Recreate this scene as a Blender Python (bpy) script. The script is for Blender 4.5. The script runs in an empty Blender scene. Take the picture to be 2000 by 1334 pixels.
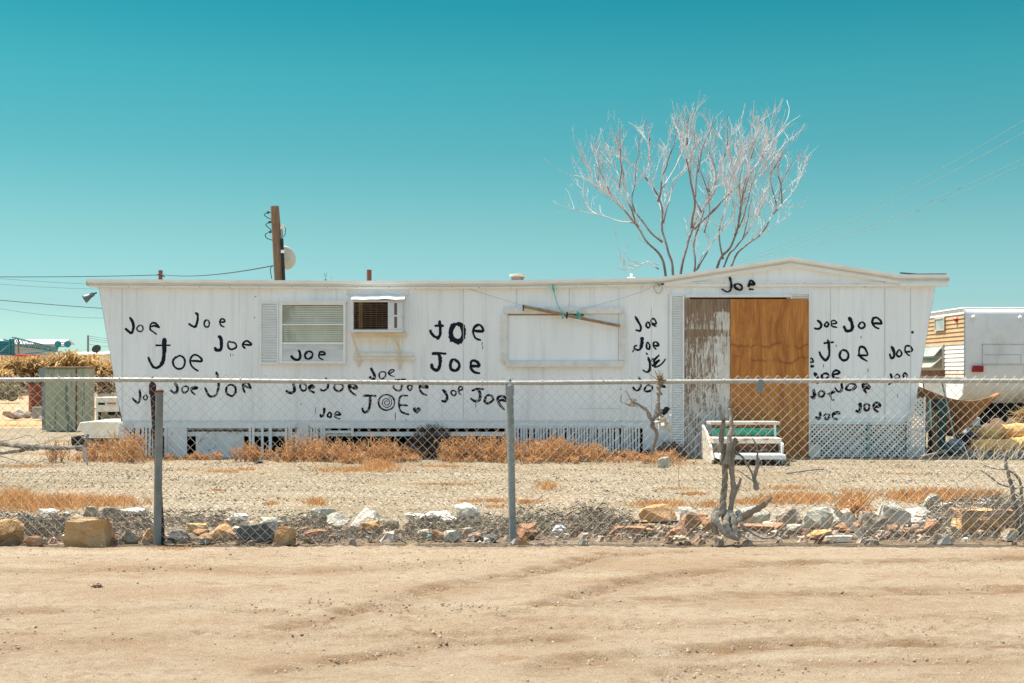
import bpy, bmesh, math, random
import numpy as np
from mathutils import Vector, Matrix, noise
R = math.radians
SC = bpy.context.scene
COL = SC.collection
random.seed(7)

# ------------------------------------------------------------------ camera, sky, sun, exposure
F, CH, HZ = 2500.0, 1.294, 730.0          # focal length in photo pixels, eye height, horizon row
cam = bpy.data.cameras.new('camera')
cam.sensor_width, cam.lens = 36, 45
cam.shift_y = (HZ - 667) / 2000
cam.clip_end = 3000
cam.dof.use_dof = True
cam.dof.focus_distance = 19.3
cam.dof.aperture_fstop = 8.0
camo = bpy.data.objects.new('camera', cam)
camo.location = (0, 0, CH)
camo.rotation_euler = (R(90), 0, 0)
COL.objects.link(camo)
SC.camera = camo

SUN_TO = Vector((-0.40, 0.17, 1.0)).normalized()
world = bpy.data.worlds.new('World')
SC.world = world
world.use_nodes = True
nt = world.node_tree
bg = nt.nodes['Background']
sky = nt.nodes.new('ShaderNodeTexSky')
sky.sky_type = 'NISHITA'
sky.sun_disc = False
sky.sun_elevation = math.asin(SUN_TO.z)
sky.sun_rotation = math.atan2(SUN_TO.x, SUN_TO.y)
sky.dust_density = 1.0
sky.ozone_density = 1.0
tc = nt.nodes.new('ShaderNodeTexCoord')
sep = nt.nodes.new('ShaderNodeSeparateXYZ')
nt.links.new(tc.outputs['Generated'], sep.inputs[0])
tint = nt.nodes.new('ShaderNodeValToRGB')   # the teal cast of this desert sky, by elevation
SKY_TINT = [(0.0, (0.314, 0.482, 0.526)), (0.012, (0.291, 0.47, 0.526)), (0.052, (0.196, 0.305, 0.333)), (0.111, (0.154, 0.28, 0.249)), (0.17, (0.09, 0.26, 0.22)), (0.226, (0.055, 0.26, 0.211)), (0.28, (0.022, 0.23, 0.192)), (0.35, (0.22, 0.42, 0.33)), (0.46, (0.9, 0.87, 0.72)), (1.0, (1.0, 0.94, 0.8))]
cr = tint.color_ramp
while len(cr.elements) < len(SKY_TINT):
    cr.elements.new(0.5)
for e, (p, c) in zip(cr.elements, SKY_TINT):
    e.position = p
    e.color = (*c, 1)
nt.links.new(sep.outputs[2], tint.inputs[0])
mul = nt.nodes.new('ShaderNodeMix')
mul.data_type = 'RGBA'
mul.blend_type = 'MULTIPLY'
mul.inputs[0].default_value = 1
nt.links.new(sky.outputs[0], mul.inputs[6])
nt.links.new(tint.outputs[0], mul.inputs[7])
nt.links.new(mul.outputs[2], bg.inputs[0])
bg.inputs[1].default_value = 0.15

sl = bpy.data.lights.new('sun', 'SUN')
sl.energy = 3.2
sl.angle = R(0.53)
sl.color = (1.0, 0.94, 0.85)
so = bpy.data.objects.new('sun', sl)
so.rotation_euler = (-SUN_TO).to_track_quat('-Z', 'Y').to_euler()
so.location = (0, 0, 30)
COL.objects.link(so)
vs = SC.view_settings
vs.view_transform = 'Standard'
vs.look = 'None'
vs.gamma = 1
vs.exposure = 1.47
SC.cycles.use_denoising = True
SC.cycles.denoising_input_passes = 'RGB_ALBEDO_NORMAL'
SC.cycles.denoising_prefilter = 'NONE'
SC.cycles.max_bounces = 8
SC.cycles.transparent_max_bounces = 12

# ------------------------------------------------------------------ helpers
def P(px, py, Y):
    return Vector(((px - 1000) * Y / F, Y, CH - (py - HZ) * Y / F))
def G(px, py):
    Y = F * CH / (py - HZ)
    return Vector(((px - 1000) * Y / F, Y, 0))
def gy(py):
    return F * CH / (py - HZ)
YW = 19.84                                 # front wall of the mobile home
def W(px, py, d=0.0):
    v = P(px, py, YW)
    v.y -= d
    return v

class MB:
    def __init__(s):
        s.v, s.f = [], []
    def add(s, vs, fs):
        o = len(s.v)
        s.v += [Vector(a) for a in vs]
        s.f += [tuple(i + o for i in f) for f in fs]
        return s
    def box(s, x0, x1, y0, y1, z0, z1, M=None):
        vs = [Vector(p) for p in ((x0, y0, z0), (x1, y0, z0), (x1, y1, z0), (x0, y1, z0), (x0, y0, z1), (x1, y0, z1), (x1, y1, z1), (x0, y1, z1))]
        if M is not None:
            vs = [M @ p for p in vs]
        return s.add(vs, [(0, 3, 2, 1), (4, 5, 6, 7), (0, 1, 5, 4), (1, 2, 6, 5), (2, 3, 7, 6), (3, 0, 4, 7)])
    def wb(s, x0, y0, x1, y1, d0, d1):     # a board on the front wall, photo pixels, depth out of the wall
        a, b = W(x0, y1), W(x1, y0)
        return s.box(a.x, b.x, YW - d1, YW - d0, a.z, b.z)
    def pb(s, x0, y0, x1, y1, Y0, Y1):     # a box whose front is measured at depth Y0
        a, b = P(x0, y1, Y0), P(x1, y0, Y0)
        return s.box(a.x, b.x, Y0, Y1, a.z, b.z)
    def prism(s, poly, y0, y1):            # polygon [(x,z)] counter clockwise seen from -Y
        n = len(poly)
        vs = [(x, y0, z) for x, z in poly] + [(x, y1, z) for x, z in poly]
        fs = [tuple(range(n)), tuple(range(2 * n - 1, n - 1, -1))]
        fs += [(i, i + n, (i + 1) % n + n, (i + 1) % n) for i in range(n)]
        return s.add(vs, fs)
    def bar(s, a, b, w, h, up=(0, 0, 1)):
        a, b = Vector(a), Vector(b)
        d = (b - a).normalized()
        u = Vector(up)
        sd = d.cross(u)
        if sd.length < 1e-4:
            sd = d.cross(Vector((0, 1, 0)))
        sd.normalize()
        u = sd.cross(d).normalized()
        vs = []
        for p in (a, b):
            for i, j in ((-1, -1), (1, -1), (1, 1), (-1, 1)):
                vs.append(p + sd * (i * w / 2) + u * (j * h / 2))
        return s.add(vs, [(0, 1, 2, 3), (7, 6, 5, 4), (0, 4, 5, 1), (1, 5, 6, 2), (2, 6, 7, 3), (3, 7, 4, 0)])
    def tube(s, pts, r, n=6, cap=True):
        pts = [Vector(p) for p in pts]
        if not isinstance(r, (list, tuple)):
            r = [r] * len(pts)
        o = len(s.v)
        ref = None
        for i, p in enumerate(pts):
            d = (pts[min(i + 1, len(pts) - 1)] - pts[max(i - 1, 0)]).normalized()
            if ref is None:
                ref = d.orthogonal().normalized()
            ref = ref - d * ref.dot(d)
            if ref.length < 1e-4:
                ref = d.orthogonal()
            ref.normalize()
            b = d.cross(ref)
            for k in range(n):
                t = 2 * math.pi * k / n
                s.v.append(p + (ref * math.cos(t) + b * math.sin(t)) * r[i])
        for i in range(len(pts) - 1):
            for k in range(n):
                a, c = o + i * n + k, o + i * n + (k + 1) % n
                s.f.append((a, c, c + n, a + n))
        if cap:
            s.f.append(tuple(o + k for k in range(n - 1, -1, -1)))
            s.f.append(tuple(o + (len(pts) - 1) * n + k for k in range(n)))
        return s
    def lathe(s, prof, c, n=20, M=None):   # prof [(r,z)] around z through c
        o = len(s.v)
        c = Vector(c)
        for r, z in prof:
            for k in range(n):
                t = 2 * math.pi * k / n
                p = Vector((r * math.cos(t), r * math.sin(t), z))
                s.v.append(c + (M @ p if M is not None else p))
        for i in range(len(prof) - 1):
            for k in range(n):
                a, b = o + i * n + k, o + i * n + (k + 1) % n
                s.f.append((a, b, b + n, a + n))
        s.f.append(tuple(o + k for k in range(n - 1, -1, -1)))
        s.f.append(tuple(o + (len(prof) - 1) * n + k for k in range(n)))
        return s
    def build(s, name, m, parent=None, smooth=False, bevel=0.0, loc=None):
        me = bpy.data.meshes.new(name)
        if parent is not None:
            base = parent['_b'] if '_b' in parent else (0, 0, 0)
            base = Vector(base)
        elif loc is not None:
            base = Vector(loc)
        else:
            xs, ys, zs = [p.x for p in s.v], [p.y for p in s.v], [p.z for p in s.v]
            base = Vector(((min(xs) + max(xs)) / 2, (min(ys) + max(ys)) / 2, min(zs)))
        me.from_pydata([tuple(p - base) for p in s.v], [], s.f)
        me.validate()
        me.update()
        me.materials.append(m)
        if smooth:
            me.polygons.foreach_set('use_smooth', [True] * len(me.polygons))
        o = bpy.data.objects.new(name, me)
        COL.objects.link(o)
        if parent is not None:
            o.parent = parent
        else:
            o.location = base
        o['_b'] = tuple(base)
        if bevel:
            b = o.modifiers.new('bevel', 'BEVEL')
            b.width = bevel
            b.segments = 2
            b.limit_method = 'ANGLE'
        return o

def thing(name, label, cat, loc, group=None):
    o = bpy.data.objects.new(name, None)
    o.empty_display_size = 0.2
    o.location = loc
    o['_b'] = tuple(loc)
    o['label'], o['category'] = label, cat
    if group:
        o['group'] = group
    COL.objects.link(o)
    return o
def tag(o, label, cat, group=None, kind=None):
    if label: o['label'] = label
    if cat: o['category'] = cat
    if group: o['group'] = group
    if kind: o['kind'] = kind
    return o
def catmull(pts, k=6, closed=False):
    pts = [Vector(p) for p in pts]
    out = []
    n = len(pts)
    for i in range(n - 1):
        p0 = pts[i - 1] if i > 0 else (pts[-2] if closed else pts[0] * 2 - pts[1])
        p1, p2 = pts[i], pts[i + 1]
        p3 = pts[i + 2] if i + 2 < n else (pts[1] if closed else pts[-1] * 2 - pts[-2])
        for j in range(k):
            t = j / k
            out.append(0.5 * (2 * p1 + (p2 - p0) * t + (2 * p0 - 5 * p1 + 4 * p2 - p3) * t * t + (3 * p1 - p0 - 3 * p2 + p3) * t ** 3))
    out.append(pts[-1])
    return out

# ------------------------------------------------------------------ materials
MATS = {}
def mat(name, c1, c2=None, scale=4.0, rough=0.7, bump=0.0, bscale=None, stretch=(1, 1, 1), island=None, metal=0.0, stain=None, spec=0.3, contrast=(0.35, 0.65), detail=6.0, world_co=False):
    """two-tone noise paint / dirt / wood; stain=(colour, scale, threshold, stretch); island=(dark, light) value range per mesh island"""
    if name in MATS:
        return MATS[name]
    m = bpy.data.materials.new(name)
    m.use_nodes = True
    t = m.node_tree
    N, L = t.nodes, t.links
    b = N['Principled BSDF']
    b.inputs['Roughness'].default_value = rough
    b.inputs['Metallic'].default_value = metal
    b.inputs['Specular IOR Level'].default_value = spec
    co = N.new('ShaderNodeTexCoord')
    src = co.outputs['Object']
    if world_co:
        g = N.new('ShaderNodeNewGeometry')
        src = g.outputs['Position']
    def nz(sc, st, det=detail, rg=0.6):
        mp = N.new('ShaderNodeMapping')
        mp.inputs['Scale'].default_value = st
        L.new(src, mp.inputs[0])
        n = N.new('ShaderNodeTexNoise')
        n.inputs['Scale'].default_value = sc
        n.inputs['Detail'].default_value = det
        n.inputs['Roughness'].default_value = rg
        L.new(mp.outputs[0], n.inputs['Vector'])
        return n
    def ramp(s, p0, p1, a=(0, 0, 0), c=(1, 1, 1)):
        r = N.new('ShaderNodeValToRGB')
        r.color_ramp.elements[0].position, r.color_ramp.elements[1].position = p0, p1
        r.color_ramp.elements[0].color, r.color_ramp.elements[1].color = (*a, 1), (*c, 1)
        L.new(s, r.inputs[0])
        return r
    def mix(f, a, c, mode='MIX'):
        x = N.new('ShaderNodeMix')
        x.data_type = 'RGBA'
        x.blend_type = mode
        for s, i in ((f, 0), (a, 6), (c, 7)):
            if isinstance(s, (float, int)):
                x.inputs[i].default_value = s
            elif isinstance(s, tuple):
                x.inputs[i].default_value = (*s, 1)
            else:
                L.new(s, x.inputs[i])
        return x.outputs[2]
    n1 = nz(scale, stretch)
    col = ramp(n1.outputs[0], contrast[0], contrast[1], c1, c2 or c1).outputs[0]
    for st in (stain or []):
        sc_, ss, th, sst = st[:4]
        mx_ = st[4] if len(st) > 4 else 1.0
        n2 = nz(ss, sst, 8.0, 0.65)
        col = mix(ramp(n2.outputs[0], th, th + (0.08 if mx_ == 1 else 0.14), (0, 0, 0), (mx_,) * 3).outputs[0], col, sc_)
    if island:
        g = N.new('ShaderNodeNewGeometry')
        r = ramp(g.outputs['Random Per Island'], 0, 1, (island[0],) * 3, (island[1],) * 3)
        col = mix(1.0, col, r.outputs[0], 'MULTIPLY')
    L.new(col, b.inputs['Base Color'])
    if bump:
        nb = nz(bscale or scale * 4, stretch, 8.0)
        bp = N.new('ShaderNodeBump')
        bp.inputs['Strength'].default_value = bump
        bp.inputs['Distance'].default_value = 0.02
        L.new(nb.outputs[0], bp.inputs['Height'])
        L.new(bp.outputs[0], b.inputs['Normal'])
    MATS[name] = m
    m['_'] = 1
    return m

white = mat('white_paint', (0.83, 0.83, 0.825), (0.88, 0.88, 0.875), 1.6, 0.55, 0.05, 30, (1, 1, 0.25), stain=[((0.62, 0.60, 0.57), 2.6, 0.52, (2.6, 1, 0.16), .4), ((0.68, 0.70, 0.70), 0.9, 0.50, (1, 1, 0.5), .3), ((0.60, 0.48, 0.35), 4, 0.61, (3.0, 1, 0.16), .45), ((0.45, 0.40, 0.34), 24, 0.67, (1, 1, 1), .5)])
trimw = mat('trim_paint', (0.78, 0.77, 0.74), (0.84, 0.83, 0.81), 6, 0.5, 0.05, 40, stain=[((0.58, 0.50, 0.42), 5, 0.70, (0.5, 1, 2))])
roofw = mat('roof_paint', (0.76, 0.75, 0.72), (0.85, 0.84, 0.82), 3, 0.6, 0.05, stain=[((0.5, 0.42, 0.34), 3, 0.70, (1, 1, 3))])
bluew = mat('blue_white_paint_or_shade', (0.64, 0.70, 0.70), (0.77, 0.79, 0.78), 4, 0.5, 0.03, stain=[((0.78, 0.76, 0.73), 3, 0.55, (0.6, 1, 1))])
weath = mat('weathered_white_board', (0.66, 0.63, 0.58), (0.78, 0.76, 0.72), 9, 0.75, 0.2, 60, stain=[((0.45, 0.41, 0.36), 26, 0.64, (1, 1, 1))])
skirtw = mat('dirty_skirting_paint', (0.66, 0.65, 0.62), (0.78, 0.77, 0.74), 4, 0.7, 0.1, 40, stain=[((0.36, 0.27, 0.2), 5, 0.60, (1, 1, 0.7)), ((0.30, 0.22, 0.16), 18, 0.68, (1, 1, 1))])
latt = mat('lattice_plastic', (0.66, 0.63, 0.58), (0.76, 0.73, 0.69), 5, 0.6, 0.03)
cream = mat('cream_paint', (0.70, 0.635, 0.50), (0.80, 0.755, 0.65), 5, 0.6, 0.05, stain=[((0.45, 0.33, 0.2), 6, 0.68, (1, 1, 1))])
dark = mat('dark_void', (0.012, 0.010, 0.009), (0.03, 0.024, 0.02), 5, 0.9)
blackm = mat('black_rubber', (0.015, 0.015, 0.017), (0.03, 0.03, 0.03), 8, 0.6)
galv = mat('galvanised_steel', (0.19, 0.215, 0.215), (0.29, 0.315, 0.31), 7, 0.5, 0.05, 60, metal=0.25, stain=[((0.28, 0.30, 0.29), 6, 0.62, (1, 1, 0.5))])
railm = mat('rail_steel', (0.30, 0.305, 0.285), (0.44, 0.43, 0.395), 8, 0.5, 0.05, 60, metal=0.1, stain=[((0.36, 0.36, 0.33), 5, 0.6, (1, 1, 1)), ((0.30, 0.10, 0.05), 1.1, 0.74, (1, 1, 1))])
wirem = mat('chain_link_wire', (0.50, 0.465, 0.40), (0.64, 0.60, 0.52), 5, 0.5, metal=0.1, spec=0.4)
rustp = mat('dark_rusty_post', (0.035, 0.016, 0.016), (0.085, 0.04, 0.034), 9, 0.8, 0.2, 50)
oldwood = mat('weathered_brown_wood', (0.14, 0.075, 0.04), (0.27, 0.17, 0.10), 9, 0.85, 0.4, 40, (2.2, 2.2, 0.18), stain=[((0.36, 0.26, 0.18), 8, 0.62, (3, 3, 0.25))])
greywood = mat('grey_driftwood', (0.155, 0.125, 0.10), (0.33, 0.285, 0.235), 12, 0.9, 0.5, 40, (1, 1, 0.5), stain=[((0.10, 0.08, 0.07), 16, 0.62, (1.5, 1.5, 0.5))])
polem = mat('brown_pole_wood', (0.26, 0.17, 0.09), (0.36, 0.25, 0.15), 12, 0.7, 0.1, 50)
rust = mat('rust', (0.14, 0.035, 0.018), (0.25, 0.075, 0.035), 7, 0.85, 0.2, stain=[((0.06, 0.02, 0.015), 5, 0.6, (1, 1, 1))])
cabm = mat('cabinet_green_paint', (0.29, 0.305, 0.205), (0.38, 0.385, 0.26), 2, 0.6, 0.05, stain=[((0.14, 0.16, 0.12), 3.2, 0.53, (4, 4, 0.3)), ((0.45, 0.25, 0.11), 4, 0.66, (1.2, 1, 0.5))])
teal = mat('teal_paint', (0.02, 0.17, 0.20), (0.04, 0.24, 0.27), 6, 0.5)
tealrope = mat('teal_rope', (0.05, 0.42, 0.40), (0.10, 0.55, 0.50), 20, 0.7)
red = mat('red_paint', (0.42, 0.03, 0.02), (0.58, 0.06, 0.035), 3, 0.5)
siding = mat('tan_siding', (0.42, 0.265, 0.135), (0.51, 0.345, 0.19), 3, 0.55, stain=[((0.40, 0.23, 0.12), 2.5, 0.68, (0.3, 0.3, 3))])
caravanw = mat('caravan_white_aluminium', (0.64, 0.635, 0.62), (0.78, 0.77, 0.75), 1.4, 0.45, 0.02, stain=[((0.46, 0.39, 0.30), 1.5, 0.50, (1.4, 1, 0.6), .5), ((0.52, 0.37, 0.25), 1.1, 0.58, (1, 1, .7), .5), ((0.40, 0.36, 0.31), 3, 0.60, (3, 1, .2), .5)])
brownsheet = mat('brown_bent_sheet', (0.38, 0.16, 0.05), (0.48, 0.23, 0.085), 2.5, 0.6, 0.05)
dgreen = mat('dark_green_paint', (0.018, 0.055, 0.045), (0.035, 0.085, 0.07), 5, 0.5, stain=[((0.15, 0.17, 0.15), 12, 0.7, (1, 1, 0.5))])
strawm = mat('straw_fibre', (0.62, 0.33, 0.10), (0.78, 0.46, 0.17), 14, 0.9, 0.7, 40, (0.5, 2, 2), stain=[((0.30, 0.16, 0.06), 6, 0.62, (0.6, 2, 2))])
weedm = mat('dry_orange_weed', (0.54, 0.25, 0.085), (0.68, 0.37, 0.15), 4, 0.9, island=(0.4, 1.2), world_co=True, stain=[((0.52, 0.40, 0.26), 5, 0.55, (1, 1, 1), .7), ((0.30, 0.15, 0.07), 3, 0.56, (1, 1, 1), .7)])
mattm = mat('dry_grass_straw', (0.52, 0.245, 0.08), (0.66, 0.36, 0.14), 4, 0.9, island=(0.6, 1.15), world_co=True)
brushm = mat('grey_dead_brush', (0.24, 0.185, 0.13), (0.42, 0.35, 0.255), 6, 0.95, island=(0.3, 1.35), world_co=True)
palmdry = mat('dry_palm_leaf', (0.48, 0.31, 0.12), (0.66, 0.47, 0.22), 1.2, 0.85, island=(0.5, 1.25), world_co=True)
barkm = mat('pale_bark', (0.15, 0.115, 0.11), (0.27, 0.21, 0.185), 6, 0.85, 0.2, 30, stain=[((0.13, 0.085, 0.08), 3, 0.58, (1, 1, 1)), ((0.42, 0.25, 0.10), 2.2, 0.64, (1, 1, 1))])  # orange patches put sunlit spots into the bark colour
twigm = mat('pale_twig', (0.38, 0.35, 0.345), (0.64, 0.61, 0.59), 3, 0.8)
insul = mat('cable_dark', (0.02, 0.03, 0.035), (0.03, 0.045, 0.05), 4, 0.6)
cableg = mat('cable_grey_blue', (0.13, 0.24, 0.27), (0.15, 0.26, 0.29), 4, 0.7)
dishm = mat('dish_cream', (0.55, 0.52, 0.45), (0.66, 0.63, 0.55), 4, 0.5)
redlens = mat('red_lens', (0.28, 0.008, 0.015), (0.34, 0.012, 0.02), 3, 0.25)
greenpaint = mat('peeling_green_board', (0.02, 0.30, 0.19), (0.05, 0.38, 0.26), 7, 0.6, 0.1, stain=[((0.40, 0.33, 0.25), 4, 0.52, (0.6, 1, 1.5)), ((0.13, 0.09, 0.06), 9, 0.64, (0.6, 1, 1))])
stepw = mat('peeling_step_paint', (0.50, 0.43, 0.34), (0.64, 0.57, 0.47), 8, 0.7, 0.25, 50, stain=[((0.26, 0.18, 0.12), 8, 0.56, (1, 1, 1.5)), ((0.20, 0.14, 0.09), 24, 0.64, (1, 1, 1))])
steplight = mat('fresh_white_board', (0.78, 0.77, 0.75), (0.84, 0.83, 0.82), 5, 0.6)
stepunder = mat('red_brown_bare_wood', (0.17, 0.075, 0.04), (0.27, 0.13, 0.075), 8, 0.8, 0.1)

def leafy(m_):   # thin dry leaves let some light through
    t = m_.node_tree
    b = t.nodes['Principled BSDF']
    tr = t.nodes.new('ShaderNodeBsdfTranslucent')
    t.links.new(b.inputs['Base Color'].links[0].from_socket, tr.inputs[0])
    mx = t.nodes.new('ShaderNodeMixShader')
    mx.inputs[0].default_value = 0.3
    t.links.new(b.outputs[0], mx.inputs[1])
    t.links.new(tr.outputs[0], mx.inputs[2])
    t.links.new(mx.outputs[0], t.nodes['Material Output'].inputs[0])
for m_ in (weedm, mattm, palmdry):
    leafy(m_)

def custom(name):
    m = bpy.data.materials.new(name)
    m.use_nodes = True
    return m, m.node_tree.nodes, m.node_tree.links
def nnode(N, L, src, scale, st=(1, 1, 1), det=6, rg=0.6, dist=0.0):
    mp = N.new('ShaderNodeMapping')
    mp.inputs['Scale'].default_value = st
    L.new(src, mp.inputs[0])
    n = N.new('ShaderNodeTexNoise')
    n.inputs['Scale'].default_value = scale
    n.inputs['Detail'].default_value = det
    n.inputs['Roughness'].default_value = rg
    n.inputs['Distortion'].default_value = dist
    L.new(mp.outputs[0], n.inputs['Vector'])
    return n.outputs[0]
def rnode(N, L, s, stops):
    r = N.new('ShaderNodeValToRGB')
    e = r.color_ramp.elements
    while len(e) < len(stops):
        e.new(0.5)
    for k, (p, c) in zip(e, stops):
        k.position = p
        k.color = (*(c if isinstance(c, tuple) else (c, c, c)), 1)
    L.new(s, r.inputs[0])
    return r.outputs[0]
def mixn(N, L, f, a, c, mode='MIX'):
    x = N.new('ShaderNodeMix')
    x.data_type = 'RGBA'
    x.blend_type = mode
    for s, i in ((f, 0), (a, 6), (c, 7)):
        if isinstance(s, (float, int)): x.inputs[i].default_value = s
        elif isinstance(s, tuple): x.inputs[i].default_value = (*s, 1)
        else: L.new(s, x.inputs[i])
    return x.outputs[2]
def mathn(N, L, op, a, b=None):
    x = N.new('ShaderNodeMath')
    x.operation = op
    for s, i in ((a, 0), (b, 1)):
        if s is None: continue
        if isinstance(s, (float, int)): x.inputs[i].default_value = s
        else: L.new(s, x.inputs[i])
    return x.outputs[0]

# black brush paint: dry-brushed, the wall shows through where the brush ran out
paint, N, L = custom('black_brush_paint')
b = N['Principled BSDF']
b.inputs['Base Color'].default_value = (0.012, 0.013, 0.026, 1)
b.inputs['Roughness'].default_value = 0.6
b.inputs['Specular IOR Level'].default_value = 0.12
co = N.new('ShaderNodeTexCoord').outputs['Object']
n = nnode(N, L, co, 11, (1.6, 1, 1), 8, 0.7)
a = rnode(N, L, n, [(0.25, 0.0), (0.29, 1.0)])
L.new(a, b.inputs['Alpha'])

# peeling door board: white paint flaking off brown wood
peel, N, L = custom('peeling_paint_on_brown_wood')
b = N['Principled BSDF']
b.inputs['Roughness'].default_value = 0.8
co = N.new('ShaderNodeTexCoord').outputs['Object']
sx = N.new('ShaderNodeSeparateXYZ')
L.new(co, sx.inputs[0])
n = nnode(N, L, co, 13, (4.2, 1, 0.5), 10, 0.76)
nb = nnode(N, L, co, 1.6, (1.2, 1, 1), 3)
zr = rnode(N, L, mathn(N, L, 'DIVIDE', sx.outputs[2], 2.6), [(0.0, 0.0), (0.30, 0.02), (0.62, 0.05), (0.715, 0.06), (0.725, 0.14), (0.755, 0.14), (0.765, 0.03), (0.86, 0.06), (0.875, 0.20), (1.0, 0.22)])
xl = mathn(N, L, 'MULTIPLY', mathn(N, L, 'SUBTRACT', 3.02, sx.outputs[0]), 0.20)   # more worn at the left edge
wn = mathn(N, L, 'ADD', mathn(N, L, 'ADD', mathn(N, L, 'ADD', n, zr), xl), mathn(N, L, 'MULTIPLY', nb, 0.35))
wear = rnode(N, L, wn, [(0.70, 0.0), (0.74, 1.0)])
wood = rnode(N, L, nnode(N, L, co, 14, (4, 1, 0.3), 6), [(0.3, (0.15, 0.085, 0.05)), (0.7, (0.34, 0.235, 0.155))])
L.new(mixn(N, L, wear, rnode(N, L, nnode(N, L, co, 7, (1, 1, 1), 5), [(0.3, (0.56, 0.50, 0.44)), (0.65, (0.72, 0.68, 0.62))]), wood), b.inputs['Base Color'])
bp = N.new('ShaderNodeBump')
bp.inputs['Strength'].default_value = 0.4
bp.inputs['Distance'].default_value = 0.01
bp.invert = True
L.new(wear, bp.inputs['Height'])
L.new(bp.outputs[0], b.inputs['Normal'])

# plywood with grain and water marks
ply, N, L = custom('stained_orange_plywood')
b = N['Principled BSDF']
b.inputs['Roughness'].default_value = 0.6
co = N.new('ShaderNodeTexCoord').outputs['Object']
sx = N.new('ShaderNodeSeparateXYZ')
L.new(co, sx.inputs[0])
col = rnode(N, L, nnode(N, L, co, 3.2, (1.3, 1, 0.35), 8, 0.66, 1.5), [(0.3, (0.32, 0.095, 0.014)), (0.48, (0.49, 0.175, 0.029)), (0.70, (0.64, 0.28, 0.06))])
gr = rnode(N, L, nnode(N, L, co, 30, (2.6, 1, 0.10), 4), [(0.35, 0.72), (0.65, 1.06)])
col = mixn(N, L, 1.0, col, gr, 'MULTIPLY')
for zc, amp, sc_, dk in ((1.72, 0.34, 1.5, 0.45), (1.52, 0.5, 1.1, 0.55), (0.55, 0.5, 1.2, 0.55)):
    w_ = mathn(N, L, 'MULTIPLY', mathn(N, L, 'SUBTRACT', nnode(N, L, co, sc_ * 2, (1.4, 1, 0.2), 5, 0.65), 0.5), amp)
    d = mathn(N, L, 'ABSOLUTE', mathn(N, L, 'SUBTRACT', mathn(N, L, 'ADD', sx.outputs[2], w_), zc))
    f = rnode(N, L, d, [(0.0, 0.7), (0.016, 0.30), (0.03, 0.0)])
    pat = rnode(N, L, nnode(N, L, co, 1.7 + zc, (1, 1, 0.5), 2), [(0.42, 0.0), (0.52, 1.0)])
    col = mixn(N, L, mathn(N, L, 'MULTIPLY', f, pat), col, (0.16, 0.045, 0.008))
sp = rnode(N, L, nnode(N, L, co, 9, (1, 1, 1), 3), [(0.745, 0.0), (0.77, 0.75)])
col = mixn(N, L, sp, col, (0.55, 0.40, 0.25))
L.new(col, b.inputs['Base Color'])

# window glass: clear with a sky reflection, dusty
glass, N, L = custom('dusty_window_glass')
out = N['Material Output']
N.remove(N['Principled BSDF'])
tr = N.new('ShaderNodeBsdfTransparent')
tr.inputs[0].default_value = (0.93, 0.94, 0.90, 1)
gl = N.new('ShaderNodeBsdfGlossy')
gl.inputs['Roughness'].default_value = 0.06
mx = N.new('ShaderNodeMixShader')
mx.inputs[0].default_value = 0.06
L.new(tr.outputs[0], mx.inputs[1])
L.new(gl.outputs[0], mx.inputs[2])
df = N.new('ShaderNodeBsdfDiffuse')
df.inputs[0].default_value = (0.45, 0.43, 0.33, 1)
m2 = N.new('ShaderNodeMixShader')
m2.inputs[0].default_value = 0.06
L.new(mx.outputs[0], m2.inputs[1])
L.new(df.outputs[0], m2.inputs[2])
L.new(m2.outputs[0], out.inputs[0])

# ground materials (world position, so the sheets join up)
def dirt(name, layers, base, bump=0.5, bsc=18, bdist=0.03):
    m, N, L = custom(name)
    b = N['Principled BSDF']
    b.inputs['Roughness'].default_value = 0.95
    b.inputs['Specular IOR Level'].default_value = 0.15
    pos = N.new('ShaderNodeNewGeometry').outputs['Position']
    c = rnode(N, L, nnode(N, L, pos, base[2], base[3], 8, 0.65), [(0.3, base[0]), (0.7, base[1])])
    for (cl, sc_, st, p0, p1, mx_) in layers:
        f = rnode(N, L, nnode(N, L, pos, sc_, st, 7, 0.65), [(p0, 0.0), (p1, mx_)])
        c = mixn(N, L, f, c, cl)
    return m, N, L, b, pos, c
roadm, N, L, b, pos, c = dirt('sandy_road_dirt', [((0.326, 0.209, 0.116), 1.1, (0.55, 1.5, 1), 0.47, 0.60, 0.6), ((0.510, 0.419, 0.296), 0.9, (0.4, 1.5, 1), 0.52, 0.66, 0.6), ((0.299, 0.184, 0.100), 9, (0.7, 1.4, 1), 0.55, 0.63, 0.6), ((0.343, 0.239, 0.148), 26, (0.8, 1.3, 1), 0.53, 0.60, 0.55), ((0.546, 0.470, 0.360), 80, (1, 1, 1), 0.58, 0.64, 0.7), ((0.194, 0.133, 0.080), 64, (1, 1, 1), 0.62, 0.66, 0.65), ((0.211, 0.141, 0.084), 30, (0.7, 1.4, 1), 0.64, 0.68, 0.6)], ((0.387, 0.291, 0.188), (0.458, 0.359, 0.244), 2.2, (0.5, 1.5, 1)))
at = N.new('ShaderNodeAttribute')
at.attribute_name = 'soil_or_shade'          # soil turned up along the ruts is browner
f = mathn(N, L, 'MULTIPLY', at.outputs['Fac'], rnode(N, L, nnode(N, L, pos, 5, (0.5, 1.5, 1), 6, 0.7), [(0.40, 0.15), (0.58, 1.0)]))
c = mixn(N, L, mathn(N, L, 'MULTIPLY', f, 0.95), c, (0.25, 0.155, 0.08))
L.new(c, b.inputs['Base Color'])
h = mathn(N, L, 'ADD', nnode(N, L, pos, 9, (0.6, 1.3, 1), 12, 0.75), mathn(N, L, 'MULTIPLY', nnode(N, L, pos, 90, (1, 1, 1), 6, 0.75), 0.8))
bp = N.new('ShaderNodeBump')
bp.inputs['Strength'].default_value = 0.8
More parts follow.
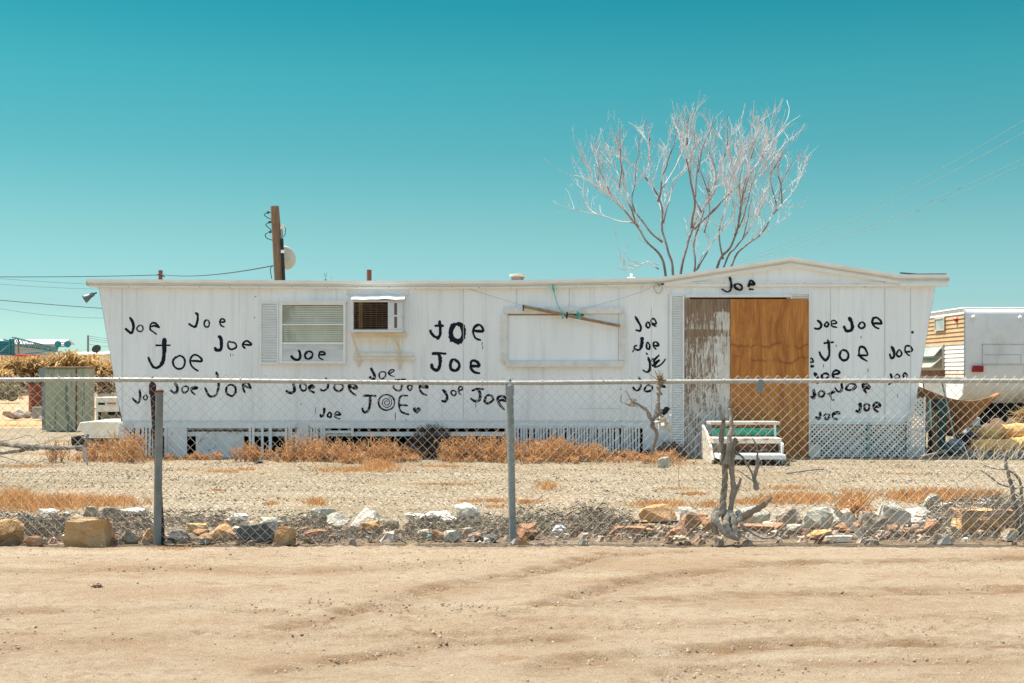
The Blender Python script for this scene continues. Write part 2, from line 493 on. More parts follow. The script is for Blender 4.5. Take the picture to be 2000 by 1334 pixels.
bp.inputs['Distance'].default_value = 0.045
L.new(h, bp.inputs['Height'])
L.new(bp.outputs[0], b.inputs['Normal'])

yardm, N, L, b, pos, c = dirt('gravel_yard', [((0.361, 0.212, 0.094), 0.55, (0.6, 1.3, 1), 0.55, 0.70, 0.5), ((0.246, 0.168, 0.094), 3, (1, 1, 1), 0.60, 0.75, 0.45)], ((0.182, 0.138, 0.081), (0.234, 0.181, 0.110), 1.5, (0.7, 1.2, 1)))
vo = N.new('ShaderNodeTexVoronoi')
vo.inputs['Scale'].default_value = 52
L.new(pos, vo.inputs['Vector'])
hs = N.new('ShaderNodeSeparateXYZ')
L.new(vo.outputs['Color'], hs.inputs[0])
den = rnode(N, L, nnode(N, L, pos, 0.8, (0.6, 1.2, 1), 4), [(0.35, 0.05), (0.62, 0.34)])
fl = mathn(N, L, 'GREATER_THAN', mathn(N, L, 'ADD', hs.outputs[0], den), 1.02)
c = mixn(N, L, mathn(N, L, 'MULTIPLY', fl, 0.65), c, (0.50, 0.45, 0.355))
fd = mathn(N, L, 'GREATER_THAN', mathn(N, L, 'ADD', hs.outputs[1], den), 1.10)
c = mixn(N, L, mathn(N, L, 'MULTIPLY', fd, 0.6), c, (0.20, 0.15, 0.10))
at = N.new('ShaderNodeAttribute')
at.attribute_name = 'soil_or_shade'          # brown soil strip under the fence; its dark tone also paints shadows beneath rocks
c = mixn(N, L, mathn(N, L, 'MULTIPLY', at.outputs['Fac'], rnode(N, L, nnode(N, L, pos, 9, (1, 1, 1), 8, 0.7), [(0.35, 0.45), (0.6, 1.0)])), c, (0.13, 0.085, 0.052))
L.new(c, b.inputs['Base Color'])
bp = N.new('ShaderNodeBump')
bp.inputs['Strength'].default_value = 0.55
bp.inputs['Distance'].default_value = 0.02
L.new(mathn(N, L, 'ADD', hs.outputs[2], nnode(N, L, pos, 12, (1, 1, 1), 8, 0.7)), bp.inputs['Height'])
L.new(bp.outputs[0], b.inputs['Normal'])

groundm, N, L, b, pos, c = dirt('desert_dirt', [((0.52, 0.27, 0.11), 0.16, (0.6, 1, 1), 0.44, 0.58, 0.85), ((0.22, 0.15, 0.09), 0.5, (0.8, 1, 1), 0.62, 0.75, 0.6)], ((0.31, 0.23, 0.145), (0.40, 0.30, 0.195), 0.7, (1, 1, 1)))
L.new(c, b.inputs['Base Color'])
bp = N.new('ShaderNodeBump')
bp.inputs['Strength'].default_value = 0.5
bp.inputs['Distance'].default_value = 0.1
L.new(nnode(N, L, pos, 3, (1, 1, 1), 8, 0.7), bp.inputs['Height'])
L.new(bp.outputs[0], b.inputs['Normal'])

gravelm = mat('gravel_stone', (0.18, 0.143, 0.095), (0.37, 0.315, 0.235), 3, 0.9, island=(0.35, 1.2), world_co=True)
pebblem = mat('road_pebble', (0.30, 0.23, 0.16), (0.54, 0.45, 0.34), 3, 0.9, island=(0.4, 1.3), world_co=True)
# ------------------------------------------------------------------ the setting: ground, yard, road
def nz3(x, y, s, o=0.0):
    return noise.fractal(Vector((x * s + o, y * s * 1.5 + o, o)), 0.9, 2.0, 5)
def sheet(name, xs, ys, hfun, m, label=None):
    nx, ny = len(xs), len(ys)
    X, Y = np.meshgrid(xs, ys)
    Z = hfun(X, Y)
    att = None
    if isinstance(Z, tuple): Z, att = Z
    co = np.stack([X, Y, Z], -1).reshape(-1, 3)
    me = bpy.data.meshes.new(name)
    idx = np.arange(nx * ny).reshape(ny, nx)
    f = np.stack([idx[:-1, :-1], idx[:-1, 1:], idx[1:, 1:], idx[1:, :-1]], -1).reshape(-1, 4)
    me.from_pydata(co.tolist(), [], f.tolist())
    me.polygons.foreach_set('use_smooth', [True] * len(me.polygons))
    me.materials.append(m)
    if att is not None:
        me.attributes.new('soil_or_shade', 'FLOAT', 'POINT').data.foreach_set('value', att.reshape(-1))
    o = bpy.data.objects.new(name, me)
    COL.objects.link(o)
    o['kind'] = 'structure'
    return o
def steps(*seg):
    out = [seg[0][0]]
    for a, b, s in seg:
        n = max(1, round((b - a) / s))
        out += [a + (b - a) * (i + 1) / n for i in range(n)]
    return np.array(out)
vnoise = np.vectorize(nz3)

sheet('desert_ground', steps((-900, -100, 100), (-100, 100, 10), (100, 900, 100)), steps((-60, 0, 10), (0, 120, 8), (120, 1600, 148)), lambda X, Y: X * 0 - 0.05, groundm)
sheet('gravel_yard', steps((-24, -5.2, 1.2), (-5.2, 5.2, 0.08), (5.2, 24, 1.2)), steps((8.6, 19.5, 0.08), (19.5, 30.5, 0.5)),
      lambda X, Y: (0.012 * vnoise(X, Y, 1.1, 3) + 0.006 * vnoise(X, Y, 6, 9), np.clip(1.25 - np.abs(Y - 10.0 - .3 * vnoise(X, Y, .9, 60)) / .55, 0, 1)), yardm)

# tyre ruts and ridges on the road: (photo pixel polyline, half width, depth)
RUTS = [([(1000, 1216), (1075, 1192), (1150, 1172), (1250, 1146), (1400, 1124), (1600, 1112), (2050, 1100)], 0.10, 0.030),
        ([(560, 1240), (640, 1222), (720, 1196), (800, 1178), (900, 1152), (1050, 1128), (1180, 1094)], 0.10, 0.026),
        ([(1000, 1142), (1080, 1128), (1180, 1100), (1340, 1086)], 0.06, 0.018),
        ([(1120, 1196), (1300, 1186), (1500, 1176), (1660, 1172), (2050, 1162)], 0.11, 0.022),
        ([(1080, 1316), (1200, 1302), (1330, 1292), (1500, 1278), (1760, 1272), (2050, 1276)], 0.10, 0.032),
        ([(540, 1326), (700, 1302), (780, 1288), (900, 1272), (1100, 1262)], 0.08, 0.022),
        ([(-50, 1212), (200, 1206), (400, 1200), (620, 1216)], 0.09, 0.014),
        ([(-50, 1130), (300, 1122), (600, 1126), (900, 1104)], 0.10, 0.014),
        ([(1000, 1245), (1300, 1236), (1600, 1226), (2050, 1216)], 0.07, 0.012),
        ([(600, 1190), (800, 1205), (1000, 1200)], 0.08, 0.012),
        ([(-50, 1286), (300, 1262), (700, 1256), (1000, 1250)], 0.09, 0.014),
        ([(1300, 1330), (1600, 1312), (2050, 1304)], 0.08, 0.016)]
def roadh(X, Y):
    Z = 0.010 * vnoise(X, Y, 0.8, 1) + 0.005 * vnoise(X, Y, 3.0, 5) + 0.007 * vnoise(X, Y, 14, 2)
    rough = np.clip(vnoise(X, Y, 0.9, 21) + 0.2, 0, 1)
    Z += rough * 0.024 * vnoise(X, Y, 19, 33)
    A = np.zeros(X.shape)
    for poly, hw, dp in RUTS:
        pts = catmull([G(*p) for p in poly], 5)
        D = np.full(X.shape, 9.0)
        S = np.zeros(X.shape)
        for a, b in zip(pts[:-1], pts[1:]):
            dx, dy = b.x - a.x, b.y - a.y
            l2 = dx * dx + dy * dy + 1e-9
            t = np.clip(((X - a.x) * dx + (Y - a.y) * dy) / l2, 0, 1)
            ex, ey = X - a.x - t * dx, Y - a.y - t * dy
            d = np.hypot(ex, ey)
            sg = np.sign(dx * ey - dy * ex)
            m = d < D
            D = np.where(m, d, D)
            S = np.where(m, sg * d, S)
        A = np.maximum(A, min(1, dp / .024) * np.exp(-(D / (hw * 1.5)) ** 2))
        wob = 0.7 + 0.6 * vnoise(X, Y, 2.2, 40 + hw * 100)
        Z += 0.66 * dp * wob * (0.9 * np.exp(-((S - hw * 1.1) / (hw * 0.45)) ** 2) - 1.0 * np.exp(-(S / (hw * 0.75)) ** 2) + 0.5 * np.exp(-((S + hw * 1.3) / (hw * 0.6)) ** 2))
    edge = np.clip((Y - 8.9) / 0.5, 0, 1)
    Z = Z + 0.035 - edge * 0.015
    return np.where(Y > 9.42, Z - (Y - 9.42) * 1.2, Z), A
sheet('dirt_road', steps((-22, -4.4, 0.8), (-4.4, 4.4, 0.026), (4.4, 22, 0.8)), steps((-4, 4.6, 0.8), (4.6, 9.6, 0.026)), roadh, roadm)

# loose gravel and pebbles, nobody could count them
def pebbles(name, n, reg, smin, smax, m, hz, flat=0.55):
    mb = MB()
    for _ in range(n):
        while True:
            x, y = reg()
            if abs(x) < y * 0.43 + 0.2: break
        s = smin + (smax - smin) * random.random() ** 2.5
        z = hz(x, y)
        k = random.randint(4, 6)
        a0 = random.random() * 6.3
        vs, top = [], []
        for i in range(k):
            t = a0 + 6.283 * i / k
            r = s * random.uniform(0.7, 1.2)
            vs.append((x + r * math.cos(t), y + r * math.sin(t), z - s * 0.3))
            top.append((x + 0.7 * r * math.cos(t + .2), y + 0.7 * r * math.sin(t + .2), z + s * flat * random.uniform(0.6, 1.3)))
        fs = [(i, (i + 1) % k, (i + 1) % k + k, i + k) for i in range(k)] + [tuple(range(k, 2 * k))]
        mb.add(vs + top, fs)
    return tag(mb.build(name, m), None, None, kind='stuff')
def yreg():
    y = random.uniform(9.6, 19.0)
    return random.uniform(-8.6, 8.6), y
pebbles('gravel', 26000, yreg, 0.0035, 0.015, gravelm, lambda x, y: 0.0)
def creg():      # clods thrown up along the ruts
    poly, hw, dp = random.choice(RUTS)
    i = random.randrange(len(poly) - 1)
    a, b = G(*poly[i]), G(*poly[i + 1])
    p = a.lerp(b, random.random())
    return p.x + random.gauss(0, .04), min(9.3, max(4.7, p.y + random.choice((-1, 1)) * hw * 1.1 + random.gauss(0, hw * .6)))
pebbles('dirt_clods', 3000, creg, 0.002, 0.011, mat('clod_soil', (0.36, 0.25, 0.155), (0.48, 0.36, 0.24), 3, 0.95, island=(.6, 1.15), world_co=True), lambda x, y: 0.036, .32)
def rreg():
    return random.uniform(-4.2, 4.2), 4.8 + 4.6 * random.random()
pebbles('road_pebbles', 3600, rreg, 0.0015, 0.0085, pebblem, lambda x, y: 0.036, .36)

# ------------------------------------------------------------------ the mobile home
home = thing('mobile_home', 'long white mobile home with black painted words, gabled right end and boarded door', 'mobile home', (0, YW, 0))
TOP = [(172, 546), (400, 547), (700, 549), (1000, 548.5), (1285, 543), (1542, 503), (1755, 537), (1850, 537)]
def topz(px):
    for (a, b), (c, d) in zip(TOP[:-1], TOP[1:]):
        if a <= px <= c:
            return b + (d - b) * (px - a) / (c - a)
    return TOP[0][1] if px < 172 else 537
# ribbed front wall, ends leaning in towards the floor
mb = MB()
zt = W(0, 557).z
def zb(x):
    px = x * F / YW + 1000
    y = 824
    if px < 237: y = 560 + (px - 193) / 44 * 264
    if px > 1782: y = 560 + (1826 - px) / 44 * 264
    return CH - (min(y, 824) - HZ) * YW / F
x = W(193, 0).x
xe = W(1826, 0).x
prof = []
while x < xe:
    prof += [(x, 0), (x + 0.075, 0), (x + 0.083, 0.0035), (x + 0.092, 0.0035)]
    x += 0.10
vs, fs = [], []
prof = [p for p in prof if p[0] <= xe] + [(xe, 0)]
for i, (px_, d) in enumerate(prof):
    vs += [(px_, YW + d, zb(px_)), (px_, YW + d, zt)]
    if i: fs.append((2 * i - 2, 2 * i, 2 * i + 1, 2 * i - 1))
mb.add(vs, fs)
wall = mb.build('front_wall', white, home)
for name, a, b in (('end_wall', 193, 237), ('end_wall', 1826, 1782)):
    mb = MB()
    p, q = W(a, 560), W(b, 824)
    t = -1 if a < 1000 else 1
    vs = [p, q, q + Vector((0, 3.0, 0)), p + Vector((0, 3.0, 0))]
    vs = [v + Vector((t * 0.004, 0.001, 0)) for v in vs]
    mb.add(vs, [(0, 1, 2, 3)] if t < 0 else [(3, 2, 1, 0)])
    mb.build(name, white, home)
mb = MB()
p, q = W(237, 824), W(1782, 824)
mb.prism([(W(237, 0).x, q.z), (q.x, q.z), (W(1826, 0).x, zt), (W(193, 0).x, zt)], YW + 2.98, YW + 3.02)
mb.build('rear_wall', white, home)
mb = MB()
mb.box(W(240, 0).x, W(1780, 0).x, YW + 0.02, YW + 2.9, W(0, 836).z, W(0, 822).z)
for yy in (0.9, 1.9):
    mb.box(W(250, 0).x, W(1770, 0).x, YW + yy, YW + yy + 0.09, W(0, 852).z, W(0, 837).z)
mb.build('floor_frame', dark, home)  # floor and beams coloured near-black to deepen the dark underneath
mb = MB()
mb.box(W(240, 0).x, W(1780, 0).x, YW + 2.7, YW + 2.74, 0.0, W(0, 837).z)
mb.build('rear_light_block', dark, home)  # unseen dark panel added to keep the space under the floor dark
for px in (238, 1781):
    MB().box(W(px, 0).x - .01, W(px, 0).x + .01, YW + .06, YW + 2.74, -.02, W(0, 825).z).build('end_light_block', skirtw, home)  # added end panels that keep sunlight out from under the floor

# roof: slab behind the front fascia, gable over the right end
mb = MB()
for (a, b), (c, d) in zip(TOP[:-1], TOP[1:]):
    n = max(1, int((c - a) / 40))
    for i in range(n):
        x0, x1 = a + (c - a) * i / n, a + (c - a) * (i + 1) / n
        y0, y1 = topz(x0), topz(x1)
        w0, w1 = W(x0, y0 + random.uniform(-.7, .7)), W(x1, y1)
        f = YW - 0.10
        mb.add([(w0.x, f, w0.z), (w1.x, f, w1.z), (w1.x, YW + 3.15, w1.z), (w0.x, YW + 3.15, w0.z),
                (w0.x, f, w0.z - 0.04), (w1.x, f, w1.z - 0.04), (w1.x, YW + 3.15, w1.z - 0.04), (w0.x, YW + 3.15, w0.z - 0.04)],
               [(0, 1, 2, 3), (7, 6, 5, 4), (4, 5, 1, 0)])
a, b = W(172, 546), W(1850, 537)
mb.add([(a.x, YW - .1, a.z), (a.x, YW + 3.15, a.z), (a.x, YW + 3.15, a.z - .1), (a.x, YW - .1, a.z - .1)], [(0, 1, 2, 3)])
mb.add([(b.x, YW - .1, b.z), (b.x, YW + 3.15, b.z), (b.x, YW + 3.15, b.z - .1), (b.x, YW - .1, b.z - .1)], [(3, 2, 1, 0)])
roof = mb.build('roof', roofw, home)
def strip(x0, x1, o0, o1, d0, d1, base=topz, n=36):      # a moulding that follows the roof edge
    mb = MB()
    xs = sorted(set([x0 + (x1 - x0) * i / n for i in range(n + 1)] + [p[0] for p in TOP if x0 < p[0] < x1]))
    n = len(xs) - 1
    for i in range(n):
        a, c = xs[i], xs[i + 1]
        pts = [W(a, base(a) + o1), W(c, base(c) + o1), W(c, base(c) + o0), W(a, base(a) + o0)]
        q = [Vector((p.x, YW - d1, p.z)) for p in pts] + [Vector((p.x, YW - d0, p.z)) for p in pts]
        fs = [(0, 1, 2, 3), (3, 2, 6, 7), (0, 4, 5, 1)]
        if i == 0: fs.append((0, 3, 7, 4))
        if i == n - 1: fs.append((1, 5, 6, 2))
        mb.add(q, fs)
    return mb
flat = lambda px: topz(px) if px < 1285 else 543 + (px - 1285) * (541 - 543) / 565
strip(174, 1285, 4, 7.5, 0.004, 0.085).build('eave_trim', trimw, roof)
strip(174, 1290, 7.7, 11.5, 0.004, 0.035).build('eave_trim', bluew, roof)  # middle band darker and bluish: a shadow gap put into its colour
strip(176, 1296, 11.8, 15.5, 0.004, 0.05).build('eave_trim', trimw, roof)
strip(1285, 1850, 4, 7.5, 0.004, 0.088, n=44).build('eave_trim', trimw, roof)
strip(1285, 1850, 7.7, 11, 0.004, 0.036, n=44).build('eave_trim', bluew, roof)  # same painted shadow gap, carried along the gable
strip(1285, 1850, 11.2, 18, 0.004, 0.05, n=44).build('eave_trim', trimw, roof)
mb = MB()
mb.wb(1755, 552, 1850, 560, 0.004, 0.07)
mb.build('eave_return', trimw, roof, bevel=0.004)
mb = MB()
g = [W(1296, 556), W(1768, 556), W(1752, 547), W(1542, 514), W(1330, 550)]
mb.prism([(v.x, v.z) for v in g], YW - 0.012, YW + 0.10)
mb.build('gable', white, home)
mb = MB()
mb.wb(1300, 551.5, 1756, 554, 0.013, 0.040)
mb.wb(1300, 554.2, 1756, 560, 0.013, 0.032)
mb.wb(1341, 548, 1343, 558, 0.013, 0.018)
mb.build('gable_trim', trimw, home)
mb = MB()
mb.tube([W(1756, 533.5, 0.05), W(1790, 536.3, 0.06), W(1846, 536, 0.06)], 0.012, 6)
mb.build('roof_flashing', insul, roof)
# roof vent
mb = MB()
c = P(1011, 551, YW + 1.0)
mb.lathe([(0.10, -0.04), (0.10, 0.06), (0.115, 0.062), (0.115, 0.075)], c, 20)
v = mb.build('roof_vent', mat('vent_pipe', (0.13, 0.11, 0.095), (0.22, 0.19, 0.16), 5), roof, smooth=False)
MB().lathe([(0.06, 0.07), (0.125, 0.088), (0.138, 0.10), (0.13, 0.122), (0.05, 0.132), (0.001, 0.133)], c, 24).build('vent_cap', mat('vent_cap', (0.34, 0.29, 0.22), (0.44, 0.39, 0.30), 6), v, smooth=True)
mb = MB()
mb.pb(1226, 541, 1240, 547, YW + 0.6, YW + 0.7)
mb.lathe([(0.02, 0), (0.02, 0.05), (0.001, 0.055)], P(1233, 541, YW + 0.65), 10)
mb.build('roof_vent', roofw, roof)

# panel seams and corner lines
seam = mat('seam_grey', (0.46, 0.44, 0.41), (0.62, 0.60, 0.57), 5, 0.8)
mb = MB()
for px, y0, y1 in ((238.5, 563, 822), (1778, 563, 822), (1622, 563, 822), (1728, 563, 822), (1272, 600, 822), (1009, 563, 600), (1112, 563, 600), (1209, 563, 600), (905, 563, 822), (1305, 575, 822)):
    mb.wb(px - 0.45, y0, px + 0.45, y1, 0.0005, 0.0025)
mb.wb(240, 821.3, 1305, 822.3, 0.0005, 0.003)
mb.wb(1580, 817.5, 1782, 818.3, 0.0005, 0.003)
mb.wb(1128, 797, 1212, 797.8, 0.0005, 0.003)
mb.build('panel_seam', seam, wall)
mb = MB()
mb.wb(240, 824.4, 1337, 836.5, 0.0, 0.012)
mb.wb(1579, 822, 1765, 829, 0.006, 0.018)
mb.build('floor_trim', bluew, home, bevel=0.003)

# screws and holes along the trim
sc0 = MB().lathe([(0.0065, 0), (0.004, 0.005)], (0, 0, 0), 6, Matrix.Rotation(R(90), 3, 'X'))
for k_, px in enumerate(list(range(260, 1280, 62)) + list(range(1310, 1840, 52))):
    c = W(px + random.uniform(-8, 8), topz(px) + 13.6 + random.uniform(-1, 1), 0.051) if px < 1285 else W(px, 553 + random.uniform(-1, 1), 0.041)
    mb = MB()
    mb.add([p + c for p in sc0.v], sc0.f)
    mb.build('screw', rust, roof)
mb = MB()
hole = W(1782, 649, 0.002)
mb.lathe([(0.022, 0), (0.018, 0.002)], hole, 9, Matrix.Rotation(R(90), 3, 'X'))
mb.build('wall_hole', dark, wall)
for px, py in ((1085, 750), (455, 693), (499, 579), (497, 620), (1690, 560), (1283, 804), (1212, 760)):
    MB().lathe([(0.009, 0), (0.007, 0.002)], W(px, py, 0.002), 7, Matrix.Rotation(R(90), 3, 'X')).build('wall_hole', dark, wall)

# louvred shutters
def shutter(x0, y0, x1, y1, pitch):
    mb = MB()
    fw = 3.2
    mb.wb(x0, y0, x0 + fw, y1, 0.0, 0.035)
    mb.wb(x1 - fw, y0, x1, y1, 0.0, 0.035)
    mb.wb(x0 + fw, y0, x1 - fw, y0 + fw, 0.0, 0.033)
    mb.wb(x0 + fw, y1 - fw, x1 - fw, y1, 0.0, 0.033)
    mb.wb(x0 + fw, y0 + fw, x1 - fw, y1 - fw, 0.0, 0.002)
    y = y0 + fw + 1
    while y + pitch < y1 - fw:
        a, b = W(x0 + fw, y + pitch * 0.86), W(x1 - fw, y)
        mb.add([(a.x, YW - 0.031, a.z), (b.x, YW - 0.031, a.z), (b.x, YW - 0.006, b.z), (a.x, YW - 0.006, b.z), (a.x, YW - 0.004, a.z + .002), (b.x, YW - 0.004, a.z + .002)],
               [(0, 1, 2, 3), (0, 4, 5, 1)])
        y += pitch
    return mb.build('shutter', trimw, home)
shutter(508, 590, 545, 711, 5.0)
shutter(1308.5, 575, 1336, 892, 4.8)
mb = MB()
mb.wb(1543, 573.5, 1581, 575.5, 0.0, 0.05)
mb.wb(1543, 575.5, 1546, 584, 0.0, 0.04)
mb.wb(1578.5, 575.5, 1581, 890, 0.0, 0.045)
mb.wb(1546, 576, 1578, 579, 0.0, 0.02)
mb.wb(1546, 580, 1578, 583, 0.0, 0.02)
mb.build('shutter', trimw, home)

# window
win = MB()
win.wb(546, 590, 676, 596, 0.0, 0.055)
win.wb(546, 705.5, 676, 710, 0.0, 0.055)
win.wb(546, 596, 552.5, 705.5, 0.0, 0.05)
win.wb(671, 596, 676, 705.5, 0.0, 0.05)
win.wb(552.5, 632.5, 671, 635.8, 0.0, 0.048)
win.wb(552.5, 668.7, 671, 673, 0.0, 0.048)
win.wb(551, 588.4, 679, 590.4, 0.0, 0.075)
window = win.build('window', trimw, home, bevel=0.004)
mb = MB()
mb.wb(552.5, 596, 671, 673, 0.001, 0.003)
mb.wb(604, 597, 606, 672, 0.004, 0.006)
mb.wb(644, 597, 646, 672, 0.004, 0.006)
bl = mat('window_backing', (0.05, 0.045, 0.03), (0.50, 0.46, 0.34), 1.5, 0.9, stretch=(1.6, 1, 0.5), contrast=(0.42, 0.56))
mb.build('curtain', bl, window)
mb = MB()
for seg in ((597.5, 632), (637, 668.4)):
    y = seg[0]
    while y < seg[1]:
        a, b = W(553.5, y + 3.5), W(670.2, y)
        mb.add([(a.x, YW - 0.026, a.z), (b.x, YW - 0.026, a.z + random.uniform(-.003, .003)), (b.x, YW - 0.018, b.z), (a.x, YW - 0.018, b.z)], [(0, 1, 2, 3)])
        y += 4.3
mb.build('blind', mat('blind_slat', (0.68, 0.62, 0.50), (0.84, 0.79, 0.68), 2.2, 0.5, stain=[((0.20, 0.18, 0.13), 1.1, 0.56, (1.4, 1, .6), .8)]), window)
mb = MB()
for y0_, y1_ in ((596.5, 632.3), (636, 668.5)):
    a, b = W(553, y1_, .037), W(670.6, y0_, .037)
    mb.add([a, (b.x, a.y, a.z), b, (a.x, a.y, b.z)], [(0, 1, 2, 3)])
mb.build('pane', glass, window)
mb = MB()
mb.wb(552.6, 673.2, 670.8, 705.3, 0.002, 0.034)
mb.build('painted_pane', mat('painted_glass', (0.50, 0.54, 0.56), (0.72, 0.72, 0.70), 5, 0.35, 0.05, stretch=(0.7, 1, 2)), window)

# boarded window
mb = MB()
mb.wb(985, 600, 1216, 613, 0.0, 0.05)
mb.wb(988, 704.5, 1218, 717, 0.0, 0.055)
mb.wb(978, 613.3, 992, 706, 0.0, 0.045)
mb.wb(1208, 613.3, 1222, 704, 0.0, 0.045)
bw = mb.build('boarded_window', weath, home, bevel=0.005)
mb = MB()
mb.wb(992.3, 613.3, 1207.7, 704.2, 0.0, 0.012)
mb.build('board', white, bw)
mb = MB()
mb.wb(992.3, 614, 1130, 616, 0.0125, 0.016)
mb.wb(1105, 612.5, 1140, 617.5, 0.013, 0.03)
mb.build('bare_patch', oldwood, bw)

# door: boards screwed over the opening
mb = MB()
mb.wb(1338, 575.5, 1543, 581, 0.0, 0.05)
mb.wb(1340, 578, 1542, 580, 0.05, 0.06)
door = mb.build('door_frame', trimw, home, bevel=0.003)
mb = MB()
mb.wb(1347, 581.4, 1536, 586, 0.0, 0.012)
mb.build('door_gap', dark, door)
mb = MB()
mb.wb(1337, 584, 1425.2, 893, 0.0, 0.035)
o = mb.build('door_board', peel, door, bevel=0.003)
o['label'] = 'brown door board with flaking white paint'
mb = MB()
a, b = W(1425.6, 893), W(1578, 584.5)
mb.prism([(a.x, a.z), (b.x, a.z), (b.x, b.z - 0.01), (b.x - .02, b.z), (a.x, b.z)], YW - 0.052, YW - 0.002)
o = mb.build('door_board', ply, door)
o['label'] = 'orange plywood door board with dark water stains'
for px, py in [(1429, y_) for y_ in range(592, 890, 38)] + [(1575, y_) for y_ in range(596, 890, 42)] + [(1455, 589), (1500, 590), (1545, 589)]:
    MB().lathe([(0.0065, 0), (0.004, 0.003)], W(px + random.uniform(-1, 1), py, .052), 6, Matrix.Rotation(R(90), 3, 'X')).build('nail', rust, o)

# flood lamp under the left eave
mb = MB()
mb.tube([W(191, 572, 0.05), W(188, 573.5, 0.06), W(184, 575, 0.07)], 0.012, 8)
fl_ = mb.build('floodlight', insul, home)
d = (W(168, 586, 0.1) - W(187, 574, 0.07)).normalized()
mb = MB()
mb.lathe([(0.02, 0), (0.032, 0.02), (0.036, 0.07), (0.06, 0.14), (0.068, 0.175), (0.060, 0.172), (0.02, 0.12)], W(187, 574, 0.07), 16, d.to_track_quat('Z', 'Y').to_matrix())
mb.build('lamp_shade', mat('grey_lamp', (0.10, 0.12, 0.14), (0.22, 0.25, 0.27), 8, 0.4), fl_, smooth=True)

# skirting, panel by panel
def lattice(poly, d, w=0.031, s=0.052, th=0.005):
    """two crossed layers of strips clipped to a convex polygon of (x,z)"""
    mb = MB()
    n = len(poly)
    for ang, dd in ((45, d), (-45, d + th + 0.001)):
        t = Vector((math.cos(R(ang)), math.sin(R(ang))))
        nn = Vector((-t.y, t.x))
        ds = [Vector(p).dot(nn) for p in poly]
        k = min(ds) + s / 2
        while k < max(ds):
            lo, hi = [], None
            for i in range(n):
                a, b = Vector(poly[i]), Vector(poly[(i + 1) % n])
                da, db = a.dot(nn) - k, b.dot(nn) - k
                if (da < 0) != (db < 0):
                    q = a + (b - a) * (da / (da - db))
                    lo.append(q.dot(t))
            if len(lo) >= 2:
                a, b = t * min(lo) + nn * k, t * max(lo) + nn * k
                e = nn * w / 2
                pts = [a - e, b - e, b + e, a + e]
                pts = [(min(max(p.x, min(q[0] for q in poly)), max(q[0] for q in poly)), min(max(p.y, min(q[1] for q in poly)), max(q[1] for q in poly))) for p in pts]
                mb.prism(pts, YW - dd - th, YW - dd)
            k += s
    return mb
def wpoly(*pts):
    return [(W(a, b).x, W(a, b).z) for a, b in pts]
skirt = mb = MB()
mb.wb(318, 843.5, 985, 852, -0.05, -0.01)
mb.wb(320, 837, 640, 841, -0.16, -0.12)
mb.build('skirting_rail', skirtw, home)
lattice(wpoly((232, 895), (262, 895), (262, 827), (232, 829)), 0.02).build('lattice_skirting', latt, home)
def pickets(xs, y0, y1, d=0.012, jit=2.0, m=skirtw):
    mb = MB()
    for x0, x1 in xs:
        a, b = W(x0, y1 + random.uniform(-jit, jit)), W(x1, y0 + random.uniform(-jit, jit))
        sh = random.uniform(-0.012, 0.012)
        mb.prism([(a.x, a.z), (b.x, a.z), (b.x + sh, b.z), (a.x + sh, b.z)], YW - d - 0.012, YW - d)
    return mb.build('picket_skirting', m, home)
pickets([(264 + 6.6 * i, 268.4 + 6.6 * i) for i in range(6)], 833, 894)
mb = MB(); mb.wb(322, 832, 327, 893, 0.012, 0.03); mb.wb(327.3, 832, 366, 893, 0.013, 0.02); mb.build('skirting_panel', skirtw, home, bevel=0.003)
mb = MB(); mb.wb(383, 843, 477, 904, 0.0, 0.022); mb.build('skirting_panel', mat('stained_white_panel', (0.58, 0.57, 0.54), (0.74, 0.74, 0.72), 3, 0.7, 0.2, 30, stain=[((0.30, 0.2, 0.13), 4, 0.58, (1, 1, 0.8)), ((0.42, 0.34, 0.27), 9, 0.6, (1, 1, 1))]), home, bevel=0.004)
pickets([(487, 491), (492, 497), (510.5, 515.5), (525.5, 531.5), (557.5, 562), (564, 567), (568.5, 572)], 831, 894, m=bluew)
mb = MB(); mb.wb(577, 824, 604, 880, 0.013, 0.022); mb.build('skirting_panel', skirtw, home, bevel=0.003)
pickets([(606, 610.5), (612.5, 616), (618, 622), (625, 629.5), (632, 636.5)], 832, 893)
mb = MB(); mb.wb(636, 841, 690, 846, 0.0, 0.02); mb.wb(686, 836, 691, 852, 0.02, 0.03); mb.build('skirting_rail', bluew, home)
pickets([(988 + 5.6 * i, 991.9 + 5.6 * i) for i in range(47)], 831, 886, jit=1.2)
mb = MB(); mb.wb(1255, 829, 1336.6, 888, 0.004, 0.016); mb.build('skirting_panel', skirtw, home, bevel=0.003)
lattice(wpoly((1579, 893), (1693, 893), (1693, 826), (1579, 828)), 0.02).build('lattice_skirting', latt, home)
lattice(wpoly((1697, 893), (1768, 893), (1768, 822), (1697, 825)), 0.02).build('lattice_skirting', latt, home)
mb = MB(); mb.wb(1692.5, 824, 1697, 893, 0.022, 0.045); mb.build('skirting_post', mat('teal_faded', (0.16, 0.34, 0.33), (0.30, 0.44, 0.42), 8), home)
mb = MB()
mb.wb(1579, 826, 1768, 828.5, 0.034, 0.04)
mb.build('lattice_edge', bluew, home)
mb = MB(); mb.wb(1581, 868, 1600, 893, 0.034, 0.045); mb.build('skirting_panel', cream, home)

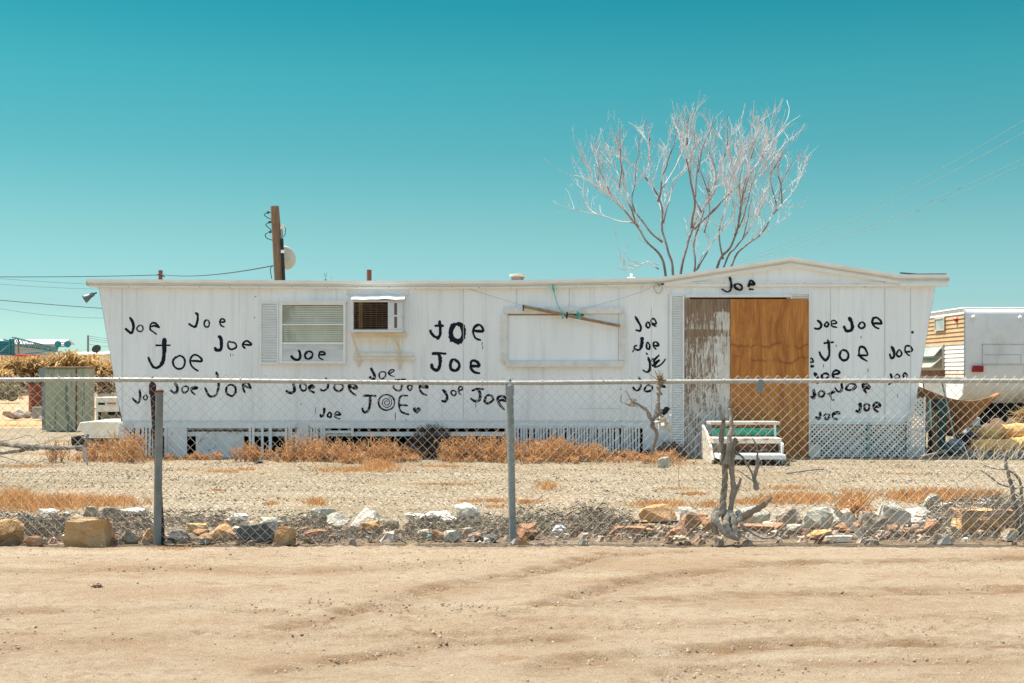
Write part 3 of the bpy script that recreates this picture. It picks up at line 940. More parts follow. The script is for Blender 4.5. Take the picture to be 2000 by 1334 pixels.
# ------------------------------------------------------------------ painted words on the wall (hand traced)
CR = {'A': (230, 600, 6.671), 'B': (540, 670, 7.143), 'C': (820, 610, 6.065), 'D': (1210, 600, 7.408), 'E': (1570, 600, 5.8), 'F': (1390, 530, 20.0), 'G': (600, 680, 4.545)}
WORDS = [
 ('A', 0, 'Joe, first word at the top left', [(28, [(155,130),(195,195),(205,260),(190,320),(165,335),(130,305),(95,275)]), (15, [(290,230),(250,270),(262,305),(300,318),(328,290),(318,245),(285,230)]), (18, [(425,258),(480,242),(540,265),(500,215),(455,205),(425,235),(425,290),(460,320),(510,355)])]),
 ('A', 0, 'Joe beside it, widely spaced letters', [(24, [(1010,70),(1040,100),(1040,170),(1020,240),(1000,258),(960,240),(922,212)]), (17, [(1160,165),(1130,195),(1130,240),(1160,260),(1190,240),(1190,190),(1160,165)]), (16, [(1330,195),(1390,190),(1385,160),(1350,155),(1330,190),(1340,230),(1365,250),(1392,258)])]),
 ('A', 0, 'Joe with a thick J left of the shutter', [(36, [(1305,375),(1338,400),(1352,480),(1345,540),(1310,562),(1275,548),(1264,520)]), (19, [(1440,455),(1440,520),(1480,550),(1545,520),(1530,470),(1480,455),(1440,455)]), (20, [(1635,485),(1738,490),(1700,445),(1660,445),(1630,480),(1635,510),(1665,540)])]),
 ('A', 0, 'largest Joe with a crossed J', [(44, [(610,400),(608,500),(605,600),(590,700),(555,765)]), (26, [(565,760),(530,780),(500,790),(460,775),(420,710),(396,645)]), (18, [(490,495),(560,498),(690,494)]), (20, [(760,640),(720,700),(735,770),(795,805),(855,780),(875,700),(850,650),(800,632),(755,665)]), (21, [(945,700),(1010,700),(1090,705),(1085,665),(1030,625),(985,625),(950,670),(945,720),(975,780),(1050,835)])]),
 ('A', 0, 'small Joe behind the fence', [(27, [(740,985),(775,1040),(772,1100),(740,1115),(705,1095),(690,1075)]), (18, [(850,1040),(835,1080),(870,1115),(910,1090),(920,1045),(885,1030),(850,1040)]), (20, [(950,1072),(1035,1055),(1000,1040),(960,1055),(965,1100),(1010,1145)])]),
 ('A', 0, 'tall Joe behind the fence rail', [(25, [(1280,838),(1300,900),(1315,960),(1310,1060),(1280,1140),(1225,1165),(1180,1140),(1135,1045)]), (22, [(1430,1030),(1410,1090),(1440,1140),(1500,1155),(1535,1100),(1525,1035),(1475,1010),(1430,1030)]), (24, [(1660,1115),(1635,1060),(1640,1000),(1690,985),(1735,1055),(1690,1040),(1650,1020)])]),
 ('A', 0, 'Joe half behind the fence post', [(22, [(280,1070),(292,1130),(285,1210),(262,1245),(220,1215),(190,1180)]), (14, [(355,1145),(335,1180),(360,1210),(385,1185),(375,1145),(355,1145)]), (14, [(438,1172),(478,1168),(465,1140),(440,1150),(440,1190),(478,1206)])]),
 ('B', 0.036, 'Joe on the painted window pane', [(28, [(312,95),(335,150),(330,215),(290,235),(240,215),(205,175)]), (22, [(450,115),(405,160),(415,210),(455,222),(500,190),(505,140),(450,115)]), (20, [(600,165),(675,160),(670,130),(620,125),(597,160),(605,205),(660,235)])]),
 ('B', 0, 'Joe under the air conditioner shelf', [(30, [(1312,345),(1350,410),(1370,470),(1355,505),(1320,490),(1298,465)]), (16, [(1440,415),(1435,470),(1465,500),(1510,475),(1525,420),(1490,400),(1440,415)]), (14, [(1560,425),(1600,415),(1640,385),(1610,370),(1570,400),(1560,425),(1600,455),(1650,470)])]),
 ('B', 0, 'Joe crossing behind the rail', [(30, [(225,520),(245,600),(250,665),(210,695),(160,685),(130,660)]), (22, [(340,570),(330,620),(370,665),(410,650),(410,590),(370,565),(340,570)]), (28, [(450,625),(520,615),(500,590),(460,605),(455,640),(480,670),(535,695)])]),
 ('B', 0, 'Joe with a dotted J', [(25, [(685,480),(715,540),(720,600),(700,640),(650,665),(605,640)]), (22, [(830,570),(805,620),(830,660),(880,670),(925,630),(915,575),(830,570)]), (26, [(1010,600),(1060,620),(1120,630),(1080,575),(1020,580),(1010,620),(1050,690),(1115,730)])]),
 ('B', 0, 'Joe with a flat bar above the spiral', [(20, [(1650,515),(1730,510),(1815,505)]), (22, [(1740,520),(1750,600),(1725,660),(1680,660),(1630,620),(1640,590)]), (23, [(1850,590),(1830,620),(1860,660),(1890,620),(1885,590),(1850,590)]), (23, [(1988,612),(2110,620),(2070,580),(2000,595),(2000,650),(2040,705),(2105,730)])]),
 ('B', 0, 'JOE with a spiral O and a heart', [(28, [(1205,735),(1300,735),(1395,735)]), (27, [(1310,740),(1305,850),(1285,930),(1240,970),(1205,940),(1200,900)]), (25, 'SPIRAL'), (21, [(1838,735),(1750,735),(1715,780),(1710,870),(1735,950),(1800,985),(1855,995)]), (20, [(1715,868),(1760,865),(1835,872)])]),
 ('B', 0, 'lowest small Joe', [(28, [(665,900),(665,960),(650,1015),(620,1020),(610,990)]), (22, [(725,980),(715,1020),(750,1035),(765,1000),(755,970),(725,980)]), (20, [(820,1000),(890,1000),(860,960),(825,975),(815,1020),(850,1050),(890,1060)])]),
 ('C', 0, 'JOe with a crossed J and a thick dripping O', [(27, [(233,95),(240,180),(240,260),(215,295),(170,285),(135,245),(122,205)]), (22, [(172,160),(230,158),(285,160)]), (14, [(200,322),(235,305)]), (46, [(430,140),(378,180),(368,260),(388,315),(450,342),(505,310),(516,220),(492,155),(430,140)]), (28, [(372,290),(368,352)]), (34, [(450,320),(458,382)]), (22, [(492,310),(490,372)]), (26, [(410,320),(424,366)]), (24, [(630,215),(690,222),(750,220),(730,165),(690,150),(645,180),(632,240),(660,305),(725,330)])]),
 ('C', 0, 'Joe with a flat bar below the dripping O', [(25, [(140,490),(230,486),(315,490)]), (31, [(205,480),(235,520),(240,600),(215,680),(175,680),(145,650),(140,605)]), (27, [(400,555),(365,600),(370,670),(425,690),(465,650),(460,600),(400,555)]), (27, [(605,635),(650,637),(700,635),(680,590),(630,570),(605,600),(610,670),(650,710),(715,722)])]),
 ('C', 0, 'little Joe left of the middle post', [(26, [(270,910),(310,965),(325,1010),(300,1055),(255,1045)]), (16, [(375,930),(375,970),(410,985),(430,950),(410,930),(375,930)]), (16, [(460,930),(505,910),(495,880),(465,890),(462,950),(490,980)])]),
 ('C', 0, 'Joe touching the middle post', [(18, [(610,930),(690,905),(760,912)]), (27, [(690,910),(715,970),(705,1040),(650,1050),(595,1015)]), (23, [(790,990),(770,1060),(820,1075),(870,1030),(840,985),(790,990)]), (25, [(925,1045),(975,1040),(1030,1040),(1000,1000),(935,1000),(925,1050),(960,1110),(1005,1155)])]),
 ('D', 0, 'slanting Joe right of the boarded window', [(26, [(225,130),(270,210),(310,290),(300,340),(270,340),(232,325)]), (21, [(400,220),(385,270),(420,300),(440,260),(420,220),(400,220)]), (20, [(460,230),(530,240),(515,185),(485,165),(455,200),(480,250),(535,280)])]),
 ('D', 0, 'Joe with a hooked J below the slanting one', [(36, [(325,430),(325,520),(308,600)]), (22, [(312,600),(270,620),(220,600),(215,570),(255,548)]), (14, [(215,615),(200,630),(185,655)]), (21, [(395,520),(395,590),(430,605),(435,550),(415,515),(395,520)]), (21, [(495,560),(565,550),(540,510),(500,510),(495,570),(535,615)])]),
 ('D', 0, 'joE with tangled letters and a dot', [(28, [(387,680),(404,666)]), (25, [(412,720),(435,800),(440,880),(420,930),(380,935),(335,905)]), (17, [(470,755),(450,800),(480,850),(505,800),(490,750),(470,755)]), (21, [(575,690),(500,770),(520,800),(575,765),(525,820),(510,865),(570,850),(630,800),(665,745)])]),
 ('D', 0, 'Joe behind the dead vine', [(26, [(275,1005),(300,1060),(310,1130),(280,1195),(230,1200),(190,1150)]), (23, [(390,1140),(360,1200),(400,1220),(460,1200),(470,1150),(430,1130),(390,1140)]), (21, [(600,1150),(655,1155),(620,1120),(580,1150),(570,1210),(620,1270)])]),
 ('E', 0, 'small Joe right of the door', [(23, [(150,145),(190,180),(195,220),(165,245),(115,238)]), (18, [(250,175),(235,205),(260,220),(280,195),(265,170),(250,175)]), (16, [(310,190),(370,180),(345,150),(310,165),(320,215),(380,228)])]),
 ('E', 0, 'tall Joe next to it', [(29, [(510,110),(540,170),(550,230),(530,265),(480,265),(450,210)]), (18, [(650,170),(620,210),(650,240),(690,215),(680,180),(650,170)]), (20, [(770,180),(820,182),(880,182),(840,125),(790,125),(775,180),(810,225),(855,245)])]),
 ('E', 0, 'large Joe with a crossed J on the right', [(25, [(270,365),(285,440),(290,530),(250,600),(200,560),(172,500)]), (19, [(222,408),(280,402),(340,395)]), (22, [(430,490),(405,550),(440,600),(490,590),(505,540),(480,495),(430,490)]), (20, [(605,545),(660,545),(720,540),(690,465),(640,450),(625,500),(640,560),(720,615)])]),
 ('E', 0, 'Joe at the far right corner', [(24, [(990,440),(1020,500),(1020,560),(990,575),(970,525)]), (18, [(1070,490),(1050,535),(1080,560),(1110,530),(1090,490),(1070,490)]), (16, [(1140,510),(1225,495),(1205,445),(1160,440),(1145,480),(1170,530),(1200,550)])]),
 ('E', 0, 'lone e at the door edge', [(15, [(65,620),(105,620),(90,580),(64,595),(70,640)]), (22, [(75,662),(95,670),(115,664)])]),
 ('E', 0, 'Joe cut by the rail right of the door', [(26, [(115,740),(150,790),(168,825),(160,855),(130,850)]), (20, [(215,760),(205,800),(245,810),(280,780),(255,750),(215,760)]), (20, [(330,765),(405,745),(370,715),(330,740),(335,790),(420,815)])]),
 ('E', 0, 'Joe with a drooping e', [(28, [(105,925),(120,980),(110,1030),(75,1010)]), (20, [(175,960),(170,1005),(205,1015),(235,975),(210,950),(175,960)]), (18, [(265,985),(350,960),(320,960),(300,1000),(320,1050),(345,1050)])]),
 ('E', 0, 'Joe rising under the rail', [(22, [(425,850),(430,930),(400,960),(370,940),(350,905)]), (22, [(510,870),(480,930),(545,935),(590,890),(560,865),(510,870)]), (23, [(660,900),(745,915),(710,870),(665,880),(680,930),(710,975)])]),
 ('E', 0, 'small Joe at the rail on the far right', [(18, [(980,750),(995,800),(985,850),(955,880)]), (16, [(1045,770),(1030,805),(1070,810),(1085,780),(1060,760),(1045,770)]), (17, [(1130,790),(1170,775),(1145,745),(1125,770),(1135,800),(1160,805)])]),
 ('E', 0, 'Joe above the lattice', [(27, [(635,1080),(640,1140),(625,1185),(585,1170)]), (21, [(690,1100),(690,1160),(730,1165),(740,1110),(690,1100)]), (23, [(790,1130),(865,1120),(840,1085),(800,1090),(795,1150),(850,1195)])]),
 ('E', 0, 'lowest Joe right of the door', [(24, [(180,1180),(185,1220),(170,1265),(130,1240)]), (20, [(240,1215),(240,1260),(275,1265),(285,1220),(240,1215)]), (22, [(330,1215),(405,1195),(365,1190),(330,1210),(335,1255),(385,1270)])]),
 ('F', 0.051, 'Joe over the door under the gable', [(82, [(670,220),(720,370),(745,540),(735,690)]), (50, [(735,680),(690,770),(570,810),(460,750),(350,690)]), (70, [(960,500),(870,570),(930,670),(1080,740),(1150,690),(1160,600),(1080,520),(960,500)]), (72, [(1410,630),(1450,520),(1640,520),(1590,420),(1510,370),(1460,420),(1440,520)]), (60, [(1420,700),(1620,715)])]),
]
def ribbon(mb, pts, w, d, sd):
    n = len(pts)
    rnd = random.Random(sd)
    L_, Rr = [], []
    for i, p in enumerate(pts):
        t = (pts[min(i + 1, n - 1)] - pts[max(i - 1, 0)])
        t = Vector((t.x, t.z)).normalized()
        nn = Vector((-t.y, t.x))
        u = i / max(1, n - 1)
        e = min(1.0, 0.55 + 6 * min(u, 1.02 - u)) * (1 + .32 * noise.noise(Vector((i * .16, sd * 1.37, 2))))
        a = w / 2 * e * (1 + rnd.uniform(-.16, .16)) * (1.08 - 0.22 * u)
        b_ = w / 2 * e * (1 + rnd.uniform(-.16, .16)) * (1.08 - 0.22 * u)
        y = YW - d - 0.0015
        L_.append((p.x + nn.x * a, y, p.z + nn.y * a))
        Rr.append((p.x - nn.x * b_, y, p.z - nn.y * b_))
    vs = L_ + Rr
    fs = [(i, i + 1, n + i + 1, n + i) for i in range(n - 1)]
    mb.add(vs, fs)
for wi, (cr_, d, lab, strokes) in enumerate(WORDS):
    ox, oy, s = CR[cr_]
    mb = MB()
    for si, (w, pts) in enumerate(strokes):
        dd = d + si * 0.0003
        if pts == 'SPIRAL':
            cx, cy = 1535, 828
            ring = [(cx + 112 * math.cos(t), cy + 108 * math.sin(t)) for t in [6.283 * i / 30 for i in range(31)]]
            sp = [(cx + (78 - 66 * i / 46) * math.cos(-1.2 + i * 0.30), cy + (84 - 70 * i / 46) * math.sin(-1.2 + i * 0.30)) for i in range(47)]
            for q, ww in ((ring, 22), (sp, 11)):
                pp = [W(ox + a / s, oy + b / s) for a, b in q]
                ribbon(mb, pp, 1.15 * ww / s * YW / F, dd, wi * 9 + ww)
            hp = [(1905,905),(1935,893),(1955,915),(1975,893),(2010,905),(2012,935),(1985,965),(1955,988),(1920,960),(1900,930)]
            hb = MB().add([W(ox + a / s, oy + b / s, 0.002) for a, b in hp], [tuple(range(10))]).build('painted_heart', paint, wall)
            hb['label'] = 'small black painted heart after the spiral JOE'
            continue
        cl = pts[0] == pts[-1]
        pp = catmull([W(ox + a / s, oy + b / s) for a, b in pts], 6, cl)
        ribbon(mb, pp, (1.22 * w / s + .35) * YW / F, dd, wi * 13 + si)
    o = mb.build('painted_word', paint, wall)
    o['label'] = 'black brush painted ' + lab
mb = MB()
for px, y0, y1 in ((941.5, 668, 675), (942.5, 676, 682), (1681.5, 656, 661), (1633, 673, 678), (1695, 719, 727), (1608, 711, 718), (1753, 770, 777), (588, 787, 791), (793, 818, 823), (616, 795, 808), (772, 805, 822), (929, 785, 796), (450, 690, 696)):
    mb = MB()
    ribbon(mb, [W(px, y0), W(px + .4, (y0 + y1) / 2), W(px - .3, y1)], 0.011, 0.001, px)
    mb.build('paint_drip', paint, wall)
# ------------------------------------------------------------------ air conditioner on the wall
d_ = 0.26
ac = thing('air_conditioner', 'boxy white window air conditioner with dark grille, propped on the wall by straps', 'air conditioner', (W(740, 650).x, YW - 0.1, W(740, 650).z))
mb = MB()
k = (YW - d_) / YW
def fx(px, py): return P(px, py, YW - d_)
x0, x1, x2, x3 = fx(687, 0).x, fx(690.5, 0).x, fx(757.5, 0).x, fx(786, 0).x
z0, z1, z2, z3 = fx(0, 649).z, fx(0, 643.5).z, fx(0, 590).z, fx(0, 586).z
yf = YW - d_
mb.box(x0, x3, yf, YW - 0.02, z0, z1)                # base
mb.box(x0, x3, yf, YW - 0.02, z2, z3)                # top
mb.box(x0, x1, yf, YW - 0.02, z1 + .001, z2 - .001)
mb.box(x2, x3, yf, YW - 0.02, z1 + .001, z2 - .001)
mb.build('casing', mat('grey_white_casing', (0.62, 0.62, 0.60), (0.72, 0.72, 0.70), 6, 0.5, stain=[((0.5, 0.42, 0.33), 6, .6, (1, 1, 1), .5)]), ac, bevel=0.006)
mb = MB()
mb.box(x1, x2, YW - 0.08, YW - 0.06, z1, z2)
mb.build('grille_void', mat('grille_dark', (0.02, 0.012, 0.010), (0.06, 0.035, 0.028), 4, 0.8), ac)
mb = MB()
z = z1 + 0.012
slat = mat('brown_slat', (0.20, 0.115, 0.075), (0.34, 0.21, 0.14), 6, 0.5)
while z < z2 - 0.01:
    mb.add([(x1, yf + 0.01, z), (x2, yf + 0.01, z), (x2, yf + 0.045, z + 0.011), (x1, yf + 0.045, z + 0.011), (x1, yf + 0.01, z + .003), (x2, yf + 0.01, z + .003)], [(0, 1, 2, 3), (0, 4, 5, 1)])
    z += 0.0285
for i in range(1, 6):
    xx = x1 + (x2 - x1) * i / 6
    mb.box(xx - .0012, xx + .0012, yf + 0.004, yf + 0.008, z1, z2)
mb.build('grille', slat, ac)
mb = MB()
mb.box(x1 + 0.07, x1 + 0.135, yf + 0.05, yf + 0.07, z1, z2)
mb.build('inner_strut', polem, ac)
mb = MB()
for a, b in ((592, 615), (618.5, 640.5)):
    p, q = fx(770, b), fx(775.5, a)
    mb.box(p.x, q.x, yf - 0.004, yf - 0.001, p.z, q.z)
mb.build('side_slot', mat('slot_brown', (0.12, 0.085, 0.085), (0.16, 0.12, 0.115), 5), ac)
mb = MB()
pts = [fx(684, 586), fx(786, 588)]
hy = yf - 0.03
for i in range(12):
    a, b = i / 12, (i + 1) / 12
    def hp(t): return x0 - 0.01 + (x3 - x0 + 0.04) * t
    def hz(t): return z3 + 0.012 + 0.012 * math.exp(-((t - 0.62) / 0.12) ** 2) + 0.003 * math.sin(t * 21)
    mb.add([(hp(a), hy, hz(a)), (hp(b), hy, hz(b)), (hp(b), YW - 0.01, hz(b) + 0.075), (hp(a), YW - 0.01, hz(a) + 0.075), (hp(a), hy, hz(a) - 0.012), (hp(b), hy, hz(b) - 0.012)], [(0, 1, 2, 3), (0, 4, 5, 1)])
mb.build('hood', roofw, ac)
mb = MB()
mb.wb(692, 650, 795, 659, 0.0, 0.05)
mb.build('support_board', cream, ac, bevel=0.004)
st_ = mat('tan_strap', (0.66, 0.55, 0.42), (0.76, 0.68, 0.56), 7, 0.7)
for pts in ([(689, 648, .20), (694, 668, .13), (700, 689, .065), (702, 700, .06), (701, 716, .02)], [(764, 657, .16), (777, 670, .12), (782, 690, .065), (782, 704, .06), (780.5, 722, .01)]):
    mb = MB()
    q = catmull([W(*p) for p in pts], 5)
    for a, b in zip(q[:-1], q[1:]):
        mb.bar(a, b, 0.036, 0.006, (0, -1, 0.2))
    mb.build('strap', st_, ac)
mb = MB()
mb.wb(692, 688.5, 806, 697, 0.0, 0.045)
mb.wb(690, 697.3, 812, 702.5, 0.0, 0.055)
mb.build('support_ledge', mat('ledge_paint', (0.70, 0.63, 0.53), (0.79, 0.75, 0.68), 6, 0.6, 0.1, stain=[((0.45, 0.33, 0.22), 7, 0.68, (0.5, 1, 2))]), ac, bevel=0.004)

# stain board above the air conditioner
mb = MB(); mb.wb(677, 560, 800, 577, 0.001, 0.006)
mb.build('flashing_board', mat('stained_flashing', (0.66, 0.67, 0.65), (0.76, 0.76, 0.74), 5, 0.7, 0.1, stain=[((0.34, 0.40, 0.38), 7, 0.60, (2.4, 1, 0.8)), ((0.36, 0.22, 0.15), 10, 0.72, (1, 1, 1))]), home)

# pole hanging across the boarded window
mb = MB()
a, b = W(1023, 599, 0.10), W(1210, 637, 0.085)
mb.tube([a, a.lerp(b, .5) + Vector((0, 0, -0.004)), b], 0.024, 10)
o = mb.build('wooden_pole', polem, smooth=False)
tag(o, 'thin brown pole hanging aslant across the boarded white window', 'pole')
mb = MB()
mb.tube([a + Vector((-0.012, -.01, 0.02)), a + Vector((-.006, -.03, -.01)), a + Vector((-0.01, -.02, -.07))], 0.011, 6)
mid = a.lerp(b, 0.45)
mb.tube([mid + Vector((0, 0.0, .045)), mid + Vector((0, -.03, 0)), mid + Vector((-.012, -.03, -.055))], 0.013, 6)
mb.build('wire_tie', blackm, o)
o = MB().tube(catmull([W(1079, 557, .07), W(1082, 572, .06), W(1089, 596, .07), W(1097, 609, .09), W(1099, 621, .13)], 5), 0.006, 5).build('rope', tealrope)
tag(o, 'teal rope from the eave down to the hanging brown pole', 'rope')
MB().tube([W(1079, 556, .08), W(1080.5, 564, .085), W(1082, 572, .08)], [.010, .022, .008], 7).build('knot', tealrope, o)
MB().tube([W(1100, 614, .125), W(1099, 619, .13), W(1097.5, 624, .125)], [.008, .02, .008], 7).build('knot', tealrope, o)
o = MB().tube(catmull([W(1127, 609, .10), W(1131, 614, .135), W(1131, 624, .13), W(1128, 618, .09), W(1127, 609, .10)], 5), 0.013, 6).build('rope_loop', tealrope)
tag(o, 'short green rope loop tied round the middle of the brown pole', 'rope')
o = MB().tube(catmull([W(914, 564, .01), W(968, 581, .05), W(1022, 598, .10)], 6), 0.002, 5).build('wire', cableg)
tag(o, 'thin wire from the eave to the raised end of the brown pole', 'wire')
o = MB().tube(catmull([W(1110, 611, .10), W(1190, 590, .09), W(1250, 571, .08), W(1284, 556, .07)], 6), 0.002, 5).build('wire', cableg)
tag(o, 'thin wire from the brown pole up to the coil at the gable corner', 'wire')
mb = MB()
mb.tube(catmull([W(1281, 551, .07), W(1292, 560, .08), W(1290, 570, .08), W(1284, 574, .08), W(1277, 566, .08), W(1279, 556, .08)], 5), 0.009, 6)
o = mb.build('wire_coil', mat('coil_cream', (0.40, 0.36, 0.30), (0.62, 0.58, 0.50), 20))
tag(o, 'small loop of pale wire hanging at the left gable corner', 'wire')

# ------------------------------------------------------------------ steps at the door
st = thing('wooden_steps', 'three-step wooden doorstep with peeling white paint and a green riser', 'steps', (P(1455, 0, 18.8).x, 18.8, 0))
def tread(px0, px1, pyt, pyb, Yf, Yb, m):
    a, b = P(px0, pyb, Yf), P(px1, pyt, Yf)
    return MB().box(a.x, b.x, Yf, Yb, a.z, b.z).build('tread', m, st, bevel=0.004)
tread(1388, 1524, 824, 829.5, 18.95, 19.45, stepw)
tread(1393, 1527, 856, 866, 18.50, 18.98, stepw)
tread(1405, 1535.5, 888.5, 897.5, 18.05, 18.52, steplight)
mb = MB()
a, b = P(1392, 850, 18.98), P(1522, 836, 18.98)
mb.box(a.x, b.x, 18.985, 19.01, a.z, b.z)
mb.build('riser', greenpaint, st, bevel=0.003)
mb = MB()
a, b = P(1392, 836, 18.99), P(1522, 829, 18.99)
mb.box(a.x, b.x, 19.012, 19.03, a.z, b.z - 0.002)
mb.build('riser', stepunder, st)
mb = MB()
a, b = P(1418, 884, 18.6), P(1518, 866, 18.6)
mb.box(a.x, b.x, 18.62, 18.64, a.z, b.z)
mb.build('riser', mat('dark_bare_wood', (0.10, 0.05, 0.03), (0.16, 0.085, 0.05), 6), st)
xl, xr = P(1388, 0, 18.95).x, P(1524, 0, 18.95).x
def stringer(x0, x1, m, fr):
    mb = MB()
    poly = [(19.45, 0.0), (18.42, 0.0), (18.40, 0.06), (18.55, 0.22), (18.98, 0.43), (19.40, 0.53), (19.45, 0.53)] if fr == 0 else [(19.45, 0.0), (18.45, 0.0), (18.42, 0.28), (18.60, 0.335), (18.95, 0.35), (18.96, 0.56), (19.45, 0.57)]
    n = len(poly)
    vs = [(x0, y, z) for y, z in poly] + [(x1, y, z) for y, z in poly]
    fs = [tuple(range(n)), tuple(range(2 * n - 1, n - 1, -1))] + [(i, i + n, (i + 1) % n + n, (i + 1) % n) for i in range(n)]
    return mb.add(vs, fs).build('side_board', m, st)
stringer(xl - 0.07, xl - 0.035, stepw, 0)
stringer(xr - 0.09, xr - 0.06, weath, 1)
mb = MB()
for x in (xl + 0.02, xr - 0.09):
    mb.box(x, x + 0.05, 18.12, 18.17, 0, P(0, 897.6, 18.05).z - .001)
    mb.box(x, x + 0.05, 18.52, 18.545, 0, P(0, 866.2, 18.5).z - .001)
mb.build('leg', oldwood, st)

# ------------------------------------------------------------------ chain-link fence
YF = 9.74
def fp(px, py, y=YF): return P(px, py, y)
fence = thing('chain_link_fence', 'galvanised chain-link fence with a top rail along the dirt road', 'fence', (0, YF, 0))
rail_px = [(-390, 741), (-160, 741), (0, 742), (150, 741.5), (298, 742), (500, 744), (760, 747), (996, 748), (1200, 746.5), (1484, 744.5), (1700, 744), (2000, 744), (2160, 744), (2400, 744)]
mb = MB()
mb.tube(catmull([fp(*p) for p in rail_px], 4), 0.0175, 12)
mb.build('top_rail', railm, fence, smooth=True)
def rail_z(x):
    px = x * F / YF + 1000
    for (a, b), (c, d) in zip(rail_px[:-1], rail_px[1:]):
        if a <= px <= c: return fp(0, b + (d - b) * (px - a) / (c - a)).z
    return fp(0, 744).z
def post(a, b, r, m, cap=True, name='post'):
    a, b = Vector(a), Vector(b)
    o = MB().tube([a, a.lerp(b, .5), b], [r, r, r], 14).build(name, m, fence, smooth=False)
    if cap:
        mb = MB().lathe([(r * 1.18, -0.07), (r * 1.2, 0.0), (r * 0.95, 0.012), (0.014, 0.02), (0.013, 0.05), (0.008, 0.062), (0.001, 0.066)], b, 14)
        mb.build('post_cap', galv, o, smooth=False)
    return o
for pa_, pb_ in ((1001.5, 995.5), (-385, -388), (2390, 2394)):
    post(fp(pa_, 1064), fp(pb_, 754), 0.0275, galv)
post(fp(307, 1066, YF - 0.05), fp(311.5, 763, YF - 0.05), 0.029, mat('grey_post_paint', (0.16, 0.17, 0.16), (0.25, 0.26, 0.24), 5, 0.55, 0.05, stain=[((0.46, 0.44, 0.38), 3, 0.60, (1, 1, 0.6))]), cap=False)
mb = MB().lathe([(0.0315, -0.012), (0.032, 0.0), (0.028, 0.006), (0.001, 0.008)], fp(311.5, 763, YF - 0.05), 14).build('post_rim', rust, fence)
o_ = post(fp(317, 1066), fp(298, 752), 0.023, rustp)
o_.children[0].data.materials[0] = rustp
mb = MB()
p = fp(1484, 756, YF - 0.02)
mb.box(p.x - .024, p.x + .024, p.y - 0.012, p.y + 0.012, p.z - .045, p.z + .02)
mb.lathe([(0.03, 0), (0.03, 0.03)], fp(1484, 748, YF), 12, Matrix.Rotation(R(90), 3, 'X'))
mb.build('rail_bracket', galv, fence, bevel=0.004)
# woven wire: each wire zigzags up the fence and hooks its neighbour at every turn
p_ = 0.0375
mb = MB()
x0 = -5.40
nk = int(10.85 / p_)
def jig(x, z):
    return Vector((0.010 * noise.noise(Vector((x * 1.1, z * 1.5, 3))) + 0.016 * noise.noise(Vector((x * 0.35, z * 0.6, 8))), 0.018 * noise.noise(Vector((x * 0.8, z, 5))), 0.008 * noise.noise(Vector((x * 0.7, z, 9)))))
for k in range(nk):
    xa = x0 + k * p_
    pts = []
    top = rail_z(xa) + 0.042
    nz_ = 35
    for i in range(nz_):
        z = top - (nz_ - 1 - i) * p_ * 0.985
        odd = (i + k) % 2
        x = xa + (p_ if odd else 0)
        pts.append(Vector((x, YF - 0.022 + (0.003 if odd else -0.003), z)) + jig(x, z))
    e = pts[-1]
    pts.append(e + Vector((-0.004 if (nz_ - 1 + k) % 2 else 0.004, 0.0, -0.01)))
    mb.tube(pts[:-1], 0.0024, 4, cap=False)
mesh_o = mb.build('wire_mesh', wirem, fence)
for px in list(range(-120, 2100, 118)):
    mb = MB()
    c = fp(px, 0)
    z = rail_z(c.x)
    mb.tube([Vector((c.x + 0.022 * math.cos(t) * .15, YF + 0.024 * math.cos(t), z + 0.024 * math.sin(t))) for t in [6.28 * i / 8 for i in range(9)]], 0.0025, 4)
    mb.build('rail_tie', wirem, fence)
# loose wire dangling from the fence
o = MB().tube(catmull([fp(1326, 868), fp(1327, 900), fp(1325, 930), fp(1328, 950), fp(1334, 960)], 5), 0.0022, 4).build('wire', greywood)
tag(o, 'thin loose wire dangling from the fence in front of the wooden door', 'wire')

# ------------------------------------------------------------------ rocks along the fence
def rmat(n, a, b, st, sc=11):
    st = [(c_, s_ * 2.4, t_ - .03, e_, .8) for c_, s_, t_, e_ in st] + [(tuple(x * .45 for x in a), 20, .62, (1, 1, 1), .7), ((0.50, 0.42, 0.31), 6, .58, (1, 1, 1), .45)]
    return mat('rock_' + n, a, b, sc, 0.95, 0.9, 45, stain=st)
RM = {
 't': rmat('tan', (0.50, 0.275, 0.115), (0.62, 0.38, 0.19), [((0.36, 0.27, 0.19), 5, 0.6, (1, 1, 1))]),
 'r': rmat('rust', (0.36, 0.18, 0.09), (0.47, 0.265, 0.145), [((0.22, 0.15, 0.11), 6, 0.62, (1, 1, 1))]),
 'g': rmat('greygreen', (0.42, 0.395, 0.315), (0.57, 0.535, 0.44), [((0.17, 0.18, 0.16), 6, 0.58, (1, 1, 1)), ((0.48, 0.36, 0.22), 4, 0.63, (1, 1, 1))]),
 'w': rmat('white', (0.57, 0.50, 0.41), (0.70, 0.635, 0.54), [((0.33, 0.30, 0.26), 7, 0.62, (1, 1, 1)), ((0.48, 0.30, 0.18), 4, 0.66, (1, 1, 1))]),
 'd': rmat('slate', (0.085, 0.085, 0.08), (0.19, 0.185, 0.17), [((0.32, 0.30, 0.26), 6, 0.64, (1, 1, 1))]),
 'b': rmat('browngrey', (0.27, 0.21, 0.155), (0.42, 0.345, 0.265), [((0.42, 0.36, 0.29), 6, 0.62, (1, 1, 1))]),
 'y': rmat('yellow', (0.48, 0.29, 0.10), (0.60, 0.41, 0.20), [((0.36, 0.2, 0.1), 6, 0.6, (1, 1, 1))]),
 'p': rmat('pink', (0.36, 0.22, 0.17), (0.50, 0.36, 0.29), []),
}
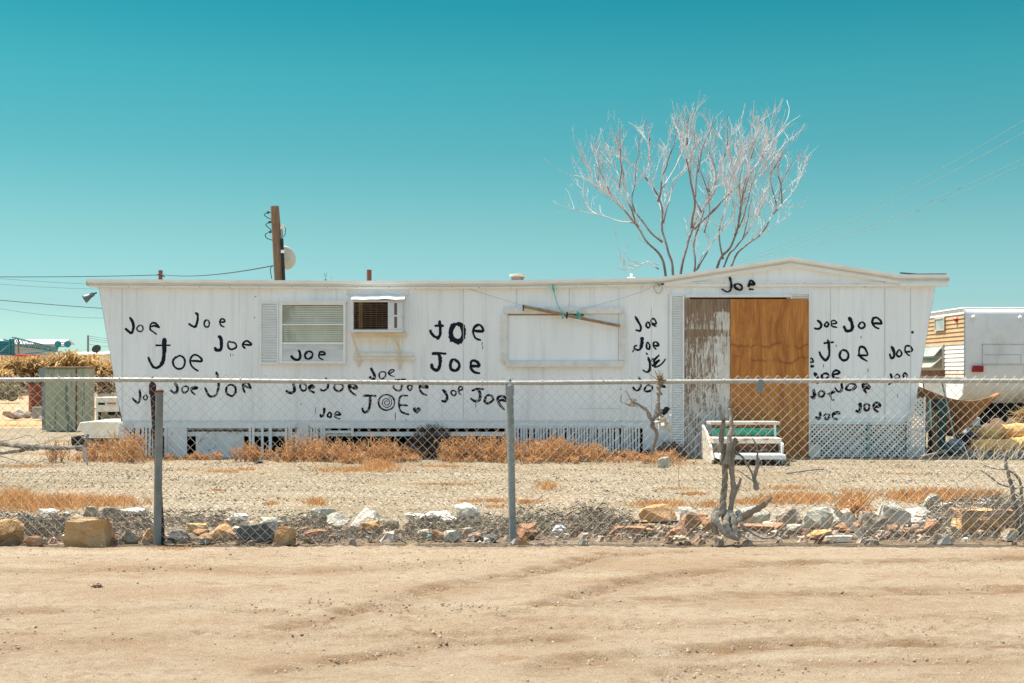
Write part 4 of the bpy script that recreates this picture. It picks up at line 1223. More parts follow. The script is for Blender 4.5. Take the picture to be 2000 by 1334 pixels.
def rock(cx, base, w, h, m, label, shape='a', lean=0.0, name='rock', dep=0.8):
    Y = gy(base)
    s = Y / F
    W_, H_ = w * s, h * s
    D_ = W_ * dep * random.uniform(0.75, 1.0)
    rnd = random.Random(int(cx * 31 + base * 7))
    bm = bmesh.new()
    if shape == 's':      # slab / block with broken corners
        for i in (-1, 1):
            for j in (-1, 1):
                for k in (-1, 1):
                    c = Vector((i * .5 * rnd.uniform(.8, 1), j * .5 * rnd.uniform(.75, 1), k * .5 * rnd.uniform(.8, 1)))
                    bm.verts.new(c)
                    if rnd.random() < .6:
                        bm.verts.new(c * rnd.uniform(.93, 1.0) + Vector((rnd.uniform(-.2, 0) * i, 0, rnd.uniform(0, .07) * k)))
    else:
        for _ in range(15 if shape == 'a' else 34):
            while True:
                v = Vector((rnd.uniform(-1, 1), rnd.uniform(-1, 1), rnd.uniform(-1, 1)))
                if 0.3 < v.length < 1: break
            v.normalize()
            q = max(abs(v.x), abs(v.y), abs(v.z))
            bx = v / q
            v = v.lerp(bx, 0.45 if shape == 'a' else 0.18)
            bm.verts.new(v * 0.5 * (rnd.uniform(.86, 1) if shape == 'a' else rnd.uniform(.95, 1)))
    r = bmesh.ops.convex_hull(bm, input=list(bm.verts))
    bmesh.ops.delete(bm, geom=[g for g in r.get('geom_interior', []) if isinstance(g, bmesh.types.BMVert)], context='VERTS')
    bmesh.ops.bevel(bm, geom=list(bm.edges), offset=0.035 if shape != 'o' else 0.05, segments=2, affect='EDGES', profile=0.6, clamp_overlap=True)
    bmesh.ops.triangulate(bm, faces=list(bm.faces))
    bmesh.ops.subdivide_edges(bm, edges=[e for e in bm.edges if e.calc_length() > 0.12], cuts=2, use_grid_fill=True)
    xs = sorted(v.co.x for v in bm.verts); zs = sorted(v.co.z for v in bm.verts)
    q_ = max(1, len(xs) // 60)
    kx, kz = 1 / (xs[-q_] - xs[q_]), 1 / (zs[-q_] - zs[q_])
    o0 = rnd.uniform(0, 50)
    for v in bm.verts:
        c = v.co.copy()
        c += c.normalized() * ((0.11 if shape == 's' else 0.065) * noise.fractal(c * 3.5 + Vector((o0, 0, 0)), .7, 2.1, 6))
        x, y, z = c.x * kx, c.y, c.z * kz
        if lean: x += lean * z * H_ / W_
        v.co = (x * W_, y * D_, (z + 0.33) * H_ * 1.10)
    me = bpy.data.meshes.new(name)
    bm.to_mesh(me)
    bm.free()
    me.materials.append(m if not isinstance(m, str) else RM[m])
    o = bpy.data.objects.new(name, me)
    o.location = ((cx - 1000) * s, Y + D_ * 0.25, 0.012)
    o.rotation_euler.z = rnd.uniform(-.12, .12) if shape == 's' else 0
    COL.objects.link(o)
    tag(o, label, 'rock', 'rocks edging the yard along the fence' if name == 'rock' else None)
    return o
ROCKS = [
 (10,1064,62,50,'t','big smooth tan boulder cut off by the left edge','o'),
 (62,1069,42,18,'r','low rust rock right of the left edge boulder','a'),
 (171,1067,80,54,'t','square sandstone block with rough face, left of the fence posts','s'),
 (88,1012,46,16,'w','flat white rock behind the brush left of the sandstone block','a'),
 (128,1010,16,8,'w','small white rock behind the upper left corner of the sandstone block','a'),
 (178,1009,30,20,'b','grey brown rock just above the sandstone block','a'),
 (208,1017,48,26,'b','peaked brown rock above the right corner of the sandstone block','a'),
 (256,1010,56,18,'w','low white rock left of the grey fence post','a'),
 (250,1062,40,34,'b','brown rock in brush between sandstone block and grey post','a'),
 (291,1062,24,26,'t','narrow tan rock touching the left of the grey post','a'),
 (344,1060,40,22,'d','black lumpy rock right of the rusty fence post','a'),
 (384,1040,40,15,'y','yellow flat brick-like rock on top of the red one','s'),
 (391,1047,32,11,'r','dark red flat rock under the yellow one','o'),
 (403,1062,28,18,'t','orange round rock under the dark red one','o'),
 (438,1056,46,30,'t','pale tan faceted rock left of the dark slate slab','a'),
 (462,1027,42,24,'w','white pointed rock behind the pale tan faceted one','a'),
 (498,1063,84,42,'d','large dark slate slab with crossed mesh in front','a'),
 (537,1032,54,22,'g','greenish flat rock behind the dark slate slab','a'),
 (556,1065,42,36,'t','brown square rock at the right end of the slate slab','a'),
 (617,1054,46,18,'r','low brown rock under the brush clump left of middle','a'),
 (630,1026,48,34,'g','pale squarish upright rock left of the mossy grey one','a'),
 (660,1032,46,30,'g','mottled grey green rock between two pale upright ones','a'),
 (687,1040,22,20,'p','small pinkish tan rock at the foot of the mottled one','o'),
 (708,1042,60,44,'w','big pale triangular rock left of the middle post','a'),
 (725,1045,46,26,'t','brown wedge rock leaning on the pale triangular one','a'),
 (764,1036,28,20,'b','round brown grey rock between brown wedge and long white rock','o'),
 (806,1029,54,24,'w','long white rock sloping up to the right','a',0.5),
 (865,1026,66,26,'w','wide grey white rock left of the cream one','a'),
 (914,1023,46,38,'w','cream leaning rock left of the middle post','a',-0.3),
 (825,1049,32,14,'g','small olive rock low under the wide grey white one','a'),
 (853,1060,26,20,'r','small brown rock low under the wide grey white one','a'),
 (883,1060,38,22,'g','olive domed rock low in the middle','o'),
 (924,1058,32,14,'r','flat rusty rock low left of the middle post','a'),
 (958,1060,34,14,'d','bluish flat rock touching the left of the middle post','o'),
 (1029,1053,38,30,'r','brown pointed rock right of the middle post','a'),
 (1283,1024,70,40,'t','biggest tan boulder with a grey cap, above the hose','a'),
 (1267,1030,24,13,'t','little tan rock under the biggest tan boulder','a'),
 (1226,1049,66,18,'r','long rusty wedge of rock rising to the right','s',0.9),
 (1266,1047,32,14,'t','orange rock at the end of the long rusty wedge','a'),
 (1339,1024,38,30,'w','grey white rough rock right of the biggest tan boulder','a'),
 (1353,1036,56,32,'r','brown pyramid rock right of the biggest tan boulder','a'),
 (1325,1052,40,18,'r','smooth brown rock in front of the brown pyramid','o'),
 (1388,1038,32,26,'r','brown rock left of the dead vine root','a'),
 (1474,1027,58,36,'g','pale green rock right of the dead vine root','o'),
 (1478,1042,74,14,'r','long flat rusty slab right of the dead vine root','s'),
 (1543,1031,46,42,'b','rounded grey rock between dead vine and striped rock','o'),
 (1516,1041,30,18,'r','rusty rock under the left side of the rounded grey one','a'),
 (1558,1043,40,17,'g','mossy flat rock under the rounded grey one','a'),
 (1602,1036,56,44,'g','big tan and grey boulder right of the rounded grey one','o'),
 (1632,1012,32,22,'w','white rock behind and between the two big boulders','a'),
 (1655,1031,56,36,'g','striped grey green boulder left of the leaning slat','a'),
 (1660,1041,58,18,'r','rusty low rock under the striped boulder','a'),
 (1602,1054,46,18,'y','yellow tan sloping slab below the big tan and grey boulder','a',0.6),
 (1706,1043,52,46,'b','big tan grey boulder right of the leaning slat','a'),
 (1752,1031,56,50,'g','tall pale rock with dark green mottling','a',-0.1),
 (1724,1018,24,34,'w','pinkish white rock leaning behind the tall pale rock','a',0.5),
 (1798,1026,66,34,'w','wide white rock with rusty stains','a'),
 (1822,1025,36,18,'d','grey slanting rock at the right of the wide white one','a',0.4),
 (1743,1041,28,14,'r','small red rock below the tall pale rock','o'),
 (1775,1046,26,13,'r','small red rock right of the first red one','o'),
 (1735,1053,15,13,'p','tiny pink stone by the road below the tall pale rock','o'),
 (1789,1038,20,12,'p','little pink grey stone under the wide white rock','a'),
 (1798,1046,22,10,'t','flat little orange stone left of the brown cube rock','a'),
 (1819,1047,38,32,'r','brown cube shaped rock left of the long rusty slab','a'),
 (1823,992,40,26,'g','jagged pale green rock behind the rusty stained one','a'),
 (1870,1041,22,13,'d','small blue grey stone before the long rusty slab','o'),
 (1930,1042,114,48,'t','long rusty brown slab near the right edge','s'),
 (1974,1052,36,18,'y','yellow stone under the right end of the long slab','a'),
 (1855,1000,52,16,'w','low white rock behind the jagged pale green one','a'),
 (1935,992,40,16,'w','white rock behind the long rusty slab','a'),
]
for r_ in ROCKS:
    rock(*r_)
for i, (cx, base, w, h, m, lab) in enumerate([(1296, 914, 26, 23, 'g', 'single grey rock on the gravel left of the door'), (22, 818, 40, 16, 'b', 'leftmost brown rock of the row by the rusty barrel'), (35, 811, 22, 12, 'w', 'pale rock of the row by the rusty barrel'), (52, 815, 20, 12, 'b', 'brown rock against the grey metal box')]):
    rock(cx, base, w, h, m, lab, 'a', name='yard_rock')
o = rock(1638, 1060, 52, 11, cream, '', 's', name='brick', dep=0.35)
tag(o, 'pale flat brick lying at the road edge under the tan boulder', 'brick')
# ------------------------------------------------------------------ dead vines tangled in the fence
def limb(mb, pts, r0, r1, n=8, k=10, knob=0.38, sd=0):
    q = catmull(pts, k)
    rs = []
    for i, p in enumerate(q):
        u = i / (len(q) - 1)
        rs.append(max(0.0012, (r0 + (r1 - r0) * u) * (1 + knob * (noise.noise(Vector((u * 9, sd * 3.1, r0 * 100))) + .6 * noise.noise(Vector((u * 31, sd * 1.7, 4)))))))
    q = [p + Vector((noise.noise(p * 14 + Vector((sd, 0, 0))), 0, noise.noise(p * 14 + Vector((0, sd, 3))))) * min(.014, r0 * .5) for p in q]
    mb.tube(q, rs, n)
    return q
def twisty(mb, pts, r0, r1, strands=3, turns=3, k=10, knob=0.2):
    q = catmull(pts, k)
    for s_ in range(strands):
        out = []
        for i, p in enumerate(q):
            u = i / (len(q) - 1)
            t = 6.283 * (s_ / strands + turns * u)
            rr = (r0 + (r1 - r0) * u) * 0.62
            out.append(p + Vector((math.cos(t) * rr, math.sin(t) * rr, 0)))
        rs = [(r0 + (r1 - r0) * i / (len(q) - 1)) * 0.68 * (1 + knob * noise.noise(Vector((i * .4, s_, 1)))) for i in range(len(q))]
        mb.tube(out, rs, 7)
def twigs(mb, base, dirn, n, L, r, spread=0.7):
    for _ in range(n):
        d = (Vector(dirn) + Vector((random.uniform(-1, 1), random.uniform(-.6, .6), random.uniform(-1, 1))) * spread).normalized()
        l = L * random.uniform(.5, 1.2)
        b = Vector(base) + Vector((random.uniform(-.015, .015), random.uniform(-.015, .015), random.uniform(-.015, .015)))
        m_ = b + d * l * .5 + Vector((random.uniform(-.02, .02),) * 3) * 1
        mb.tube([b, m_, b + d * l], [r, r * .8, r * .35], 4)
YV = YF - 0.05
vine = thing('dead_vine', 'thick twisted dead grey vine rooted at the road and climbing the fence', 'dead vine', (fp(1422, 0).x, YV, 0))
mb = MB()
v = lambda x, y, d=0.0: P(x, y, YV - d)
twisty(mb, [v(1420, 1046), v(1416, 1010), v(1412, 985), v(1414, 960), v(1416, 930), v(1414, 900), v(1411, 870)], 0.024, 0.016, 3, 3.0)
limb(mb, [v(1411, 880), v(1408, 850), v(1413, 825), v(1406, 800), v(1405, 790)], 0.022, 0.010, sd=1)
limb(mb, [v(1418, 905, .03), v(1424, 870, .04), v(1428, 830, .03), v(1425, 800), v(1427, 794)], 0.024, 0.013, sd=2)
limb(mb, [v(1424, 915, .0), v(1428, 880, -.03), v(1436, 862, -.02), v(1440, 866, 0)], 0.020, 0.011, sd=3)
limb(mb, [v(1430, 1040), v(1428, 1000), v(1431, 960), v(1430, 930), v(1428, 900), v(1431, 870), v(1437, 855)], 0.020, 0.017, sd=4)
limb(mb, [v(1420, 866), v(1425, 880), v(1432, 895)], 0.02, 0.02, sd=5)
mb.build('trunk', greywood, vine)
mb = MB()
limb(mb, [v(1412, 1000), v(1398, 1008, .05), v(1404, 1025, .1), v(1420, 1045, .12), v(1444, 1054, .14)], 0.032, 0.014, sd=6)
limb(mb, [v(1420, 1000), v(1432, 1010, .06), v(1436, 1030, .1), v(1438, 1048, .14)], 0.028, 0.018, sd=7)
limb(mb, [v(1442, 1000), v(1446, 1012, .05), v(1436, 1026, .08), v(1442, 1040, .12)], 0.026, 0.016, sd=8)
limb(mb, [v(1405, 990), v(1396, 1000), v(1392, 1020), v(1400, 1044)], 0.030, 0.018, sd=9)
limb(mb, [v(1425, 1000), v(1418, 1020, .08), v(1428, 1040, .12), v(1440, 1052, .16)], 0.030, 0.018, sd=10)
mb.build('root', mat('pale_root_wood', (0.27, 0.225, 0.175), (0.43, 0.37, 0.295), 10, 0.9, 0.5, 40, stain=[((0.16, 0.12, 0.09), 10, 0.6, (2, 2, .4))]), vine)
mb = MB()
limb(mb, [v(1440, 1018, .03), v(1460, 1004, .05), v(1478, 994, .06), v(1492, 986, .06)], 0.028, 0.022, sd=11)
mb.build('stub_branch', mat('brown_stub', (0.22, 0.15, 0.10), (0.34, 0.25, 0.18), 9, 0.9, 0.3), vine)
mb = MB(); limb(mb, [v(1490, 988, .06), v(1500, 978, .06), v(1508, 970, .06)], 0.016, 0.012, sd=12); mb.build('side_branch', greywood, vine)
mb = MB(); limb(mb, [v(1430, 960, 0), v(1438, 950, .02), v(1446, 945, .02)], 0.012, 0.006, sd=13); mb.build('side_branch', greywood, vine)
mb = MB(); limb(mb, [v(1432, 975), v(1440, 955), v(1446, 940), v(1448, 934)], 0.012, 0.008, sd=14); mb.build('side_branch', greywood, vine)
mb = MB(); limb(mb, [v(1430, 888), v(1445, 888, .02), v(1458, 905, .02), v(1462, 912, .02)], 0.010, 0.008, sd=15); mb.build('side_branch', greywood, vine)
mb = MB(); limb(mb, [v(1446, 1024, .1), v(1470, 1040, .16), v(1490, 1050, .2), v(1512, 1046, .22), v(1520, 1036, .2)], 0.014, 0.006, sd=16); mb.build('side_branch', greywood, vine)
mb = MB(); limb(mb, [v(1448, 1044, .16), v(1470, 1056, .2), v(1500, 1058, .25)], 0.010, 0.004, sd=17); mb.build('side_branch', greywood, vine)
o = MB()
limb(o, [v(1478, 958), v(1476, 945), v(1473, 935), v(1476, 920), v(1480, 910), v(1480, 895)], 0.020, 0.013, sd=20)
limb(o, [v(1480, 905), v(1479, 885), v(1478, 872), v(1468, 855)], 0.009, 0.004, sd=21)
limb(o, [v(1480, 900), v(1480, 885), v(1478, 880), v(1484, 882), v(1495, 878), v(1500, 880)], 0.008, 0.006, sd=22)
limb(o, [v(1473, 938), v(1466, 920), v(1458, 905)], 0.009, 0.005, sd=23)
limb(o, [v(1472, 940), v(1455, 928), v(1444, 920)], 0.005, 0.003, sd=24)
limb(o, [v(1482, 910), v(1487, 906), v(1488, 900)], 0.006, 0.004, sd=25)
o = o.build('vine_branch', greywood)
tag(o, 'short forked dead branch caught in the fence right of the twisted vine', 'dead branch')

hv = thing('dead_vine', 'frayed dead vine hanging in the fence in front of the wall, cut off below', 'dead vine', (v(1278, 886).x, YV, v(1278, 886).z))
mb = MB()
limb(mb, [v(1272, 888), v(1278, 868), v(1283, 852), v(1280, 840), v(1274, 832), v(1278, 818), v(1284, 808)], 0.014, 0.016, sd=30)
limb(mb, [v(1280, 815), v(1285, 795), v(1286, 775), v(1287, 758), v(1290, 746)], 0.017, 0.016, sd=31)
limb(mb, [v(1278, 825), v(1268, 815), v(1262, 800), v(1248, 790), v(1238, 786)], 0.016, 0.009, sd=32)
limb(mb, [v(1284, 808), v(1290, 805), v(1296, 806)], 0.024, 0.014, sd=33)
mb.build('trunk', greywood, hv)
mb = MB()
twigs(mb, v(1290, 748), (0.25, -0.1, 0.9), 46, 0.055, 0.0035, 0.9)
twigs(mb, v(1288, 738), (0.1, -0.1, 1), 16, 0.05, 0.003, 0.9)
limb(mb, [v(1288, 742), v(1282, 732), v(1279, 724)], 0.007, 0.003, sd=34)
limb(mb, [v(1284, 742), v(1275, 735), v(1265, 729)], 0.003, 0.0015, sd=35)
twigs(mb, v(1240, 787), (-0.8, 0, 0.4), 18, 0.05, 0.003, 0.6)
limb(mb, [v(1240, 786), v(1232, 780), v(1226, 768), v(1222, 764)], 0.006, 0.003, sd=36)
limb(mb, [v(1246, 794), v(1230, 792), v(1220, 787), v(1213, 784), v(1214, 770)], 0.005, 0.003, sd=37)
mb.build('twig', mat('brown_frayed_twig', (0.22, 0.16, 0.10), (0.42, 0.33, 0.22), 20, 0.9), hv)
mb = MB()
for _ in range(26):
    c = v(random.uniform(1284, 1304), random.uniform(812, 836), random.uniform(0, .04))
    a_ = Vector((random.uniform(-1, 1), random.uniform(-.5, .5), random.uniform(-1.4, .6))).normalized() * random.uniform(.02, .05)
    b_ = Vector((random.uniform(-1, 1), random.uniform(-1, 1), random.uniform(-1, 1))).normalized() * 0.018
    mb.add([c, c + a_ + b_, c + a_ * 1.6, c + a_ - b_], [(0, 1, 2, 3)])
limb(mb, [v(1287, 806), v(1284, 816), v(1286, 826)], 0.012, 0.01, sd=38)
limb(mb, [v(1300, 818), v(1304, 828), v(1296, 838)], 0.012, 0.008, sd=39)
mb.build('shredded_bark', mat('pale_shred', (0.50, 0.44, 0.34), (0.66, 0.60, 0.50), 9, 0.9), hv)
mb = MB()
limb(mb, [v(1294, 808), v(1301, 800), v(1304, 803)], 0.02, 0.024, sd=40)
mb.build('dark_husk', dark, hv)

# dead shrub at the right end
o = thing('dead_shrub', 'spindly dead grey shrub behind the rocks at the right edge', 'dead shrub', (P(1985, 0, 10.2).x, 10.2, 0))
w_ = lambda x, y, d=0.0: P(x, y, 10.2 - d)
mb = MB()
limb(mb, [w_(1986, 1046), w_(1986, 1010), w_(1982, 980), w_(1974, 945), w_(1966, 915), w_(1964, 890), w_(1968, 876)], 0.022, 0.011, sd=50)
limb(mb, [w_(1996, 1046), w_(1998, 1000), w_(1996, 970), w_(1990, 935), w_(1968, 918)], 0.016, 0.008, sd=51)
mb.build('trunk', greywood, o)
mb = MB()
limb(mb, [w_(1978, 952), w_(1960, 948), w_(1945, 940), w_(1930, 928), w_(1908, 918), w_(1880, 940)], 0.009, 0.003, sd=52)
limb(mb, [w_(1966, 917), w_(1945, 916), w_(1930, 912), w_(1915, 905)], 0.006, 0.003, sd=53)
limb(mb, [w_(1978, 955), w_(1994, 952), w_(2020, 950)], 0.007, 0.004, sd=54)
limb(mb, [w_(1984, 1000), w_(1960, 975), w_(1935, 968), w_(1900, 985)], 0.005, 0.002, sd=55)
limb(mb, [w_(1984, 1010), w_(1950, 1000), w_(1930, 985), w_(1915, 960)], 0.004, 0.002, sd=56)
for _ in range(95):
    x = random.uniform(1835, 2030)
    y = random.uniform(985, 1020)
    p = w_(x, y, random.uniform(-.15, .15))
    q = p + Vector((random.uniform(-.25, .25), random.uniform(-.1, .1), random.uniform(-.02, .16)))
    r = q + Vector((random.uniform(-.12, .12), 0, random.uniform(-.1, .08)))
    mb.tube(catmull([p, q, r], 3), 0.0022, 4)
mb.build('twig', greywood, o)

# dry brush along the fence foot, dry weeds and grass patches
mb = MB()
def brushclump(px0, px1, py0, py1, n, hgt, dens=1):
    for _ in range(n):
        px, py = random.uniform(px0, px1), random.uniform(py0, py1)
        g = G(px, py)
        z = 0.01 + random.random() ** 1.5 * hgt
        L = random.uniform(0.02, 0.09)
        a = random.uniform(0, 6.28)
        el = random.uniform(-.6, .9)
        d = Vector((math.cos(a) * math.cos(el), math.sin(a) * math.cos(el) * .6, math.sin(el)))
        p = Vector((g.x, g.y, z))
        s_ = d.orthogonal().normalized() * random.uniform(0.0015, 0.005)
        c = d.cross(s_) * 0.5
        q = p + d * L + Vector((0, 0, -L * .2))
        mb.add([p - s_, p + s_, q + s_ * .5, q - s_ * .5, p + c + d * L * .5], [(0, 1, 2, 3), (0, 4, 3), (1, 2, 4)])
for args in ((36, 140, 1026, 1058, 1300, .10), (205, 300, 1022, 1056, 700, .10), (318, 470, 1012, 1040, 600, .08), (340, 480, 1056, 1066, 200, .04), (470, 640, 1050, 1066, 260, .05), (560, 640, 1020, 1040, 320, .09),
             (620, 900, 1042, 1062, 800, .06), (800, 1010, 1026, 1050, 1100, .09), (1000, 1230, 1015, 1052, 1800, .11), (1120, 1200, 1012, 1050, 600, .15), (1200, 1420, 1040, 1056, 350, .05),
             (1460, 1560, 1044, 1056, 160, .04), (1680, 1850, 1042, 1056, 350, .04), (1800, 2020, 1000, 1034, 1500, .14), (1840, 2020, 1044, 1056, 300, .05), (1880, 2020, 985, 1010, 700, .12), (-20, 30, 1015, 1066, 400, .08)):
    brushclump(*args)
tag(mb.build('dry_brush', brushm), None, None, kind='stuff')
# small rubble between the larger rocks
mb = MB()
for _ in range(420):
    px = random.uniform(-30, 2030)
    g = G(px, random.uniform(1018, 1066))
    s_ = random.uniform(.012, .045) * (1 if random.random() < .8 else 1.6)
    z = random.uniform(0, .02)
    vs_ = []
    for i in range(2):
        for k in range(6):
            t = k / 6 * 6.283 + i * .4
            r = s_ * random.uniform(.7, 1.15) * (1, .68)[i]
            vs_.append((g.x + r * math.cos(t) * 1.25, g.y + r * math.sin(t), z - .01 + i * s_ * random.uniform(.7, 1.2)))
    mb.add(vs_, [(k, (k + 1) % 6, (k + 1) % 6 + 6, k + 6) for k in range(6)] + [tuple(range(6, 12))])
tag(mb.build('rubble', mat('mixed_rubble', (0.30, 0.17, 0.10), (0.52, 0.44, 0.35), 2.2, .9, .4, 40, island=(.55, 1.2), world_co=True, contrast=(.42, .58))), None, None, kind='stuff')
# long pale sticks and stems lying in the brush
mb = MB()
for _ in range(90):
    px = random.choice([random.uniform(200, 480), random.uniform(560, 1230), random.uniform(1640, 2000)])
    g = G(px, random.uniform(1022, 1064))
    a = random.uniform(-.5, .5) + (3.14 if random.random() < .5 else 0)
    L = random.uniform(.1, .45)
    p = Vector((g.x, g.y, random.uniform(.01, .08)))
    q = p + Vector((math.cos(a) * L, math.sin(a) * L * .4, random.uniform(-.02, .1)))
    mb.tube([p, p.lerp(q, .5) + Vector((0, 0, random.uniform(0, .03))), q], [.003, .003, .0015], 4)
tag(mb.build('dry_sticks', mat('straw_stick', (0.30, 0.25, 0.19), (0.52, 0.45, 0.35), 8, 0.9, island=(.5, 1.2), world_co=True)), None, None, kind='stuff')

weeds = MB()
def weed(x, y, h, leaf=0.013, m=weeds, n=None, spread=0.5):
    for _ in range(n or random.randint(4, 6)):
        a = random.uniform(0, 6.283)
        tip = Vector((x + math.cos(a) * h * spread * random.random(), y + math.sin(a) * h * spread * random.random(), h * random.uniform(.55, 1.05)))
        b = Vector((x, y, 0))
        m_ = b.lerp(tip, .5) + Vector((random.uniform(-.03, .03), random.uniform(-.03, .03), .03))
        q = catmull([b, m_, tip], 3)
        s_ = Vector((.004, 0, 0))
        for u, w2 in zip(q[:-1], q[1:]):
            m.add([u - s_, u + s_, w2 + s_ * .7, w2 - s_ * .7], [(0, 1, 2, 3)])
        for _ in range(int(7 + h * 22)):
            t = random.random() ** .7
            c = q[min(int(t * (len(q) - 1)), len(q) - 2)].lerp(q[min(int(t * (len(q) - 1)) + 1, len(q) - 1)], random.random())
            c = c + Vector((random.gauss(0, .022), random.gauss(0, .022), random.gauss(0, .016)))
            c.z = max(c.z, .004)
            d = Vector((random.uniform(-1, 1), random.uniform(-1, 1), random.uniform(-.4, 1))).normalized() * leaf * random.uniform(.6, 1.5)
            e = d.orthogonal().normalized() * leaf * random.uniform(.25, .5)
            m.add([c, c + d * .5 + e, c + d, c + d * .5 - e], [(0, 1, 2, 3)])
for x0, x1, y0, y1, h0, h1, n in ((160, 232, 18.6, 19.3, .15, .44, 40), (228, 312, 18.55, 19.25, .15, .56, 80), (320, 480, 18.9, 19.4, .03, .15, 40), (470, 560, 18.8, 19.4, .08, .32, 50), (555, 650, 18.7, 19.35, .12, .46, 90), (640, 790, 18.7, 19.5, .10, .42, 140), (690, 760, 18.4, 18.9, .05, .24, 40),
                                  (780, 870, 19.0, 19.5, .06, .28, 30), (870, 1000, 18.7, 19.4, .15, .50, 120), (1000, 1100, 18.7, 19.4, .15, .50, 120), (1080, 1140, 18.8, 19.4, .1, .36, 60), (1130, 1200, 18.8, 19.4, .08, .40, 56), (1190, 1290, 18.8, 19.4, .05, .20, 70), (1250, 1335, 18.9, 19.4, .05, .20, 40),
                                  (560, 1290, 18.4, 19.0, .03, .10, 260), (1640, 1690, 11.3, 11.7, .06, .26, 14)):
    nc = max(2, n // 9)
    cen = [(random.uniform(x0, x1), random.uniform(y0, y1), random.uniform(.55, 1.0)) for _ in range(nc)]
    for _ in range(int(n * .68)):
        cx, cY, hs_ = random.choice(cen)
        g_ = random.gauss(0, 1)
        Y = min(19.45, cY + random.gauss(0, .10)) if cY > 15 else cY
        px = cx + g_ * 12
        weed((px - 1000) * (YW if Y > 15 else Y) / F, Y, (h0 + (h1 - h0) * hs_ * random.uniform(.5, 1.1)) * math.exp(-g_ * g_ * .22), leaf=random.choice([.012, .017, .022]))
tag(weeds.build('dry_weeds', weedm), None, None, kind='stuff')
gr = MB()
def patch(cx, cy, w, dyp, n, h):
    for _ in range(n):
        px = cx + w / 2 * max(-1.3, min(1.3, random.gauss(0, .5)))
        py = cy + dyp / 2 * max(-1.5, min(1.5, random.gauss(0, .55)))
        g = G(px, py)
        hh = h * random.uniform(.3, 1.1)
        a = random.uniform(0, 6.28)
        t = Vector((g.x + math.cos(a) * hh * .8, g.y + math.sin(a) * hh * .8, hh))
        s_ = Vector((random.uniform(.003, .007), 0, 0))
        gr.add([g - s_, g + s_, t + s_ * .3, t - s_ * .3], [(0, 1, 2, 3)])
for a_ in ((60, 988, 200, 18, 1500, .10), (180, 984, 180, 14, 1000, .08), (30, 978, 60, 20, 400, .12), (700, 919, 170, 8, 800, .05), (740, 912, 60, 10, 400, .10), (865, 946, 130, 3, 260, .02), (860, 912, 120, 3, 200, .03), (532, 985, 30, 5, 120, .03), (617, 984, 36, 8, 150, .06), (950, 980, 110, 6, 500, .03), (1030, 982, 60, 6, 240, .03),
           (965, 990, 40, 4, 120, .02), (1068, 951, 44, 14, 260, .04), (1290, 988, 110, 14, 500, .05), (1330, 955, 90, 4, 200, .02), (1355, 966, 60, 5, 220, .03), (1385, 988, 40, 8, 150, .05), (1560, 977, 130, 14, 1100, .07), (1470, 982, 80, 8, 300, .05), (1540, 954, 120, 8, 400, .03), (1668, 988, 50, 22, 360, .16), (1650, 1000, 40, 8, 160, .06),
           (1830, 972, 180, 20, 1700, .08), (1760, 972, 40, 10, 300, .05), (1930, 968, 60, 8, 260, .06), (1760, 926, 200, 3, 260, .015), (480, 918, 50, 5, 150, .03), (435, 922, 70, 5, 180, .03), (425, 958, 40, 3, 90, .02), (240, 898, 260, 10, 900, .06), (340, 1078, 100, 8, 420, .03), (470, 1082, 70, 6, 200, .02), (100, 1075, 60, 4, 120, .02),
           (50, 912, 120, 6, 300, .03), (100, 888, 150, 6, 350, .03), (1018, 1062, 20, 6, 160, .05), (130, 862, 100, 4, 160, .03), (1310, 908, 60, 6, 200, .03), (90, 1000, 60, 8, 200, .06), (20, 832, 180, 5, 420, .03)):
    patch(*a_)
tag(gr.build('dry_grass', mattm), None, None, kind='stuff')
# dark dry bushes under the home
def bush(cx, cy, w, h, n, label):
    mb = MB()
    for _ in range(n):
        while True:
            a, b, c = random.uniform(-1, 1), random.uniform(-1, 1), random.random()
            if a * a + b * b + c * c < 1: break
        p = Vector((cx + a * w, cy + b * w * .4, c * h))
        d = Vector((random.uniform(-1, 1), random.uniform(-1, 1), random.uniform(-.5, 1))).normalized() * random.uniform(.03, .10)
        s_ = d.orthogonal().normalized() * random.uniform(.002, .006)
        mb.add([p - s_, p + s_, p + d + s_ * .5, p + d - s_ * .5], [(0, 1, 2, 3)])
    o = mb.build('dry_bush', mat('dark_brown_brush', (0.10, 0.055, 0.035), (0.24, 0.14, 0.09), 6, 0.95, island=(.4, 1.4), world_co=True), loc=(cx, cy, 0))
    tag(o, label, 'bush')
bush(W(845, 0).x, 19.75, .42, .52, 2600, 'dark brown dry bush under the open middle of the skirting')
bush(W(1305, 0).x, 19.55, .26, .26, 1300, 'dark brown dry bush at the left foot of the peeling door board')
bush(W(1262, 0).x, 19.5, .14, .14, 500, 'small dark dry bush left of the one by the door')

